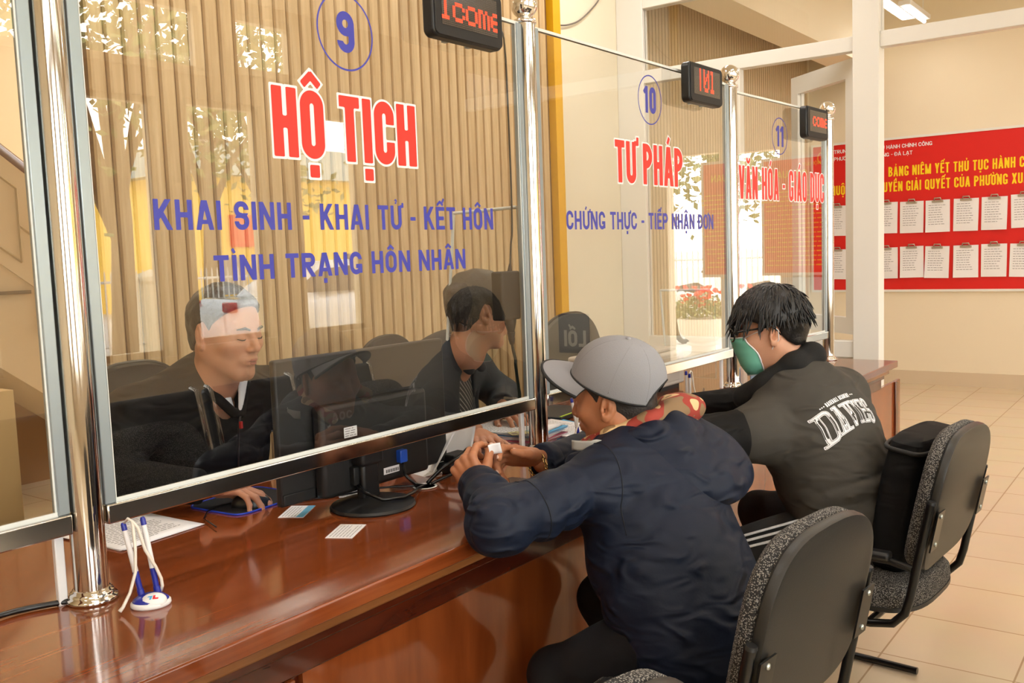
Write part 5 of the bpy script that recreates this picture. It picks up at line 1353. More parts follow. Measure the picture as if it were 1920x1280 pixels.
def clerk_turned_away():
    c = V3(2.515, 2.01, 1.196); R = frame((.86, -.50, -.10)); H = world_head(c, R, 1.03, fat=.004); hw = lambda p: Vector(to_world([p], c, R, 1.03)[0])
    shR, shL = V3(2.300, 2.125, .965), V3(2.69, 2.21, .965); elR, wrR = V3(2.215, 2.09, .84), V3(2.335, 1.90, .824); elL, wrL = V3(2.83, 2.16, .85), V3(2.64, 2.02, .848)
    J = dict(fwd=(.20, -.97, -.1), shL=shL, shR=shR, c0=V3(2.47, 2.18, .98), chest=V3(2.455, 2.20, .85), belly=V3(2.42, 2.30, .68), pelvis=V3(2.40, 2.40, .54), r=(.12, .185, .19, .185), tz=V3(2.485, 2.11, 1.05), k=.74)
    hips = [V3(2.38, 2.33, .55), V3(2.52, 2.46, .55)]; knees = [V3(2.5, 2.34, .56), V3(2.7, 2.40, .56)]; ank = [V3(2.52, 2.36, .09), V3(2.7, 2.40, .09)]
    sk = skin('clerk_skin_two', rgb(190, 134, 104)); nails = MB()
    def head(mb): sdf_mesh(mb, lambda P: smin(H(P), rc(P, c + V3(-.035, .025, -.10), J['tz'] + V3(0, .0, -.05), .056, .064), .03), c - V3(.17, .17, .27), c + V3(.17, .17, .17), .0030)
    def core(mb): sdf_mesh(mb, lambda P: np.minimum(np.minimum(torso_sdf(P, J, -.02), legs_sdf(P, hips, knees, ank, None, -.02)), np.minimum(arm_sdf(P, shL, elL, wrL, (.045, .04, .038, .026)), arm_sdf(P, shR, elR, wrR, (.045, .04, .038, .026)))), (2.05, 1.85, .02), (3.1, 2.75, 1.14), .012)
    def hands(mb):
        add_hand(mb, V3(2.325, 1.888, .815), (-.55, -.83, -.05), (0, .1, .98), 1, [(.25, .4, .3)] * 4, ((.75, .55, -.25), (.95, .2, -.1)), nails=nails)
        add_hand(mb, V3(2.625, 2.008, .838), (-.45, -.88, -.05), (0, .1, .98), -1, [(.3, .4, .3)] * 4, ((.75, .55, -.25), (.95, .2, -.1)), nails=nails)
    o = body_object('person', 'clerk in open dark jacket and striped shirt, head turned away, behind the post', [head, core, hands], (2.40, 2.40, 0), [sk])
    nails.build('fingernails', NAIL, o, smooth=True)
    n0 = V3(.16, -.985, 0) / np.linalg.norm(V3(.16, -.985, 0))
    def jk(P):
        d = smin(torso_sdf(P, J, .018), np.minimum(arm_sdf(P, shL, elL, wrL, (.074, .064, .060, .048)), arm_sdf(P, shR, elR, wrR, (.074, .064, .060, .048))), .04)
        d = d + folds(P, shR, elR, .007, 36, 1.2) + folds(P, elR, wrR, .007, 62, .2) + folds(P, J['chest'], J['pelvis'], .008, 26, 1.3, .5)
        o_ = (J['tz'] + n0 * .17).astype(f32); q = P - o_; lat = q @ np.array([.985, .16, 0], f32); fz = q @ n0.astype(f32)
        cut = np.maximum(np.abs(lat) - (.045 + .09 * np.clip(-q[:, 2], 0, .5)), -(fz + .17))
        d = smax(d, -cut.astype(f32), .008)
        for el, wr in ((elL, wrL), (elR, wrR)):
            n = (wr - el) / np.linalg.norm(wr - el); near = np.linalg.norm(P - wr.astype(f32), axis=1) < .11; d = np.where(near, np.maximum(d, (P - wr.astype(f32)) @ n.astype(f32)), d)
        return d.astype(f32)
    cloth('jacket', jk, (2.08, 1.85, .42), (3.1, 2.68, 1.14), .007, mat('dark_slate_cloth', rgb(40, 43, 48), .7, var=.15, vscale=9, bump=.08, bscale=140), o)
    sm = bpy.data.materials.new('striped_shirt'); sm.use_nodes = True; N = sm.node_tree.nodes; L = sm.node_tree.links
    tc = N.new('ShaderNodeTexCoord'); wv = N.new('ShaderNodeTexWave'); wv.inputs['Scale'].default_value = 26; wv.inputs['Distortion'].default_value = .8; wv.bands_direction = 'DIAGONAL'
    L.new(tc.outputs['Object'], wv.inputs['Vector']); cr = N.new('ShaderNodeValToRGB'); cr.color_ramp.elements[0].color = rgb(24, 24, 26); cr.color_ramp.elements[1].color = rgb(150, 146, 142); cr.color_ramp.elements[0].position = .72; cr.color_ramp.elements[1].position = .95
    L.new(wv.outputs['Fac'], cr.inputs[0]); L.new(cr.outputs[0], N['Principled BSDF'].inputs['Base Color'])
    cloth('striped_shirt', lambda P: torso_sdf(P, J, .004), (2.15, 1.95, .5), (2.8, 2.65, 1.10), .008, sm, o)
    def col(P):
        b = J['tz']; L_ = V3(.985, .16, 0)
        ring = [b + n0 * .085 - L_ * .035 + V3(0, 0, -.05), b + n0 * .03 - L_ * .078 + V3(0, 0, .005), b - n0 * .05 - L_ * .055 + V3(0, 0, .02), b - n0 * .05 + L_ * .055 + V3(0, 0, .02), b + n0 * .03 + L_ * .078 + V3(0, 0, .005), b + n0 * .085 + L_ * .045 + V3(0, 0, -.05)]
        return sunion([rc(P, ring[i], ring[i + 1], .018, .018) for i in range(5)], .015)
    cloth('jacket_collar', col, (2.3, 1.9, .92), (2.7, 2.32, 1.14), .005, MATS['dark_slate_cloth'], o)
    cloth('trousers', lambda P: legs_sdf(P, hips, knees, ank, None), (2.22, 2.2, .06), (2.86, 2.62, .72), .012, CHAR, o)
    mb = MB(); sdf_mesh(mb, lambda P: smax(hair_sdf(P, .018, HX, [-.072, -.068, -.055, -.025, .022, .022, -.02, .0, .05, .070, .075, .09], amp=.004, ns=85), -(P[:, 2] * 0 + 1), .001), (-.14, -.12, -.1), (.13, .12, .16), .003)
    mb.v = [tuple(p) for p in to_world(mb.v, c, R, 1.03).tolist()]; mb.build('hair', HAIRG, o, smooth=True)
    face_extras(o, hw)
clerk_turned_away()
# ================================================================ things on the counter
ZC = .76
def at2(x, y, rz, z=ZC): return Matrix.Translation((x, y, z)) @ Matrix.Rotation(rz, 4, 'Z')
def text_lines(mb, M, x0, x1, y0, y1, n, rnd, z, h=.0030, pitch=None):
    """rows of printed words as short flat dashes"""
    for i in range(n):
        y = y1 - (y1 - y0) * i / max(1, n - 1); x = x0; end = x1 - rnd.random() * (x1 - x0) * (.5 if i % 5 == 4 else .08)
        while x < end:
            w = rnd.uniform(.006, .02)
            mb.raw([M @ Vector(p) for p in ((x, y, z), (min(x + w, end), y, z), (min(x + w, end), y + h, z), (x, y + h, z))], [(0, 1, 2, 3)]); x += w + .0035
def sheets(name, label, x, y, rz, w=.21, h=.297, thick=.008, n=5, cat='document', text=True, z=ZC, m=PAPER, group=None, rows=18, curl=.0, seed=1):
    M = at2(x, y, rz, z); t = thing(name, label, cat, (x, y, z), group); rnd = random.Random(seed)
    for i in range(n):
        a = thick * i / n; q = M @ Matrix.Rotation(rnd.uniform(-.03, .03), 4, 'Z') @ Matrix.Translation((rnd.uniform(-.004, .004), rnd.uniform(-.004, .004), 0))
        MB().grid(lambda u, v: q @ Vector(((u - .5) * w, (v - .5) * h, a + .0006 + curl * max(0, u - .6) ** 2 * (1 + i / n) + curl * .6 * max(0, .25 - v) ** 2)), 8, 8).build('sheet', m, t, smooth=True, solid=.0006)
    if text:
        mb = MB(); text_lines(mb, q, -w * .4, w * .38, -h * .40, h * .42, rows, rnd, thick * (n - 1) / n + .0013); mb.build('print', INK, t)
    return t
sheets('printed_document', 'stack of printed white sheets lying behind the pen holder by the first post', 1.205, 2.085, math.radians(4), .225, .29, .004, 5, rows=20)
# pen holders
def pen_holder(label, x, y, rz):
    t = thing('pen_holder', label, 'pen holder', (x, y, ZC), 'blue and white pen holders on the counter'); M = at2(x, y, rz)
    S = Matrix.Diagonal((1.0, .86, 1, 1))
    def lat(prof, nm, m, MM=None):
        mb = MB(); mb.lathe(prof, (0, 0, 0), 36); mb.v = [tuple((MM if MM is not None else M @ S) @ Vector(p)) for p in mb.v]; return mb.build(nm, m, t, smooth=True)
    lat([(.034, 0), (.0365, .003), (.036, .008), (.033, .011)], 'base_ring', WHITEPL)
    lat([(.0335, .009), (.032, .013), (.024, .019), (.012, .022), (0, .023)], 'base_top', BLUEPL)
    bd = MB(); bd.lathe([(.021, 0), (.0208, .004), (.017, .009), (.009, .012), (0, .013)], (0, 0, 0), 28)
    Mb = M @ Matrix.Translation((.006, -.013, .011)) @ Matrix.Rotation(.62, 4, 'X') @ Matrix.Diagonal((1.12, .80, 1, 1)); bd.v = [tuple(Mb @ Vector(p)) for p in bd.v]; b = bd.build('badge', WHITEPL, t, smooth=True)
    lg = MB(); lb = mat('logo_sky', rgb(70, 170, 226), .4); lr = mat('logo_red', rgb(214, 34, 44), .4)
    for pts, mi in (([(-.008, .0045), (-.001, .0045), (-.003, -.0055), (-.0062, -.0055), (-.0050, .0015), (-.0088, .0015)], 0), ([(.0005, .0050), (.0040, .0050), (.0030, -.0015), (.0085, -.0015), (.0078, -.0055), (-.0010, -.0055)], 1)):
        lg.raw([Mb @ Vector((a, c, .0134 - (a * a + c * c) * 12)) for a, c in pts], [tuple(range(len(pts)))], mi)
    lg.build('logo', [lb, lr], b)
    def pen(bx, by, tx, ty, L):
        a = M @ Vector((bx, by, .016)); e = M @ Vector((tx, ty, L)); d = (e - a)
        def seg(s0, s1, r0, r1, nm, m): return MB().tube([a + d * s0, a + d * (s0 * .5 + s1 * .5), a + d * s1], [r0, (r0 + r1) / 2, r1], 14).build(nm, m, t, smooth='auto')
        seg(0, .10, .0068, .0062, 'socket', BLUEPL); seg(.08, .34, .0052, .0056, 'grip', BLUEPL); seg(.34, .90, .0056, .0050, 'barrel', WHITEPL)
        MB().tube([a + d * .90, a + d * .97, a + d * 1.0, a + d * 1.005], [.0052, .0050, .0036, .001], 14).build('cap', BLUEPL, t, smooth='auto'); return a, d
    a1, d1 = pen(-.016, .010, -.040, .018, .158); a2, d2 = pen(.012, .014, -.006, .022, .164)
    CORD = mat('milky_cord', rgb(226, 220, 208), .4)
    P = lambda *q: M @ Vector(q)
    MB().tube([a1 + d1 * .98, P(-.030, .010, .167), P(-.022, .004, .162), P(-.020, -.002, .110), P(-.022, -.010, .07), P(-.033, -.018, .035), P(-.046, -.026, .012), P(-.052, -.030, .006)], [.0022, .0028, .003, .003, .003, .003, .0032, .004], 8).build('cord', CORD, t, smooth=True)
    MB().tube([P(-.022, .004, .162), P(-.014, .004, .150), P(-.004, .006, .105), P(.012, .008, .070), P(.020, .012, .045), P(.021, .014, .030), P(.018, .016, .020)], .003, 8).build('cord', CORD, t, smooth=True)
    return t
pen_holder('blue and white twin pen holder standing right of the thick first post', .948, 1.572, math.radians(-36))
pen_holder('twin pen holder half hidden behind the face of the man in the cap', 2.52, 1.60, math.radians(-60))
pen_holder('slim pen holder between the man in the cap and the masked man', 3.235, 1.565, math.radians(40))
# business cards
CARDB = mat('card_blue', rgb(96, 176, 214), .5)
def card(label, x, y, rz, blue):
    M = at2(x, y, rz); t = thing('business_card', label, 'card', (x, y, ZC), 'loose cards on the counter')
    MB().box((-.054, -.032, .0004), (.054, .032, .0011), M).build('card', PAPER, t)
    if blue: MB().box((-.054, -.032, .0011), (.054, -.013, .0013), M).build('blue_band', CARDB, t)
    mb = MB(); text_lines(mb, M, -.047, .045, -.008 if blue else -.025, .023, 5 if blue else 7, random.Random(3), .0014, .0016); mb.build('print', INK, t)
card('white card with a blue band lying left of the round monitor foot', 1.525, 1.835, math.radians(-58) + PI / 2, True)
card('plain white printed card lying in front of the round monitor foot', 1.468, 1.597, math.radians(-62) + PI / 2, False)
card('white card partly hidden behind the round monitor foot', 1.735, 1.83, math.radians(-40), False)
# mouse mat and mouse
t = thing('mouse_mat', 'black mouse mat with a bright blue edge under the hand of the clerk', 'mouse mat', (1.53, 2.04, ZC)); M = at2(1.53, 2.04, math.radians(4))
MB().prism(superform(.235, .205, 40, 7), M, .0026).build('mat', mat('mat_black', rgb(22, 23, 27), .85, bump=.1, bscale=400), t)
mb = MB(); mb.tube([M @ Vector((a * 1.0, b * 1.0, .0022)) for a, b in superform(.235, .205, 64, 7)], .0026, 8, closed=True); mb.build('stitched_edge', mat('mat_blue', rgb(32, 62, 190), .6), t, smooth=True)
t = thing('computer_mouse', 'black computer mouse under the fingers of the clerk', 'mouse', (1.50, 1.985, ZC + .003)); M = at2(1.50, 1.985, math.radians(130), ZC + .003)
mb = MB(); mb.grid(lambda u, v: M @ Vector((.052 * math.cos(2 * PI * u) * math.cos(v * PI / 2) ** .6, .030 * math.sin(2 * PI * u) * math.cos(v * PI / 2) ** .6, .030 * math.sin(v * PI / 2) ** .9)), 32, 10, wrap=True); mb.build('shell', mat('mouse_black', rgb(24, 24, 26), .3), t, smooth=True)
MB().tube([M @ Vector((.028, 0, .022)), M @ Vector((.038, 0, .020))], .004, 10).build('wheel', SEAL, t, smooth=True)
MB().tube([M @ Vector(p) for p in ((.05, 0, .008), (.08, .01, .004), (.10, .05, .003), (.09, .12, .003), (.04, .20, .003))], .0018, 8).build('cable', TUBE, t, smooth=True)
# monitor, back towards the public
t = thing('computer_monitor', 'large black monitor with round foot, its back towards the customers', 'monitor', (1.66, 1.74, ZC)); MB_ = mat('monitor_back', rgb(30, 29, 29), .5, bump=.05, bscale=600)
Mm = Matrix.Translation((1.755, 1.80, .972)) @ Matrix.Rotation(math.radians(-1.5), 4, 'Z')
MB().box((-.303, -.006, -.182), (.303, .016, .182), Mm).build('screen_shell', MB_, t, bevel=.006)
MB().box((-.296, .0165, -.172), (.296, .0175, .176), Mm).build('screen', mat('lit_screen', rgb(30, 34, 44), .15, emit=(rgb(150, 180, 220), .6)), t)
MB().box((-.20, -.045, -.182), (.185, -.005, .055), Mm).build('electronics_bulge', MB_, t, bevel=.012)
MB().box((-.30, -.012, -.178), (-.20, -.005, -.150), Mm).build('lower_ridge', MATTEB, t, bevel=.003)
mb = MB(); letter_mesh(mb, 'AOC', Mm @ Vector((-.165, -.0462, .014)), Mm.to_3x3() @ Vector((1, 0, 0)), (0, 0, 1), .068, .022, t=.0055, gap=.004); mb.build('maker_letters', mat('embossed_black', rgb(70, 68, 66), .35), t)
s_ = MB().box((-.128, -.0470, -.035), (-.084, -.0458, -.008), Mm).build('stock_label', PAPER, t); s_['label'] = 'small white sticker with print'
mb = MB(); text_lines(mb, Mm @ Matrix.Translation((-.106, -.0474, -.021)) @ Matrix.Rotation(PI / 2, 4, 'X'), -.019, .018, -.010, .008, 4, random.Random(2), 0, .0018); mb.build('label_print', INK, s_)
MB().box((.004, -.0470, -.158), (.062, -.0458, -.140), Mm).build('bar_code_label', PAPER, t)
mb = MB()
for i in range(16): mb.box((.012 + i * .003, -.0474, -.155), (.012 + i * .003 + (.0012 if i % 3 else .002), -.047, -.146), Mm)
mb.build('bar_code', MATTEB, t)
MB().box((.055, -.062, -.135), (.082, -.040, -.10), Mm).build('video_plug', mat('plug_blue', rgb(36, 84, 190), .4), t, bevel=.003)
MB().box((-.115, -.062, -.16), (-.088, -.040, -.112), Mm).build('power_plug', MATTEB, t, bevel=.003)
MB().box((1.655, 1.725, .765), (1.715, 1.755, .90)).build('neck', BLACKP, t, bevel=.008)
MB().box((1.645, 1.715, .86), (1.725, 1.765, .92)).build('neck_head', BLACKP, t, bevel=.01)
MB().lathe([(.108, 0), (.110, .004), (.106, .010), (.07, .015), (.03, .017), (0, .017)], (1.66, 1.70, ZC), 48).build('round_foot', BLACKP, t, smooth='auto')
G = Vector((1.875, 1.715, ZC + .004))
MB().tube([Mm @ Vector((.068, -.055, -.135)), Mm @ Vector((.07, -.06, -.17)), Vector((1.82, 1.73, .80)), Vector((1.84, 1.72, .775)), G], .0042, 10).build('video_cable', TUBE, t, smooth=True)
MB().tube([Mm @ Vector((-.10, -.055, -.16)), Vector((1.64, 1.71, .80)), Vector((1.65, 1.655, .785)), Vector((1.70, 1.63, .782)), Vector((1.76, 1.65, .78)), Vector((1.82, 1.69, .772)), G], .0046, 10).build('power_cable', TUBE, t, smooth=True)
# cable grommet and loose cables
t = thing('cable_grommet', 'white-rimmed cable hole in the counter beside the monitor foot', 'cable grommet', tuple(G))
MB().lathe([(.030, 0), (.034, .0015), (.035, .003), (.031, .004), (.028, .002), (.028, -.001)], (G.x, G.y, ZC), 32).build('rim', WHITEPL, t, smooth=True)
MB().lathe([(.028, .0012), (0, .0012)], (G.x, G.y, ZC), 24).build('dark_hole', MATTEB, t)
def cable(label, pts, r=.004, name='cable'): return tag(MB().tube(pts, r, 10).build(name, TUBE, None, smooth=True), label, 'cable', 'loose black cables on the counter')
def spline(pts, n=6):
    pts = [Vector(p) for p in pts]; q = [pts[0]] + pts + [pts[-1]]; out = []
    for i in range(1, len(q) - 2):
        for k in range(n):
            s = k / n; a, b, c, d = q[i - 1], q[i], q[i + 1], q[i + 2]
            out.append(.5 * ((2 * b) + (c - a) * s + (2 * a - 5 * b + 4 * c - d) * s * s + (3 * b - a - 3 * c + d) * s ** 3))
    return out + [pts[-1]]
cable('thick black cable arching from the cable hole towards the hands', spline([(1.885, 1.715, .768), (1.93, 1.70, .80), (1.99, 1.685, .825), (2.05, 1.70, .835), (2.09, 1.74, .80), (2.10, 1.78, .768)]), .0055)
cable('second black cable lying lower beside the cable hole', spline([(1.89, 1.705, .767), (1.95, 1.675, .785), (2.02, 1.66, .79), (2.08, 1.67, .775), (2.16, 1.72, .766)]), .0045)
cable('thin black cable trailing behind the round monitor foot', spline([(1.86, 1.725, .766), (1.78, 1.80, .768), (1.70, 1.84, .765), (1.60, 1.90, .764), (1.54, 1.93, .764)]), .0028)
cable('black cable at the left edge leading to the thick first post', spline([(.865, 1.715, .7665), (.80, 1.745, .767), (.74, 1.75, .768), (.65, 1.735, .767), (.4, 1.75, .766)]), .0055)
cable('black cable on the far counter in front of the grey machine', spline([(3.32, 1.86, .764), (3.38, 1.74, .764), (3.52, 1.70, .764), (3.70, 1.74, .764), (3.80, 1.78, .764)]), .004)
# small black adapter pile by the hands
t = thing('power_brick', 'small black power bricks stacked beside the white stand', 'power adapter', (2.05, 1.80, ZC))
MB().box((2.02, 1.745, ZC), (2.10, 1.80, ZC + .028)).build('brick', MATTEB, t, bevel=.004); MB().box((2.045, 1.75, ZC + .0285), (2.12, 1.80, ZC + .05)).build('brick', MATTEB, t, bevel=.004)
# white stand behind the monitor
t = thing('white_stand', 'white sloping plastic stand between the monitor and the paper pile', 'stand', (2.12, 1.85, ZC))
Mw = Matrix.Translation((2.06, 1.845, ZC)) @ Matrix.Rotation(math.radians(-14), 4, 'Z')
MB().prism([(-.085, 0), (.10, 0), (.10, .008), (-.055, .008)], Mw @ Matrix.Rotation(PI / 2, 4, 'X') @ Matrix.Translation((0, 0, -.075)), .15).build('foot', WHITEPL, t, bevel=.002)
MB().box((-.005, -.075, 0), (.004, .075, .135), Mw @ Matrix.Translation((.075, 0, .004)) @ Matrix.Rotation(math.radians(14), 4, 'Y')).build('back_plate', WHITEPL, t, bevel=.002)
MB().box((-.003, -.07, 0), (.003, .07, .15), Mw @ Matrix.Translation((-.05, 0, .006)) @ Matrix.Rotation(math.radians(38), 4, 'Y')).build('sloping_plate', WHITEPL, t, bevel=.002)
# paper pile in front of the second clerk
FB = mat('folder_blue', rgb(80, 176, 226), .5); FP = mat('folder_pink', rgb(206, 150, 176), .6); FM = mat('folder_maroon', rgb(150, 60, 84), .6)
def folder(label, x, y, rz, z, m, th, w=.22, h=.31): 
    t = thing('folder', label, 'folder', (x, y, z), 'folders in the pile by the second post'); M = at2(x, y, rz, z)
    MB().box((-w / 2, -h / 2, 0), (w / 2, h / 2, .0012), M).build('cover', m, t); MB().box((-w / 2 + .004, -h / 2 + .004, .0014), (w / 2 - .004, h / 2 - .004, th - .0014), M).build('pages', PAPER, t); MB().box((-w / 2, -h / 2, th - .0012), (w / 2, h / 2, th), M).build('cover', m, t); return t
folder('pink folder lowest in the paper pile by the second post', 2.53, 1.90, .15, ZC, FP, .010); folder('maroon folder above the pink one in the paper pile', 2.52, 1.89, .05, ZC + .0103, FM, .008)
folder('pale folder of white pages in the middle of the paper pile', 2.53, 1.90, .22, ZC + .0186, mat('folder_white', rgb(228, 226, 232), .6), .010)
folder('bright blue folder near the top of the paper pile', 2.54, 1.90, .10, ZC + .0289, FB, .006)
sheets('printed_document', 'printed white sheets on top of the blue folder, an identity card on them', 2.53, 1.905, .18, .21, .297, .006, 4, z=ZC + .0352, rows=20, seed=4)
t = thing('identity_card', 'green and yellow identity card lying on the printed sheets', 'card', (2.45, 1.80, ZC + .0425)); M = at2(2.452, 1.80, -.6, ZC + .0425)
MB().box((-.043, -.027, 0), (.043, .027, .0008), M).build('card', mat('card_olive', rgb(196, 190, 130), .4, var=.25, vscale=60), t); MB().box((-.038, -.018, .0008), (-.018, .010, .0010), M).build('portrait', mat('card_photo', rgb(120, 100, 90), .5), t); MB().box((.02, .012, .0008), (.04, .024, .0010), M).build('chip', CARDB, t)
folder('light blue folder lying open right of the second post', 2.74, 1.86, -.35, ZC, FB, .008)
sheets('printed_document', 'white sheets lying on the light blue folder right of the second post', 2.72, 1.83, -.15, .21, .297, .004, 3, z=ZC + .0083, seed=7)
t = thing('desk_tray', 'flat black tray with a lime edge right of the second post', 'tray', (2.98, 2.03, ZC)); M = at2(2.98, 2.03, .1)
MB().box((-.13, -.10, 0), (.13, .10, .018), M).build('tray', MATTEB, t, bevel=.004); MB().box((-.13, -.10, .0185), (.13, -.094, .021), M).build('lime_edge', mat('lime', rgb(170, 196, 50), .5), t)
# wallet
t = thing('wallet', 'folded dark brown leather wallet under the hands of the man in the cap', 'wallet', (1.97, 1.50, ZC)); M = at2(1.97, 1.50, -.25); LE = mat('brown_leather', rgb(70, 38, 24), .45, bump=.2, bscale=200)
MB().box((-.05, -.04, 0), (.05, .04, .010), M).build('lower_flap', LE, t, bevel=.004); MB().box((-.05, -.04, .0), (.05, .04, .010), M @ Matrix.Translation((0, 0, .0115)) @ Matrix.Rotation(-.10, 4, 'X')).build('upper_flap', LE, t, bevel=.004)
# things beyond the second screen
t = thing('grey_printer', 'large light grey office machine behind the TƯ PHÁP screen', 'printer', (3.60, 2.02, ZC)); PG = mat('machine_grey', rgb(196, 190, 182), .5)
MB().box((3.42, 1.90, ZC + .02), (3.86, 2.25, ZC + .17)).build('body', PG, t, bevel=.01); MB().box((3.44, 1.92, ZC), (3.84, 2.23, ZC + .02)).build('plinth', MATTEB, t); MB().box((3.44, 1.895, ZC + .04), (3.80, 1.90, ZC + .15)).build('front_panel', mat('machine_panel', rgb(182, 176, 168), .5), t, bevel=.003)
MB().box((3.46, 1.93, ZC + .17), (3.84, 2.22, ZC + .186)).build('lid', PG, t, bevel=.005)
t = thing('desk_screen', 'small black screen on a flat foot left of the grey machine', 'monitor', (3.22, 1.86, ZC))
MB().box((-.11, -.012, .02), (.11, .012, .20), Matrix.Translation((3.24, 1.88, ZC)) @ Matrix.Rotation(.25, 4, 'Z') @ Matrix.Rotation(-.2, 4, 'X')).build('panel', MATTEB, t, bevel=.006); MB().lathe([(.085, 0), (.085, .008), (.03, .018), (0, .018)], (3.26, 1.86, ZC), 28).build('foot', mat('foot_grey', rgb(90, 90, 92), .4), t, smooth='auto')
t = thing('smartphone', 'black smartphone held flat beside the arm of the masked man', 'phone', (3.17, 1.47, ZC + .02)); M = at2(3.10, 1.60, .5, ZC + .001)
MB().prism(superform(.075, .155, 36, 8), M, .009).build('phone_body', MATTEB, t, bevel=.002); MB().prism(superform(.069, .148, 36, 8), M @ Matrix.Translation((0, 0, .0091)), .0006).build('phone_screen', mat('dark_glass', rgb(8, 9, 8), .06), t)
t = thing('orange_card', 'orange card on the counter in front of the masked man', 'card', (3.42, 1.60, ZC)); M = at2(3.42, 1.585, .4); MB().box((-.075, -.05, 0), (.075, .05, .003), M).build('card', mat('orange_board', rgb(244, 140, 48), .5), t)
t = thing('network_box', 'small pale blue device by the third post', 'device', (4.02, 1.62, ZC)); MB().box((3.98, 1.58, ZC), (4.08, 1.64, ZC + .075)).build('case', mat('device_blue', rgb(170, 196, 226), .4), t, bevel=.006)
mb = MB()
for q in (0, 1): mb.box((4.0 + q * .03, 1.578, ZC + .03), (4.012 + q * .03, 1.58, ZC + .05))
mb.build('port', MATTEB, t)
# white cable ducts beside the posts
for lab, x, y, h in (('white cable duct strip left of the thick first post', .858, 1.722, .145), ('white cable duct strip left of the second post', 2.362, 1.735, .145), ('white cable duct strip left of the third post', 3.868, 1.725, .14)):
    tag(MB().box((x - .009, y - .006, ZC), (x + .009, y + .006, ZC + h)).build('cable_duct', WHITEPL, None, bevel=.002), lab, 'cable duct', 'white cable ducts at the posts')
# power adapter hanging behind the first screen
t = thing('hanging_adapter', 'black power adapter hanging on its cord inside the HỘ TỊCH glass', 'power adapter', (2.350, 1.735, 1.27))
MB().box((2.258, 1.712, 1.188), (2.352, 1.756, 1.338)).build('case', MATTEB, t, bevel=.006)
MB().tube([(2.328, 1.735, 1.335), (2.333, 1.735, 1.36)], [.008, .004], 10).build('strain_relief', TUBE, t, smooth='auto')
MB().tube(spline([(2.333, 1.735, 1.355), (2.340, 1.735, 1.42), (2.350, 1.735, 1.48), (2.352, 1.735, 1.7), (2.345, 1.735, 2.02), (2.30, 1.72, 2.06)]), .003, 8).build('cord', TUBE, t, smooth=True)
MB().tube([(2.323, 1.735, 1.19), (2.323, 1.735, 1.175), (2.324, 1.735, 1.150), (2.325, 1.735, 1.148), (2.325, 1.735, 1.13), (2.326, 1.735, 1.128), (2.328, 1.735, 1.11)], [.020, .018, .011, .013, .010, .011, .007], 14).build('plug', MATTEB, t, smooth='auto')
MB().tube(spline([(2.328, 1.735, 1.112), (2.335, 1.737, 1.09), (2.345, 1.737, 1.06), (2.345, 1.737, 1.04), (2.358, 1.737, .96), (2.36, 1.737, .91)]), .0048, 10).build('mains_cord', mat('dark_green_cord', rgb(24, 40, 32), .5), t, smooth=True)
# clear partitions between the clerks
def divider(label, pts, x0):
    t = thing('desk_divider', label, 'glass screen', (x0, pts[0][0], ZC), 'clear dividers between the desks')
    P = [Vector((x0 + dx, y, z)) for dx, (y, z) in ((0, p) for p in pts)]
    V = P + [p + Vector((.005, 0, 0)) for p in P]; mb = MB(); n = len(P)
    mb.raw(V, [tuple(range(n))], 0).raw(V, [tuple(range(2 * n - 1, n - 1, -1))], 1).raw(V, [(i, i + n, (i + 1) % n + n, (i + 1) % n) for i in range(n)], 2); mb.build('pane', [WINGLASS, CLEAR, GEDGE], t)
    for a, b, nm in ((0, 1, 'edge_trim'), (1, 2, 'edge_trim')):
        d = (P[b] - P[a]); MB().tube([P[a] + Vector((.0025, 0, 0)), P[b] + Vector((.0025, 0, 0))], .0055, 8).build(nm, TRIM, t)
    MB().box((x0 - .02, pts[0][0] - .02, ZC), (x0 + .025, pts[0][0] + .008, ZC + .10)).build('foot_clip', WHITEPL, t, bevel=.002)
    return t
divider('clear divider with pale slanting edge between the two clerks', [(2.118, .80), (2.03, 1.533), (1.768, 1.538), (1.758, .80)], 2.42)
divider('second clear divider beside the grey machine', [(2.0, .80), (2.03, 1.198), (1.76, 1.20), (1.76, .80)], 3.885)
# black bag on the chair
t = thing('black_bag', 'black zipped bag standing on the chair behind the masked man', 'bag', (2.92, .685, .455)); BG = cloth_mat('bag_cloth', rgb(17, 17, 18), .75, .5, 9)
Mg = Matrix.Translation((2.875, .705, .452)) @ Matrix.Rotation(math.radians(-6), 4, 'Z') @ Matrix.Rotation(math.radians(9), 4, 'X')
mb = MB(); P = superform(.36, .125, 48, 4)
lay = [(.90, 0), (1, .02), (1.03, .13), (1.0, .28), (.97, .35), (.93, .375), (.8, .387), (.4, .391)]
n = len(P); V = [Mg @ Vector((x * s, y * s * (1 if z < .3 else .9), z)) for s, z in lay for x, y in P]
mb.raw(V, [(i * n + k, i * n + (k + 1) % n, (i + 1) * n + (k + 1) % n, (i + 1) * n + k) for i in range(len(lay) - 1) for k in range(n)] + [tuple(range(n - 1, -1, -1)), tuple((len(lay) - 1) * n + k for k in range(n))]); mb.build('body', BG, t, smooth='auto')
mb = MB(); mb.tube([Mg @ Vector((x * 1.02, y * .98, .358)) for x, y in P], .007, 8, closed=True); mb.build('piping', MATTEB, t, smooth=True)
MB().tube([Mg @ Vector((.13, -.04, .372)), Mg @ Vector((.155, -.04, .380)), Mg @ Vector((.168, -.035, .372))], [.012, .014, .008], 10).build('zip_end_flap', BG, t, smooth=True)
MB().tube([Mg @ Vector((.135, -.064, .352)), Mg @ Vector((.137, -.070, .33)), Mg @ Vector((.140, -.071, .308))], [.0035, .0045, .0045], 8).build('zip_pull', mat('zip_metal', rgb(70, 70, 72), .3, .8), t, smooth=True)
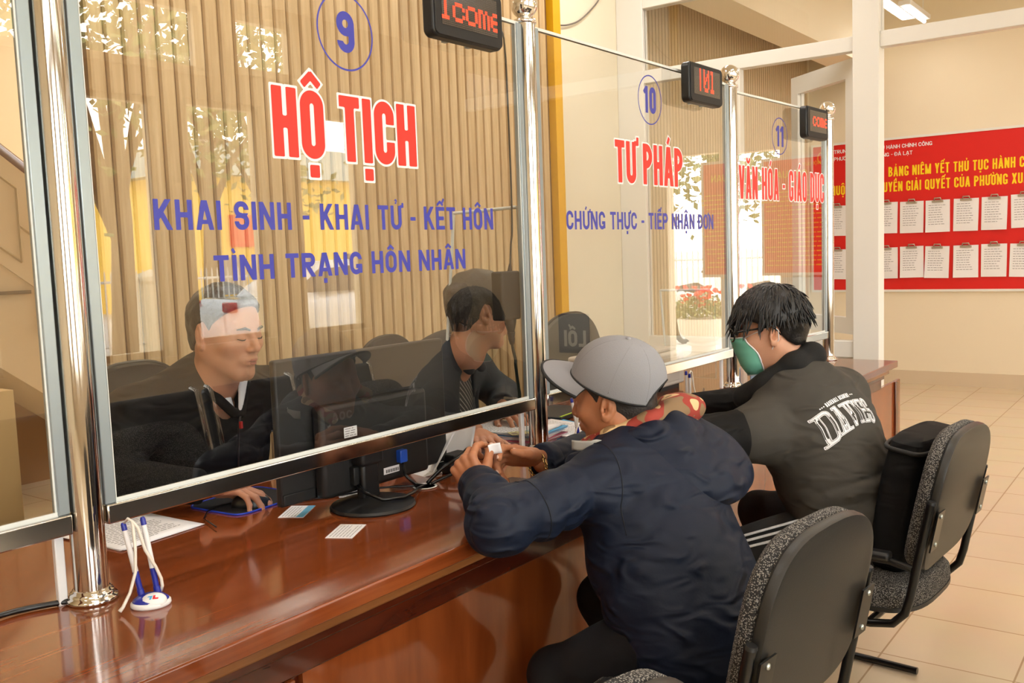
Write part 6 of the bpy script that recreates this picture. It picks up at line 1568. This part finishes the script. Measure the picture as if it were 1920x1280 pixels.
# ================================================================ notice board on the far wall
t = thing('notice_board', 'large red notice board with yellow title on the far wall', 'notice board', (XF - .02, 1.75, 1.62))
BY0, BY1, BZ0, BZ1 = .30, 3.205, .915, 2.345
MB().box((XF - .022, BY0, BZ0), (XF - .001, BY1, BZ1)).build('red_panel', RED, t)
for a in ((BY0 - .02, BZ0 - .022, BY1 + .02, BZ0), (BY0 - .02, BZ1, BY1 + .02, BZ1 + .022), (BY0 - .02, BZ0, BY0, BZ1), (BY1, BZ0, BY1 + .02, BZ1)):
    MB().box((XF - .03, a[0], a[1]), (XF, a[2], a[3])).build('frame', FRAMEW, t)
def board_text(s, sub, y_left, y_right, z0, cap, m, tw, nm, gap=None):
    W = lambda q, k: sum((tw if c == 'I' else GW.get(unicodedata.normalize('NFD', c)[0] if c != 'Đ' else c, 1.0) * k) + gap for c in q)
    gap = gap if gap is not None else cap * .09; tgt = abs(y_left - y_right)
    raw = sum(0 if c == 'I' else GW.get(unicodedata.normalize('NFD', c)[0] if c != 'Đ' else c, 1.0) for c in sub); k = (tgt - len(sub) * gap - sub.count('I') * tw) / raw
    mb = MB(); letter_mesh(mb, s, (XF - .0235, y_left, z0), (0, -1, 0), (0, 0, 1), W(s, k), cap, t=tw, gap=gap, cell=cap / 26); mb.build(nm, m, t)
board_text('TRUNG TÂM PHỤC VỤ HÀNH CHÍNH CÔNG', 'TRUNG TÂM PHỤC VỤ HÀNH CHÍNH CÔNG', 2.997, 2.087, 2.262, .036, LWHITE, .0062, 'heading')
board_text('PHƯỜNG XUÂN TRƯỜNG - ĐÀ LẠT', 'PHƯỜNG XUÂN TRƯỜNG - ĐÀ LẠT', 2.997, 2.261, 2.192, .036, LWHITE, .0062, 'heading')
board_text('BẢNG NIÊM YẾT THỦ TỤC HÀNH CHÍNH', 'BẢNG NIÊM YẾT THỦ TỤC HÀNH', 2.479, 1.379, 1.998, .094, LYEL, .0145, 'title')
board_text('QUYỀN GIẢI QUYẾT CỦA PHƯỜNG XUÂN TRƯỜNG', 'QUYỀN GIẢI QUYẾT CỦA PHƯỜNG XU', 2.575, 1.330, 1.855, .094, LYEL, .0145, 'title')
board_text('THUỘC THẨM', 'THUỘC THẨM', 3.07, 2.615, 1.855, .094, LYEL, .0145, 'title')
mb = MB()
for k in range(40):
    a0, a1 = 2 * PI * k / 40, 2 * PI * (k + 1) / 40
    mb.raw([(XF - .0235, 3.10 - r * math.cos(a), 2.235 + r * math.sin(a)) for a in (a0, a1) for r in (.052, .066)], [(0, 2, 3, 1)])
V, F = fill_level(lambda x, y: g_base('*', x, y, .07, .07, .01), -.01, -.01, .08, .08, .002, 0); mb.raw([(XF - .0235, 3.135 - p[0], 2.20 + p[1]) for p in V], F); mb.build('emblem', mat('emblem_gold', rgb(222, 150, 40), .5), t)
CLIPM = mat('clip_metal', rgb(188, 180, 166), .3, .7)
ordn = ['first', 'second', 'third', 'fourth', 'fifth', 'sixth', 'seventh', 'eighth']
rnd = random.Random(8)
for r_, ztop in enumerate((1.755, 1.322)):
    for k, yc in enumerate((2.965, 2.735, 2.497, 2.264, 2.035, 1.79, 1.555, 1.318)):
        lab = '%s clipped white sheet from the left in the %s row of the red notice board' % (ordn[k], ('upper', 'lower')[r_])
        zt = ztop + rnd.uniform(-.006, .006); t = thing('clipped_sheet', lab, 'notice sheet', (XF - .03, yc, zt), 'clipped sheets on the notice board'); a = rnd.uniform(-.025, .025); cu = rnd.uniform(.004, .022); sg = rnd.choice((-1, 1))
        M = Matrix.Translation((XF - .026, yc, zt)) @ Matrix.Rotation(a, 4, 'X')
        MB().grid(lambda u, v: M @ Vector((-.003 - cu * (1 - v) ** 2 * (u if sg > 0 else 1 - u), (.5 - u) * .212, -.298 * (1 - v))), 8, 10).build('paper', PAPER, t, smooth=True)
        mb = MB()
        for i in range(9):
            z = -.05 - i * .022; x = -.08
            while x < .02 + rnd.random() * .03:
                w = rnd.uniform(.01, .03); mb.raw([M @ Vector((-.0042 - cu * (-z / .298) ** 2 * ((x + w / 2 + .106) / .212 if sg > 0 else 1 - (x + .106) / .212), -q[0], q[1])) for q in ((x, z), (x + w, z), (x + w, z + .004), (x, z + .004))], [(0, 1, 2, 3)]); x += w + .006
        mb.build('print', INK, t)
        MB().box((-.014, -.05, -.022), (-.002, .05, -.002), M).build('clip_jaw', CLIPM, t, bevel=.003)
        MB().tube([M @ Vector((-.010, .030, -.006)), M @ Vector((-.016, .026, .018)), M @ Vector((-.016, -.026, .018)), M @ Vector((-.010, -.030, -.006))], .006, 8).build('clip_spring', CLIPM, t, smooth=True)
# red framed poster beside the street opening (mirrored in the screens)
t = thing('red_poster', 'white framed red regulations poster mirrored in the TƯ PHÁP glass', 'poster', (XF - .05, -.76, 1.7)); OR_ = mat('poster_red', rgb(238, 62, 34), .5)
MB().box((XF - .05, -1.14, 1.06), (XF - .035, -.37, 2.30)).build('frame', FRAMEW, t); MB().box((XF - .053, -1.11, 1.09), (XF - .05, -.40, 2.27)).build('sheet', OR_, t)
mb = MB(); letter_mesh(mb, 'CƠ QUAN', (XF - .0545, -.62, 2.08), (0, -1, 0), (0, 0, 1), .40, .075, t=.014, cell=.003)
letter_mesh(mb, 'NỘI QUY', (XF - .0545, -.47, 2.19), (0, -1, 0), (0, 0, 1), .2, .035, t=.007, cell=.0015)
for i in range(17):
    z = 1.93 - i * .048; y = -.45
    while y > -1.07 + (rnd.random() * .2 if i % 3 == 2 else 0): w = rnd.uniform(.03, .08); mb.raw([(XF - .0545, y, z), (XF - .0545, y - w, z), (XF - .0545, y - w, z + .014), (XF - .0545, y, z + .014)], [(0, 1, 2, 3)]); y -= w + .012
mb.build('lettering', LYEL, t)
# thin wires on the pale wall by the partition
tag(MB().tube(spline([(4.92, 3.235, 2.775), (5.05, 3.235, 2.80), (5.2, 3.235, 2.86), (5.4, 3.235, 3.0), (5.5, 3.235, 3.12)]), .005, 8).build('wall_wire', mat('grey_wire', rgb(120, 112, 104), .6), None, smooth=True), 'thin grey wire sagging across the pale wall above the glass screens', 'wire')

# ================================================================ ceiling lamps with their own light
def lamp(label, x, y, z, rz, watt, L=1.2, drop=0.0, group='tube lamps on the ceiling'):
    t = thing('tube_lamp', label, 'ceiling lamp', (x, y, z), group); M = Matrix.Translation((x, y, z)) @ Matrix.Rotation(rz, 4, 'Z')
    MB().box((-L / 2, -.05, .02), (L / 2, .05, .06), M).build('housing', WHITEPL, t, bevel=.006)
    MB().tube([M @ Vector((-L / 2 + .02, 0, .004)), M @ Vector((L / 2 - .02, 0, .004))], .016, 12).build('tube', mat('lit_tube', (1, 1, 1, 1), .5, emit=((1, .97, .92, 1), 9)), t)
    if drop:
        for s in (-.4, .4): MB().tube([M @ Vector((L * s, 0, .06)), M @ Vector((L * s, 0, .06 + drop))], .003, 6).build('hanger', WHITEPL, t)
    if watt:
        l = bpy.data.lights.new('tube_light', 'AREA'); l.shape = 'RECTANGLE'; l.size = L; l.size_y = .12; l.energy = watt; l.color = (1, .975, .94)
        o = bpy.data.objects.new('tube_light', l); COL.objects.link(o); o.parent = t; o.location = (0, 0, -.02); o.rotation_euler = (0, 0, rz)
    return t
lamp('lit tube lamp hanging beyond the partition near the notice board', 8.7, 2.06, 3.30, 0, 5, .7, .30)
ADDED_LAMPS = [(.6, -1.6), (3.4, -1.6), (6.2, -1.6), (.6, .35), (3.2, .3), (1.9, 2.45), (4.6, 2.45), (-2.2, .4), (7.4, .6), (1.5, 5.8), (4.6, 6.2), (8.2, -1.5)]  # unseen lamps added to light the hall; last one brightens the poster
for i, (x, y) in enumerate(ADDED_LAMPS): lamp('tube lamp added to light the hall from its ceiling, out of the picture', x, y, HC - .065, 0, LAMPW * (.6 if y < .4 and x < 5 else 1.1))
# ================================================================ stairs seen through the left screen
t = thing('staircase', 'cream staircase with brown handrail seen through the left glass', 'staircase', (2.4, 6.0, 0), kind='structure')
STW = mat('stair_side', rgb(226, 206, 172), .8, var=.03, vscale=2)
# flight climbs towards -X; side plane facing the camera at Y = 5.5
def sz(x): return .50 - .78 * (x - 2.95)      # soffit height over x
mb = MB(); xs = (-.6, 3.35); 
poly = [(xs[0], sz(xs[0])), (3.35, max(0, sz(3.35))), (3.35, sz(3.35) + .62), (xs[0], sz(xs[0]) + .62)]
MB().prism(poly, Matrix.Translation((0, 7.0, 0)) @ Matrix.Rotation(PI / 2, 4, 'X'), 1.5).build('flight', STW, t)
for i in range(14):
    x = 3.3 - i * .28; z = sz(x) + .62; MB().box((x - .28, 5.49, z), (x, 7.01, z + .2)).build('step', STW, t)
    MB().box((x - .29, 5.46, z - .02), (x - .05, 5.50, z + .0)).build('tread_edge', mat('tread_grey', rgb(128, 112, 92), .5), t)
mb = MB()
poly = [(xs[0], sz(xs[0]) + .62), (3.35, sz(3.35) + .62), (3.35, sz(3.35) + 1.27), (xs[0], sz(xs[0]) + 1.27)]
MB().prism(poly, Matrix.Translation((0, 5.56, 0)) @ Matrix.Rotation(PI / 2, 4, 'X'), .08).build('parapet', STW, t)
GR = mat('parapet_groove', rgb(196, 174, 138), .8); mb = MB()
for i in range(14):
    x = 3.2 - i * .27; z = sz(x) + .72
    for a, b in (((0, 0), (0, .42)), ((0, .42), (-.17, .42 + .13)), ((-.17, .13), (-.17, .55)), ((0, 0), (-.17, .13)), ((-.17, .34), (-.27, .42)), ((0, .21), (.1, .13))):
        mb.tube([(x + a[0], 5.479, z + a[1]), (x + b[0], 5.479, z + b[1])], .008, 4)
mb.build('parapet_moulding', GR, t)
MB().tube([(3.40, 5.52, sz(3.40) + 1.30), (xs[0], 5.52, sz(xs[0]) + 1.30)], .045, 12).build('handrail', mat('handrail_wood', rgb(96, 44, 22), .3), t, smooth=True)
t = MB().box((-5, 7.0, 0), (3.6, 7.1, HC)).build('wall_behind_stair', mat('stair_wall', rgb(232, 216, 186), .8)); struct(t, 'cream wall behind the staircase', 'wall')
t = MB().box((1.2, 6.2, 0), (3.3, 6.25, .75)).build('wall_under_stair', mat('brown_panel', rgb(150, 112, 72), .6)); struct(t, 'brown panelling under the staircase', 'wall')
t = MB().box((1.29, 3.02, 0), (1.405, 3.10, 1.02)).build('door_1', mat('oak_jamb', rgb(206, 170, 116), .5)); struct(t, 'oak jamb seen through the left glass', 'door')

# ================================================================ waiting bench behind the photographer (mirrored in the screen)
t = thing('waiting_bench', 'row of black waiting chairs mirrored in the lower part of the HỘ TỊCH glass', 'bench', (2.4, -.35, 0)); VIN = mat('black_vinyl', rgb(34, 33, 33), .35)
for k in range(4):
    x = 1.50 + k * .56
    Mv = Matrix.Translation((x, -.34, .62)) @ Matrix.Rotation(math.radians(14), 4, 'X')
    MB().box((0, -.03, -.20), (.52, .03, .20), Mv).build('backrest', VIN, t, bevel=.02)
    MB().box((x, -.30, .39), (x + .52, .18, .44)).build('seat', VIN, t, bevel=.02)
    for e in (.02, .50): MB().tube([Mv @ Vector((e, .034, -.19)), Mv @ Vector((e, .038, .0)), Mv @ Vector((e, .036, .19)), Mv @ Vector((e, .0, .21))], .012, 8).build('side_bracket', CHROME, t, smooth=True)
MB().box((1.46, -.10, .30), (3.74, -.04, .36)).build('beam', BRUSH, t)
for x in (1.8, 3.4): MB().tube([(x, -.45, .02), (x, -.07, .31), (x, .2, .02)], .02, 8).build('leg', BRUSH, t, smooth='auto')

# ================================================================ street side, mirrored in the screens
gnd = MB().box((-30, -60, -.3), (60, YF - .2, -.05)).build('ground', mat('paving', rgb(196, 188, 176), .8, var=.1, vscale=.6)); struct(gnd, 'pale paving and road outside the hall', 'ground')
t2 = MB().box((XF + .15, YF - .2, -.3), (60, 30, -.05)).build('ground_side', MATS['paving']); struct(t2, 'pale paving outside the side opening', 'ground')
FEN = mat('fence_white', rgb(238, 238, 234), .5)
def fence(label, a, b, h=1.35, z0=-.05):
    a, b = Vector(a), Vector(b); L = (b - a).length; d = (b - a) / L; t = thing('picket_fence', label, 'fence', tuple(a)); mb = MB(); n = int(L / .11)
    for i in range(n + 1):
        p = a + d * (L * i / n); mb.tube([p + Vector((0, 0, z0)), p + Vector((0, 0, h - .06)), p + Vector((0, 0, h))], [.016, .016, .004], 4)
    mb.build('pickets', FEN, t)
    for z in (.15, h - .18): MB().tube([a + Vector((0, 0, z)), b + Vector((0, 0, z))], .022, 4).build('rail', FEN, t)
fence('white picket fence along the street, mirrored in the HỘ TỊCH glass', (-4, -10.5, 0), (20, -10.5, 0)); fence('white picket fence beyond the flower urn', (15.6, -8.3, 0), (15.6, 1, 0))
t = thing('gate_pillar', 'cream gate pillar with pyramid cap in the street fence', 'pillar', (8.8, -10.5, 0)); PC = mat('pillar_cream', rgb(232, 222, 196), .8)
MB().box((8.62, -10.7, -.05), (8.98, -10.3, 1.16)).build('shaft', PC, t); MB().box((8.57, -10.75, 1.16), (9.03, -10.25, 1.24)).build('cap_slab', PC, t); MB().raw([(8.58, -10.74, 1.24), (9.02, -10.74, 1.24), (9.02, -10.26, 1.24), (8.58, -10.26, 1.24), (8.8, -10.5, 1.36)], [(0, 1, 4), (1, 2, 4), (2, 3, 4), (3, 0, 4)]).build('cap_pyramid', PC, t)
t = thing('yellow_building', 'yellow street building with red banner behind the fence', 'building', (14, -24, 0)); YB_ = mat('yellow_wall', rgb(244, 200, 84), .8)
MB().box((16.2, -27, -.05), (28, -20, 4.0)).build('wall', YB_, t); MB().raw([(15.7, -27.5, 4.0), (28.5, -27.5, 4.0), (28.5, -19.6, 4.0), (15.7, -19.6, 4.0), (18.5, -24, 5.6), (26, -24, 5.6)], [(0, 1, 5, 4), (1, 2, 5), (2, 3, 4, 5), (3, 0, 4), (0, 3, 2, 1)]).build('roof', mat('roof_green', rgb(140, 150, 140), .7), t)
MB().box((17.5, -19.98, 1.9), (18.85, -19.9, 2.85)).build('banner', mat('banner_street', rgb(224, 52, 34), .6), t)
for i in range(4): MB().box((17.0 + i * 2.6, -19.99, .5), (18.0 + i * 2.6, -19.95, 1.6)).build('window', mat('street_window', rgb(120, 120, 118), .2), t)
t = thing('white_block_building', 'white stepped boundary wall mirrored right of the clerk', 'building', (11.7, -9.4, 0)); MB().box((10.7, -9.7, -.05), (12.8, -9.2, .60)).build('wall', FEN, t); MB().box((10.85, -9.7, .60), (12.8, -9.3, .86)).build('upper_wall', FEN, t)
# trees
LEAF = [mat('leaf_a', rgb(112, 130, 70), .6), mat('leaf_b', rgb(150, 154, 96), .6), mat('leaf_c', rgb(84, 110, 58), .6)]; BARK = mat('bark', rgb(112, 96, 76), .9, bump=.4, bscale=30)
def tree(label, x, y, h, r, n, seed, lo=.35):
    rnd = random.Random(seed); t = thing('street_tree', label, 'tree', (x, y, 0), 'trees along the street'); mb = MB()
    br = []
    mb.tube([(x, y, -.05), (x + .1, y, h * .3), (x + .05, y + .1, h * .55)], [.20, .15, .09], 8)
    for k in range(9):
        a = rnd.uniform(0, 2 * PI); z = h * rnd.uniform(.25, .55); e = Vector((x + math.cos(a) * r * .75, y + math.sin(a) * r * .75, h * rnd.uniform(.5, .95))); mb.tube([(x, y, z), tuple(Vector((x, y, z)).lerp(e, .5) + Vector((0, 0, .2))), tuple(e)], [.08, .05, .015], 6); br.append(e)
    mb.build('trunk', BARK, t, smooth=True)
    cl = br + [Vector((x + rnd.gauss(0, r * .45), y + rnd.gauss(0, r * .45), h * rnd.uniform(lo, 1))) for _ in range(16)]
    mb = MB()
    for i in range(n):
        c = cl[i % len(cl)]; p = c + Vector((rnd.gauss(0, .42), rnd.gauss(0, .42), rnd.gauss(0, .36))); s = rnd.uniform(.07, .15)
        u = Vector((rnd.gauss(0, 1), rnd.gauss(0, 1), rnd.gauss(0, .6))).normalized(); w = u.cross(Vector((rnd.gauss(0, 1), rnd.gauss(0, 1), rnd.gauss(0, 1)))).normalized()
        mb.raw([p - u * s, p + w * s * .5, p + u * s, p - w * s * .5], [(0, 1, 2, 3)], rnd.randrange(3))
    mb.build('foliage', LEAF, t)
for i, (x, y, h, r, n) in enumerate([(4.6, -9.0, 6.5, 1.5, 1900), (7.6, -9.4, 7.0, 1.5, 1500), (10.6, -11.4, 7.2, 1.6, 1300), (14.6, -14.5, 8.0, 2.0, 1500), (.4, -8.8, 6.5, 2.0, 1500), (18.6, -3.6, 5.5, 2.3, 11000), (18.4, -8.4, 6.0, 1.8, 5000)]):
    tree(['leafy street tree nearest the first window', 'leafy street tree before the gate pillar', 'loose street tree with bright gaps', 'tall street tree by the yellow building', 'street tree left of the hall', 'dense street tree beyond the flower urn', 'second dense tree beyond the side fence'][i], x, y, h, r, n, 20 + i, .25 if i > 4 else .35)
# parked white car
t = thing('white_car', 'parked white saloon car mirrored over the face of the clerk', 'car', (9.4, -7.7, 0)); CW = mat('car_white', rgb(240, 240, 242), .15, coat=1.0); CGL = mat('car_glass', rgb(26, 30, 34), .08)
Mc = Matrix.Translation((8.1, -8.0, -.05)) @ Matrix.Rotation(math.radians(16), 4, 'Z')
def car_body(P):
    q = np.stack([P[:, 0], np.abs(P[:, 1]), P[:, 2]], 1)
    def rb(c, b, r): d = np.abs(q - np.array(c, f32)) - np.array(b, f32) + r; return np.linalg.norm(np.maximum(d, 0), axis=1) + np.minimum(d.max(1), 0) - r
    lower = rb((2.2, 0, .62), (2.2, .86, .34), .22)
    cab = ell(q, (2.05, 0, .86), (1.62, .78, .60))
    d = smin(lower, cab, .10)
    for wx in (.82, 3.5): d = smax(d, -(np.maximum(np.hypot(P[:, 0] - wx, P[:, 2] - .33) - .37, .55 - q[:, 1])), .02)
    return smax(d, .2 - P[:, 2], .03)
mb = MB(); sdf_mesh(mb, car_body, (-.2, -1.1, 0), (4.7, 1.1, 1.7), .045); mb.v = [tuple(Mc @ Vector(p)) for p in mb.v]; mb.build('body', CW, t, smooth=True)
mb = MB()
def side(sy):
    pts = [(.95, 1.0), (1.35, 1.32), (2.1, 1.38), (2.9, 1.28), (3.35, 1.0)]
    c = [Mc @ Vector((x, sy * (.80 - .22 * max(0, z - .95)), z)) for x, z in pts]; o = MB(); return c
for sy in (1, -1):
    c = side(sy); mb.raw(c + [p + Mc.to_3x3() @ Vector((0, sy * .02, 0)) for p in c], [(5, 6, 7, 8, 9)])
mb.build('side_window', CGL, t)
for wx in (.82, 3.5):
    for sy in (1, -1):
        Mw = Mc @ Matrix.Translation((wx, sy * .74, .33)) @ Matrix.Rotation(PI / 2, 4, 'X'); w = MB(); w.lathe([(.20, -.1), (.33, -.1), (.34, -.05), (.34, .05), (.33, .1), (.20, .1), (.20, -.1)], M=Mw, n=28); wt = w.build('wheel', MATTEB, t, smooth='auto')
        w = MB(); w.lathe([(.21, -.02), (.21, .02), (.19, .03), (.19, -.03)], M=Mw, n=28)
        for k in range(9): a = 2 * PI * k / 9; w.tube([Mw @ Vector((0, 0, 0)), Mw @ Vector((.2 * math.cos(a), .2 * math.sin(a), 0))], .022, 6)
        w.build('rim', SEAL, wt, smooth='auto')
MB().box((-.02, -.84, .78), (.10, -.55, .92), Mc).build('tail_light', mat('tail_red', rgb(170, 20, 20), .2), t, bevel=.02); MB().box((-.02, .55, .78), (.10, .84, .92), Mc).build('tail_light', MATS['tail_red'], t, bevel=.02)
# flower urn and motorbike outside the side opening
t = thing('flower_urn', 'white stone urn of red flowers mirrored in the TƯ PHÁP glass', 'flower pot', (11.1, -1.95, -.05)); UR = mat('urn_white', rgb(238, 234, 228), .7)
MB().lathe([(.20, 0), (.20, .04), (.16, .06), (.15, .10), (.15, .17), (.21, .19), (.21, .21), (.17, .23), (.26, .30), (.31, .38), (.32, .46), (.33, .50), (.32, .53), (.28, .53), (.26, .48), (0, .46)], (11.1, -1.95, -.05), 40).build('urn', UR, t, smooth='auto')
rnd = random.Random(4); mb = MB(); m2 = MB()
for i in range(900):
    a, rr = rnd.uniform(0, 2 * PI), .36 * math.sqrt(rnd.random()); p = Vector((11.1 + rr * math.cos(a), -1.95 + rr * math.sin(a), .50 + rnd.random() * .34 * (1.1 - rr / .36 * .6))); s = rnd.uniform(.02, .045); u = Vector((rnd.gauss(0, 1), rnd.gauss(0, 1), rnd.gauss(0, .6))).normalized(); w = u.cross(Vector((rnd.gauss(0, 1), rnd.gauss(0, 1), 1))).normalized()
    mb.raw([p - u * s, p + w * s * .5, p + u * s, p - w * s * .5], [(0, 1, 2, 3)], rnd.randrange(3))
pl = mb.build('foliage', LEAF, t)
for i in range(46):
    a, rr = rnd.uniform(0, 2 * PI), .34 * math.sqrt(rnd.random()); p = Vector((11.1 + rr * math.cos(a), -1.95 + rr * math.sin(a), .62 + rnd.random() * .26)); m2.lathe([(0, .0), (.03, .012), (.042, .03), (.02, .022), (0, .03)], tuple(p), 7, M=Matrix.Rotation(rnd.uniform(-.8, .8), 4, 'X') @ Matrix.Rotation(rnd.uniform(-.8, .8), 4, 'Y'))
m2.build('red_blooms', mat('bloom_red', rgb(232, 40, 34), .5), t)
def motorbike(label, x, y, rz):
    t = thing('motorbike', label, 'motorbike', (x, y, -.05), 'motorbikes by the side fence'); M = Matrix.Translation((x, y, -.05)) @ Matrix.Rotation(rz, 4, 'Z')
    for wx in (-.62, .62): MB().tube([M @ Vector((wx + .25 * math.cos(a), 0, .28 + .25 * math.sin(a))) for a in np.linspace(0, 2 * PI, 25)[:-1]], .04, 8, closed=True).build('tyre', MATTEB, t, smooth=True); MB().lathe([(0, -.03), (.06, -.03), (.06, .03), (0, .03)], M=M @ Matrix.Translation((wx, 0, .28)) @ Matrix.Rotation(PI / 2, 4, 'X'), n=12).build('hub', CHROME, t, smooth='auto')
    mb = MB(); sdf_mesh(mb, lambda P: smin(smin(rc(P, (-.65, 0, .70), (.05, 0, .55), .12, .13), rc(P, (.05, 0, .42), (.45, 0, .62), .10, .10), .08), rc(P, (.45, 0, .62), (.50, 0, .98), .10, .09), .06), (-.9, -.3, .2), (.75, .3, 1.2), .03); mb.v = [tuple(M @ Vector(p)) for p in mb.v]; mb.build('body', MATS['car_white'] if rz < .2 else BLACKP, t, smooth=True)
    MB().tube([M @ Vector((-.7, 0, .80)), M @ Vector((-.3, 0, .80)), M @ Vector((-.02, 0, .74))], [.08, .11, .08], 10).build('saddle', VIN, t, smooth=True)
    MB().tube([M @ Vector((.62, 0, .28)), M @ Vector((.5, 0, .75)), M @ Vector((.46, 0, 1.0))], .03, 8).build('fork', CHROME, t, smooth=True); MB().tube([M @ Vector((.40, -.32, 1.05)), M @ Vector((.48, 0, 1.0)), M @ Vector((.40, .32, 1.05))], .018, 8).build('handlebar', MATTEB, t, smooth=True)
motorbike('white motorbike parked behind the flower urn', 13.4, -3.0, .1); motorbike('black motorbike parked by the side fence', 14.2, -1.6, .5)
# navy direction sign on the far wall near the street (mirrored beside the second post)
t = thing('way_sign', 'navy sign with pale letters LỐI mirrored in the glass beside the second post', 'sign', (XF - .02, -2.88, .4)); MB().box((XF - .02, -3.10, .16), (XF - .001, -2.66, .64)).build('plate', mat('sign_navy', rgb(34, 44, 84), .5), t)
mb = MB(); letter_mesh(mb, 'LỐI', (XF - .022, -2.70, .24), (0, -1, 0), (0, 0, 1), .32, .20, t=.042, cell=.006); mb.build('lettering', LWHITE, t)
print('script done')
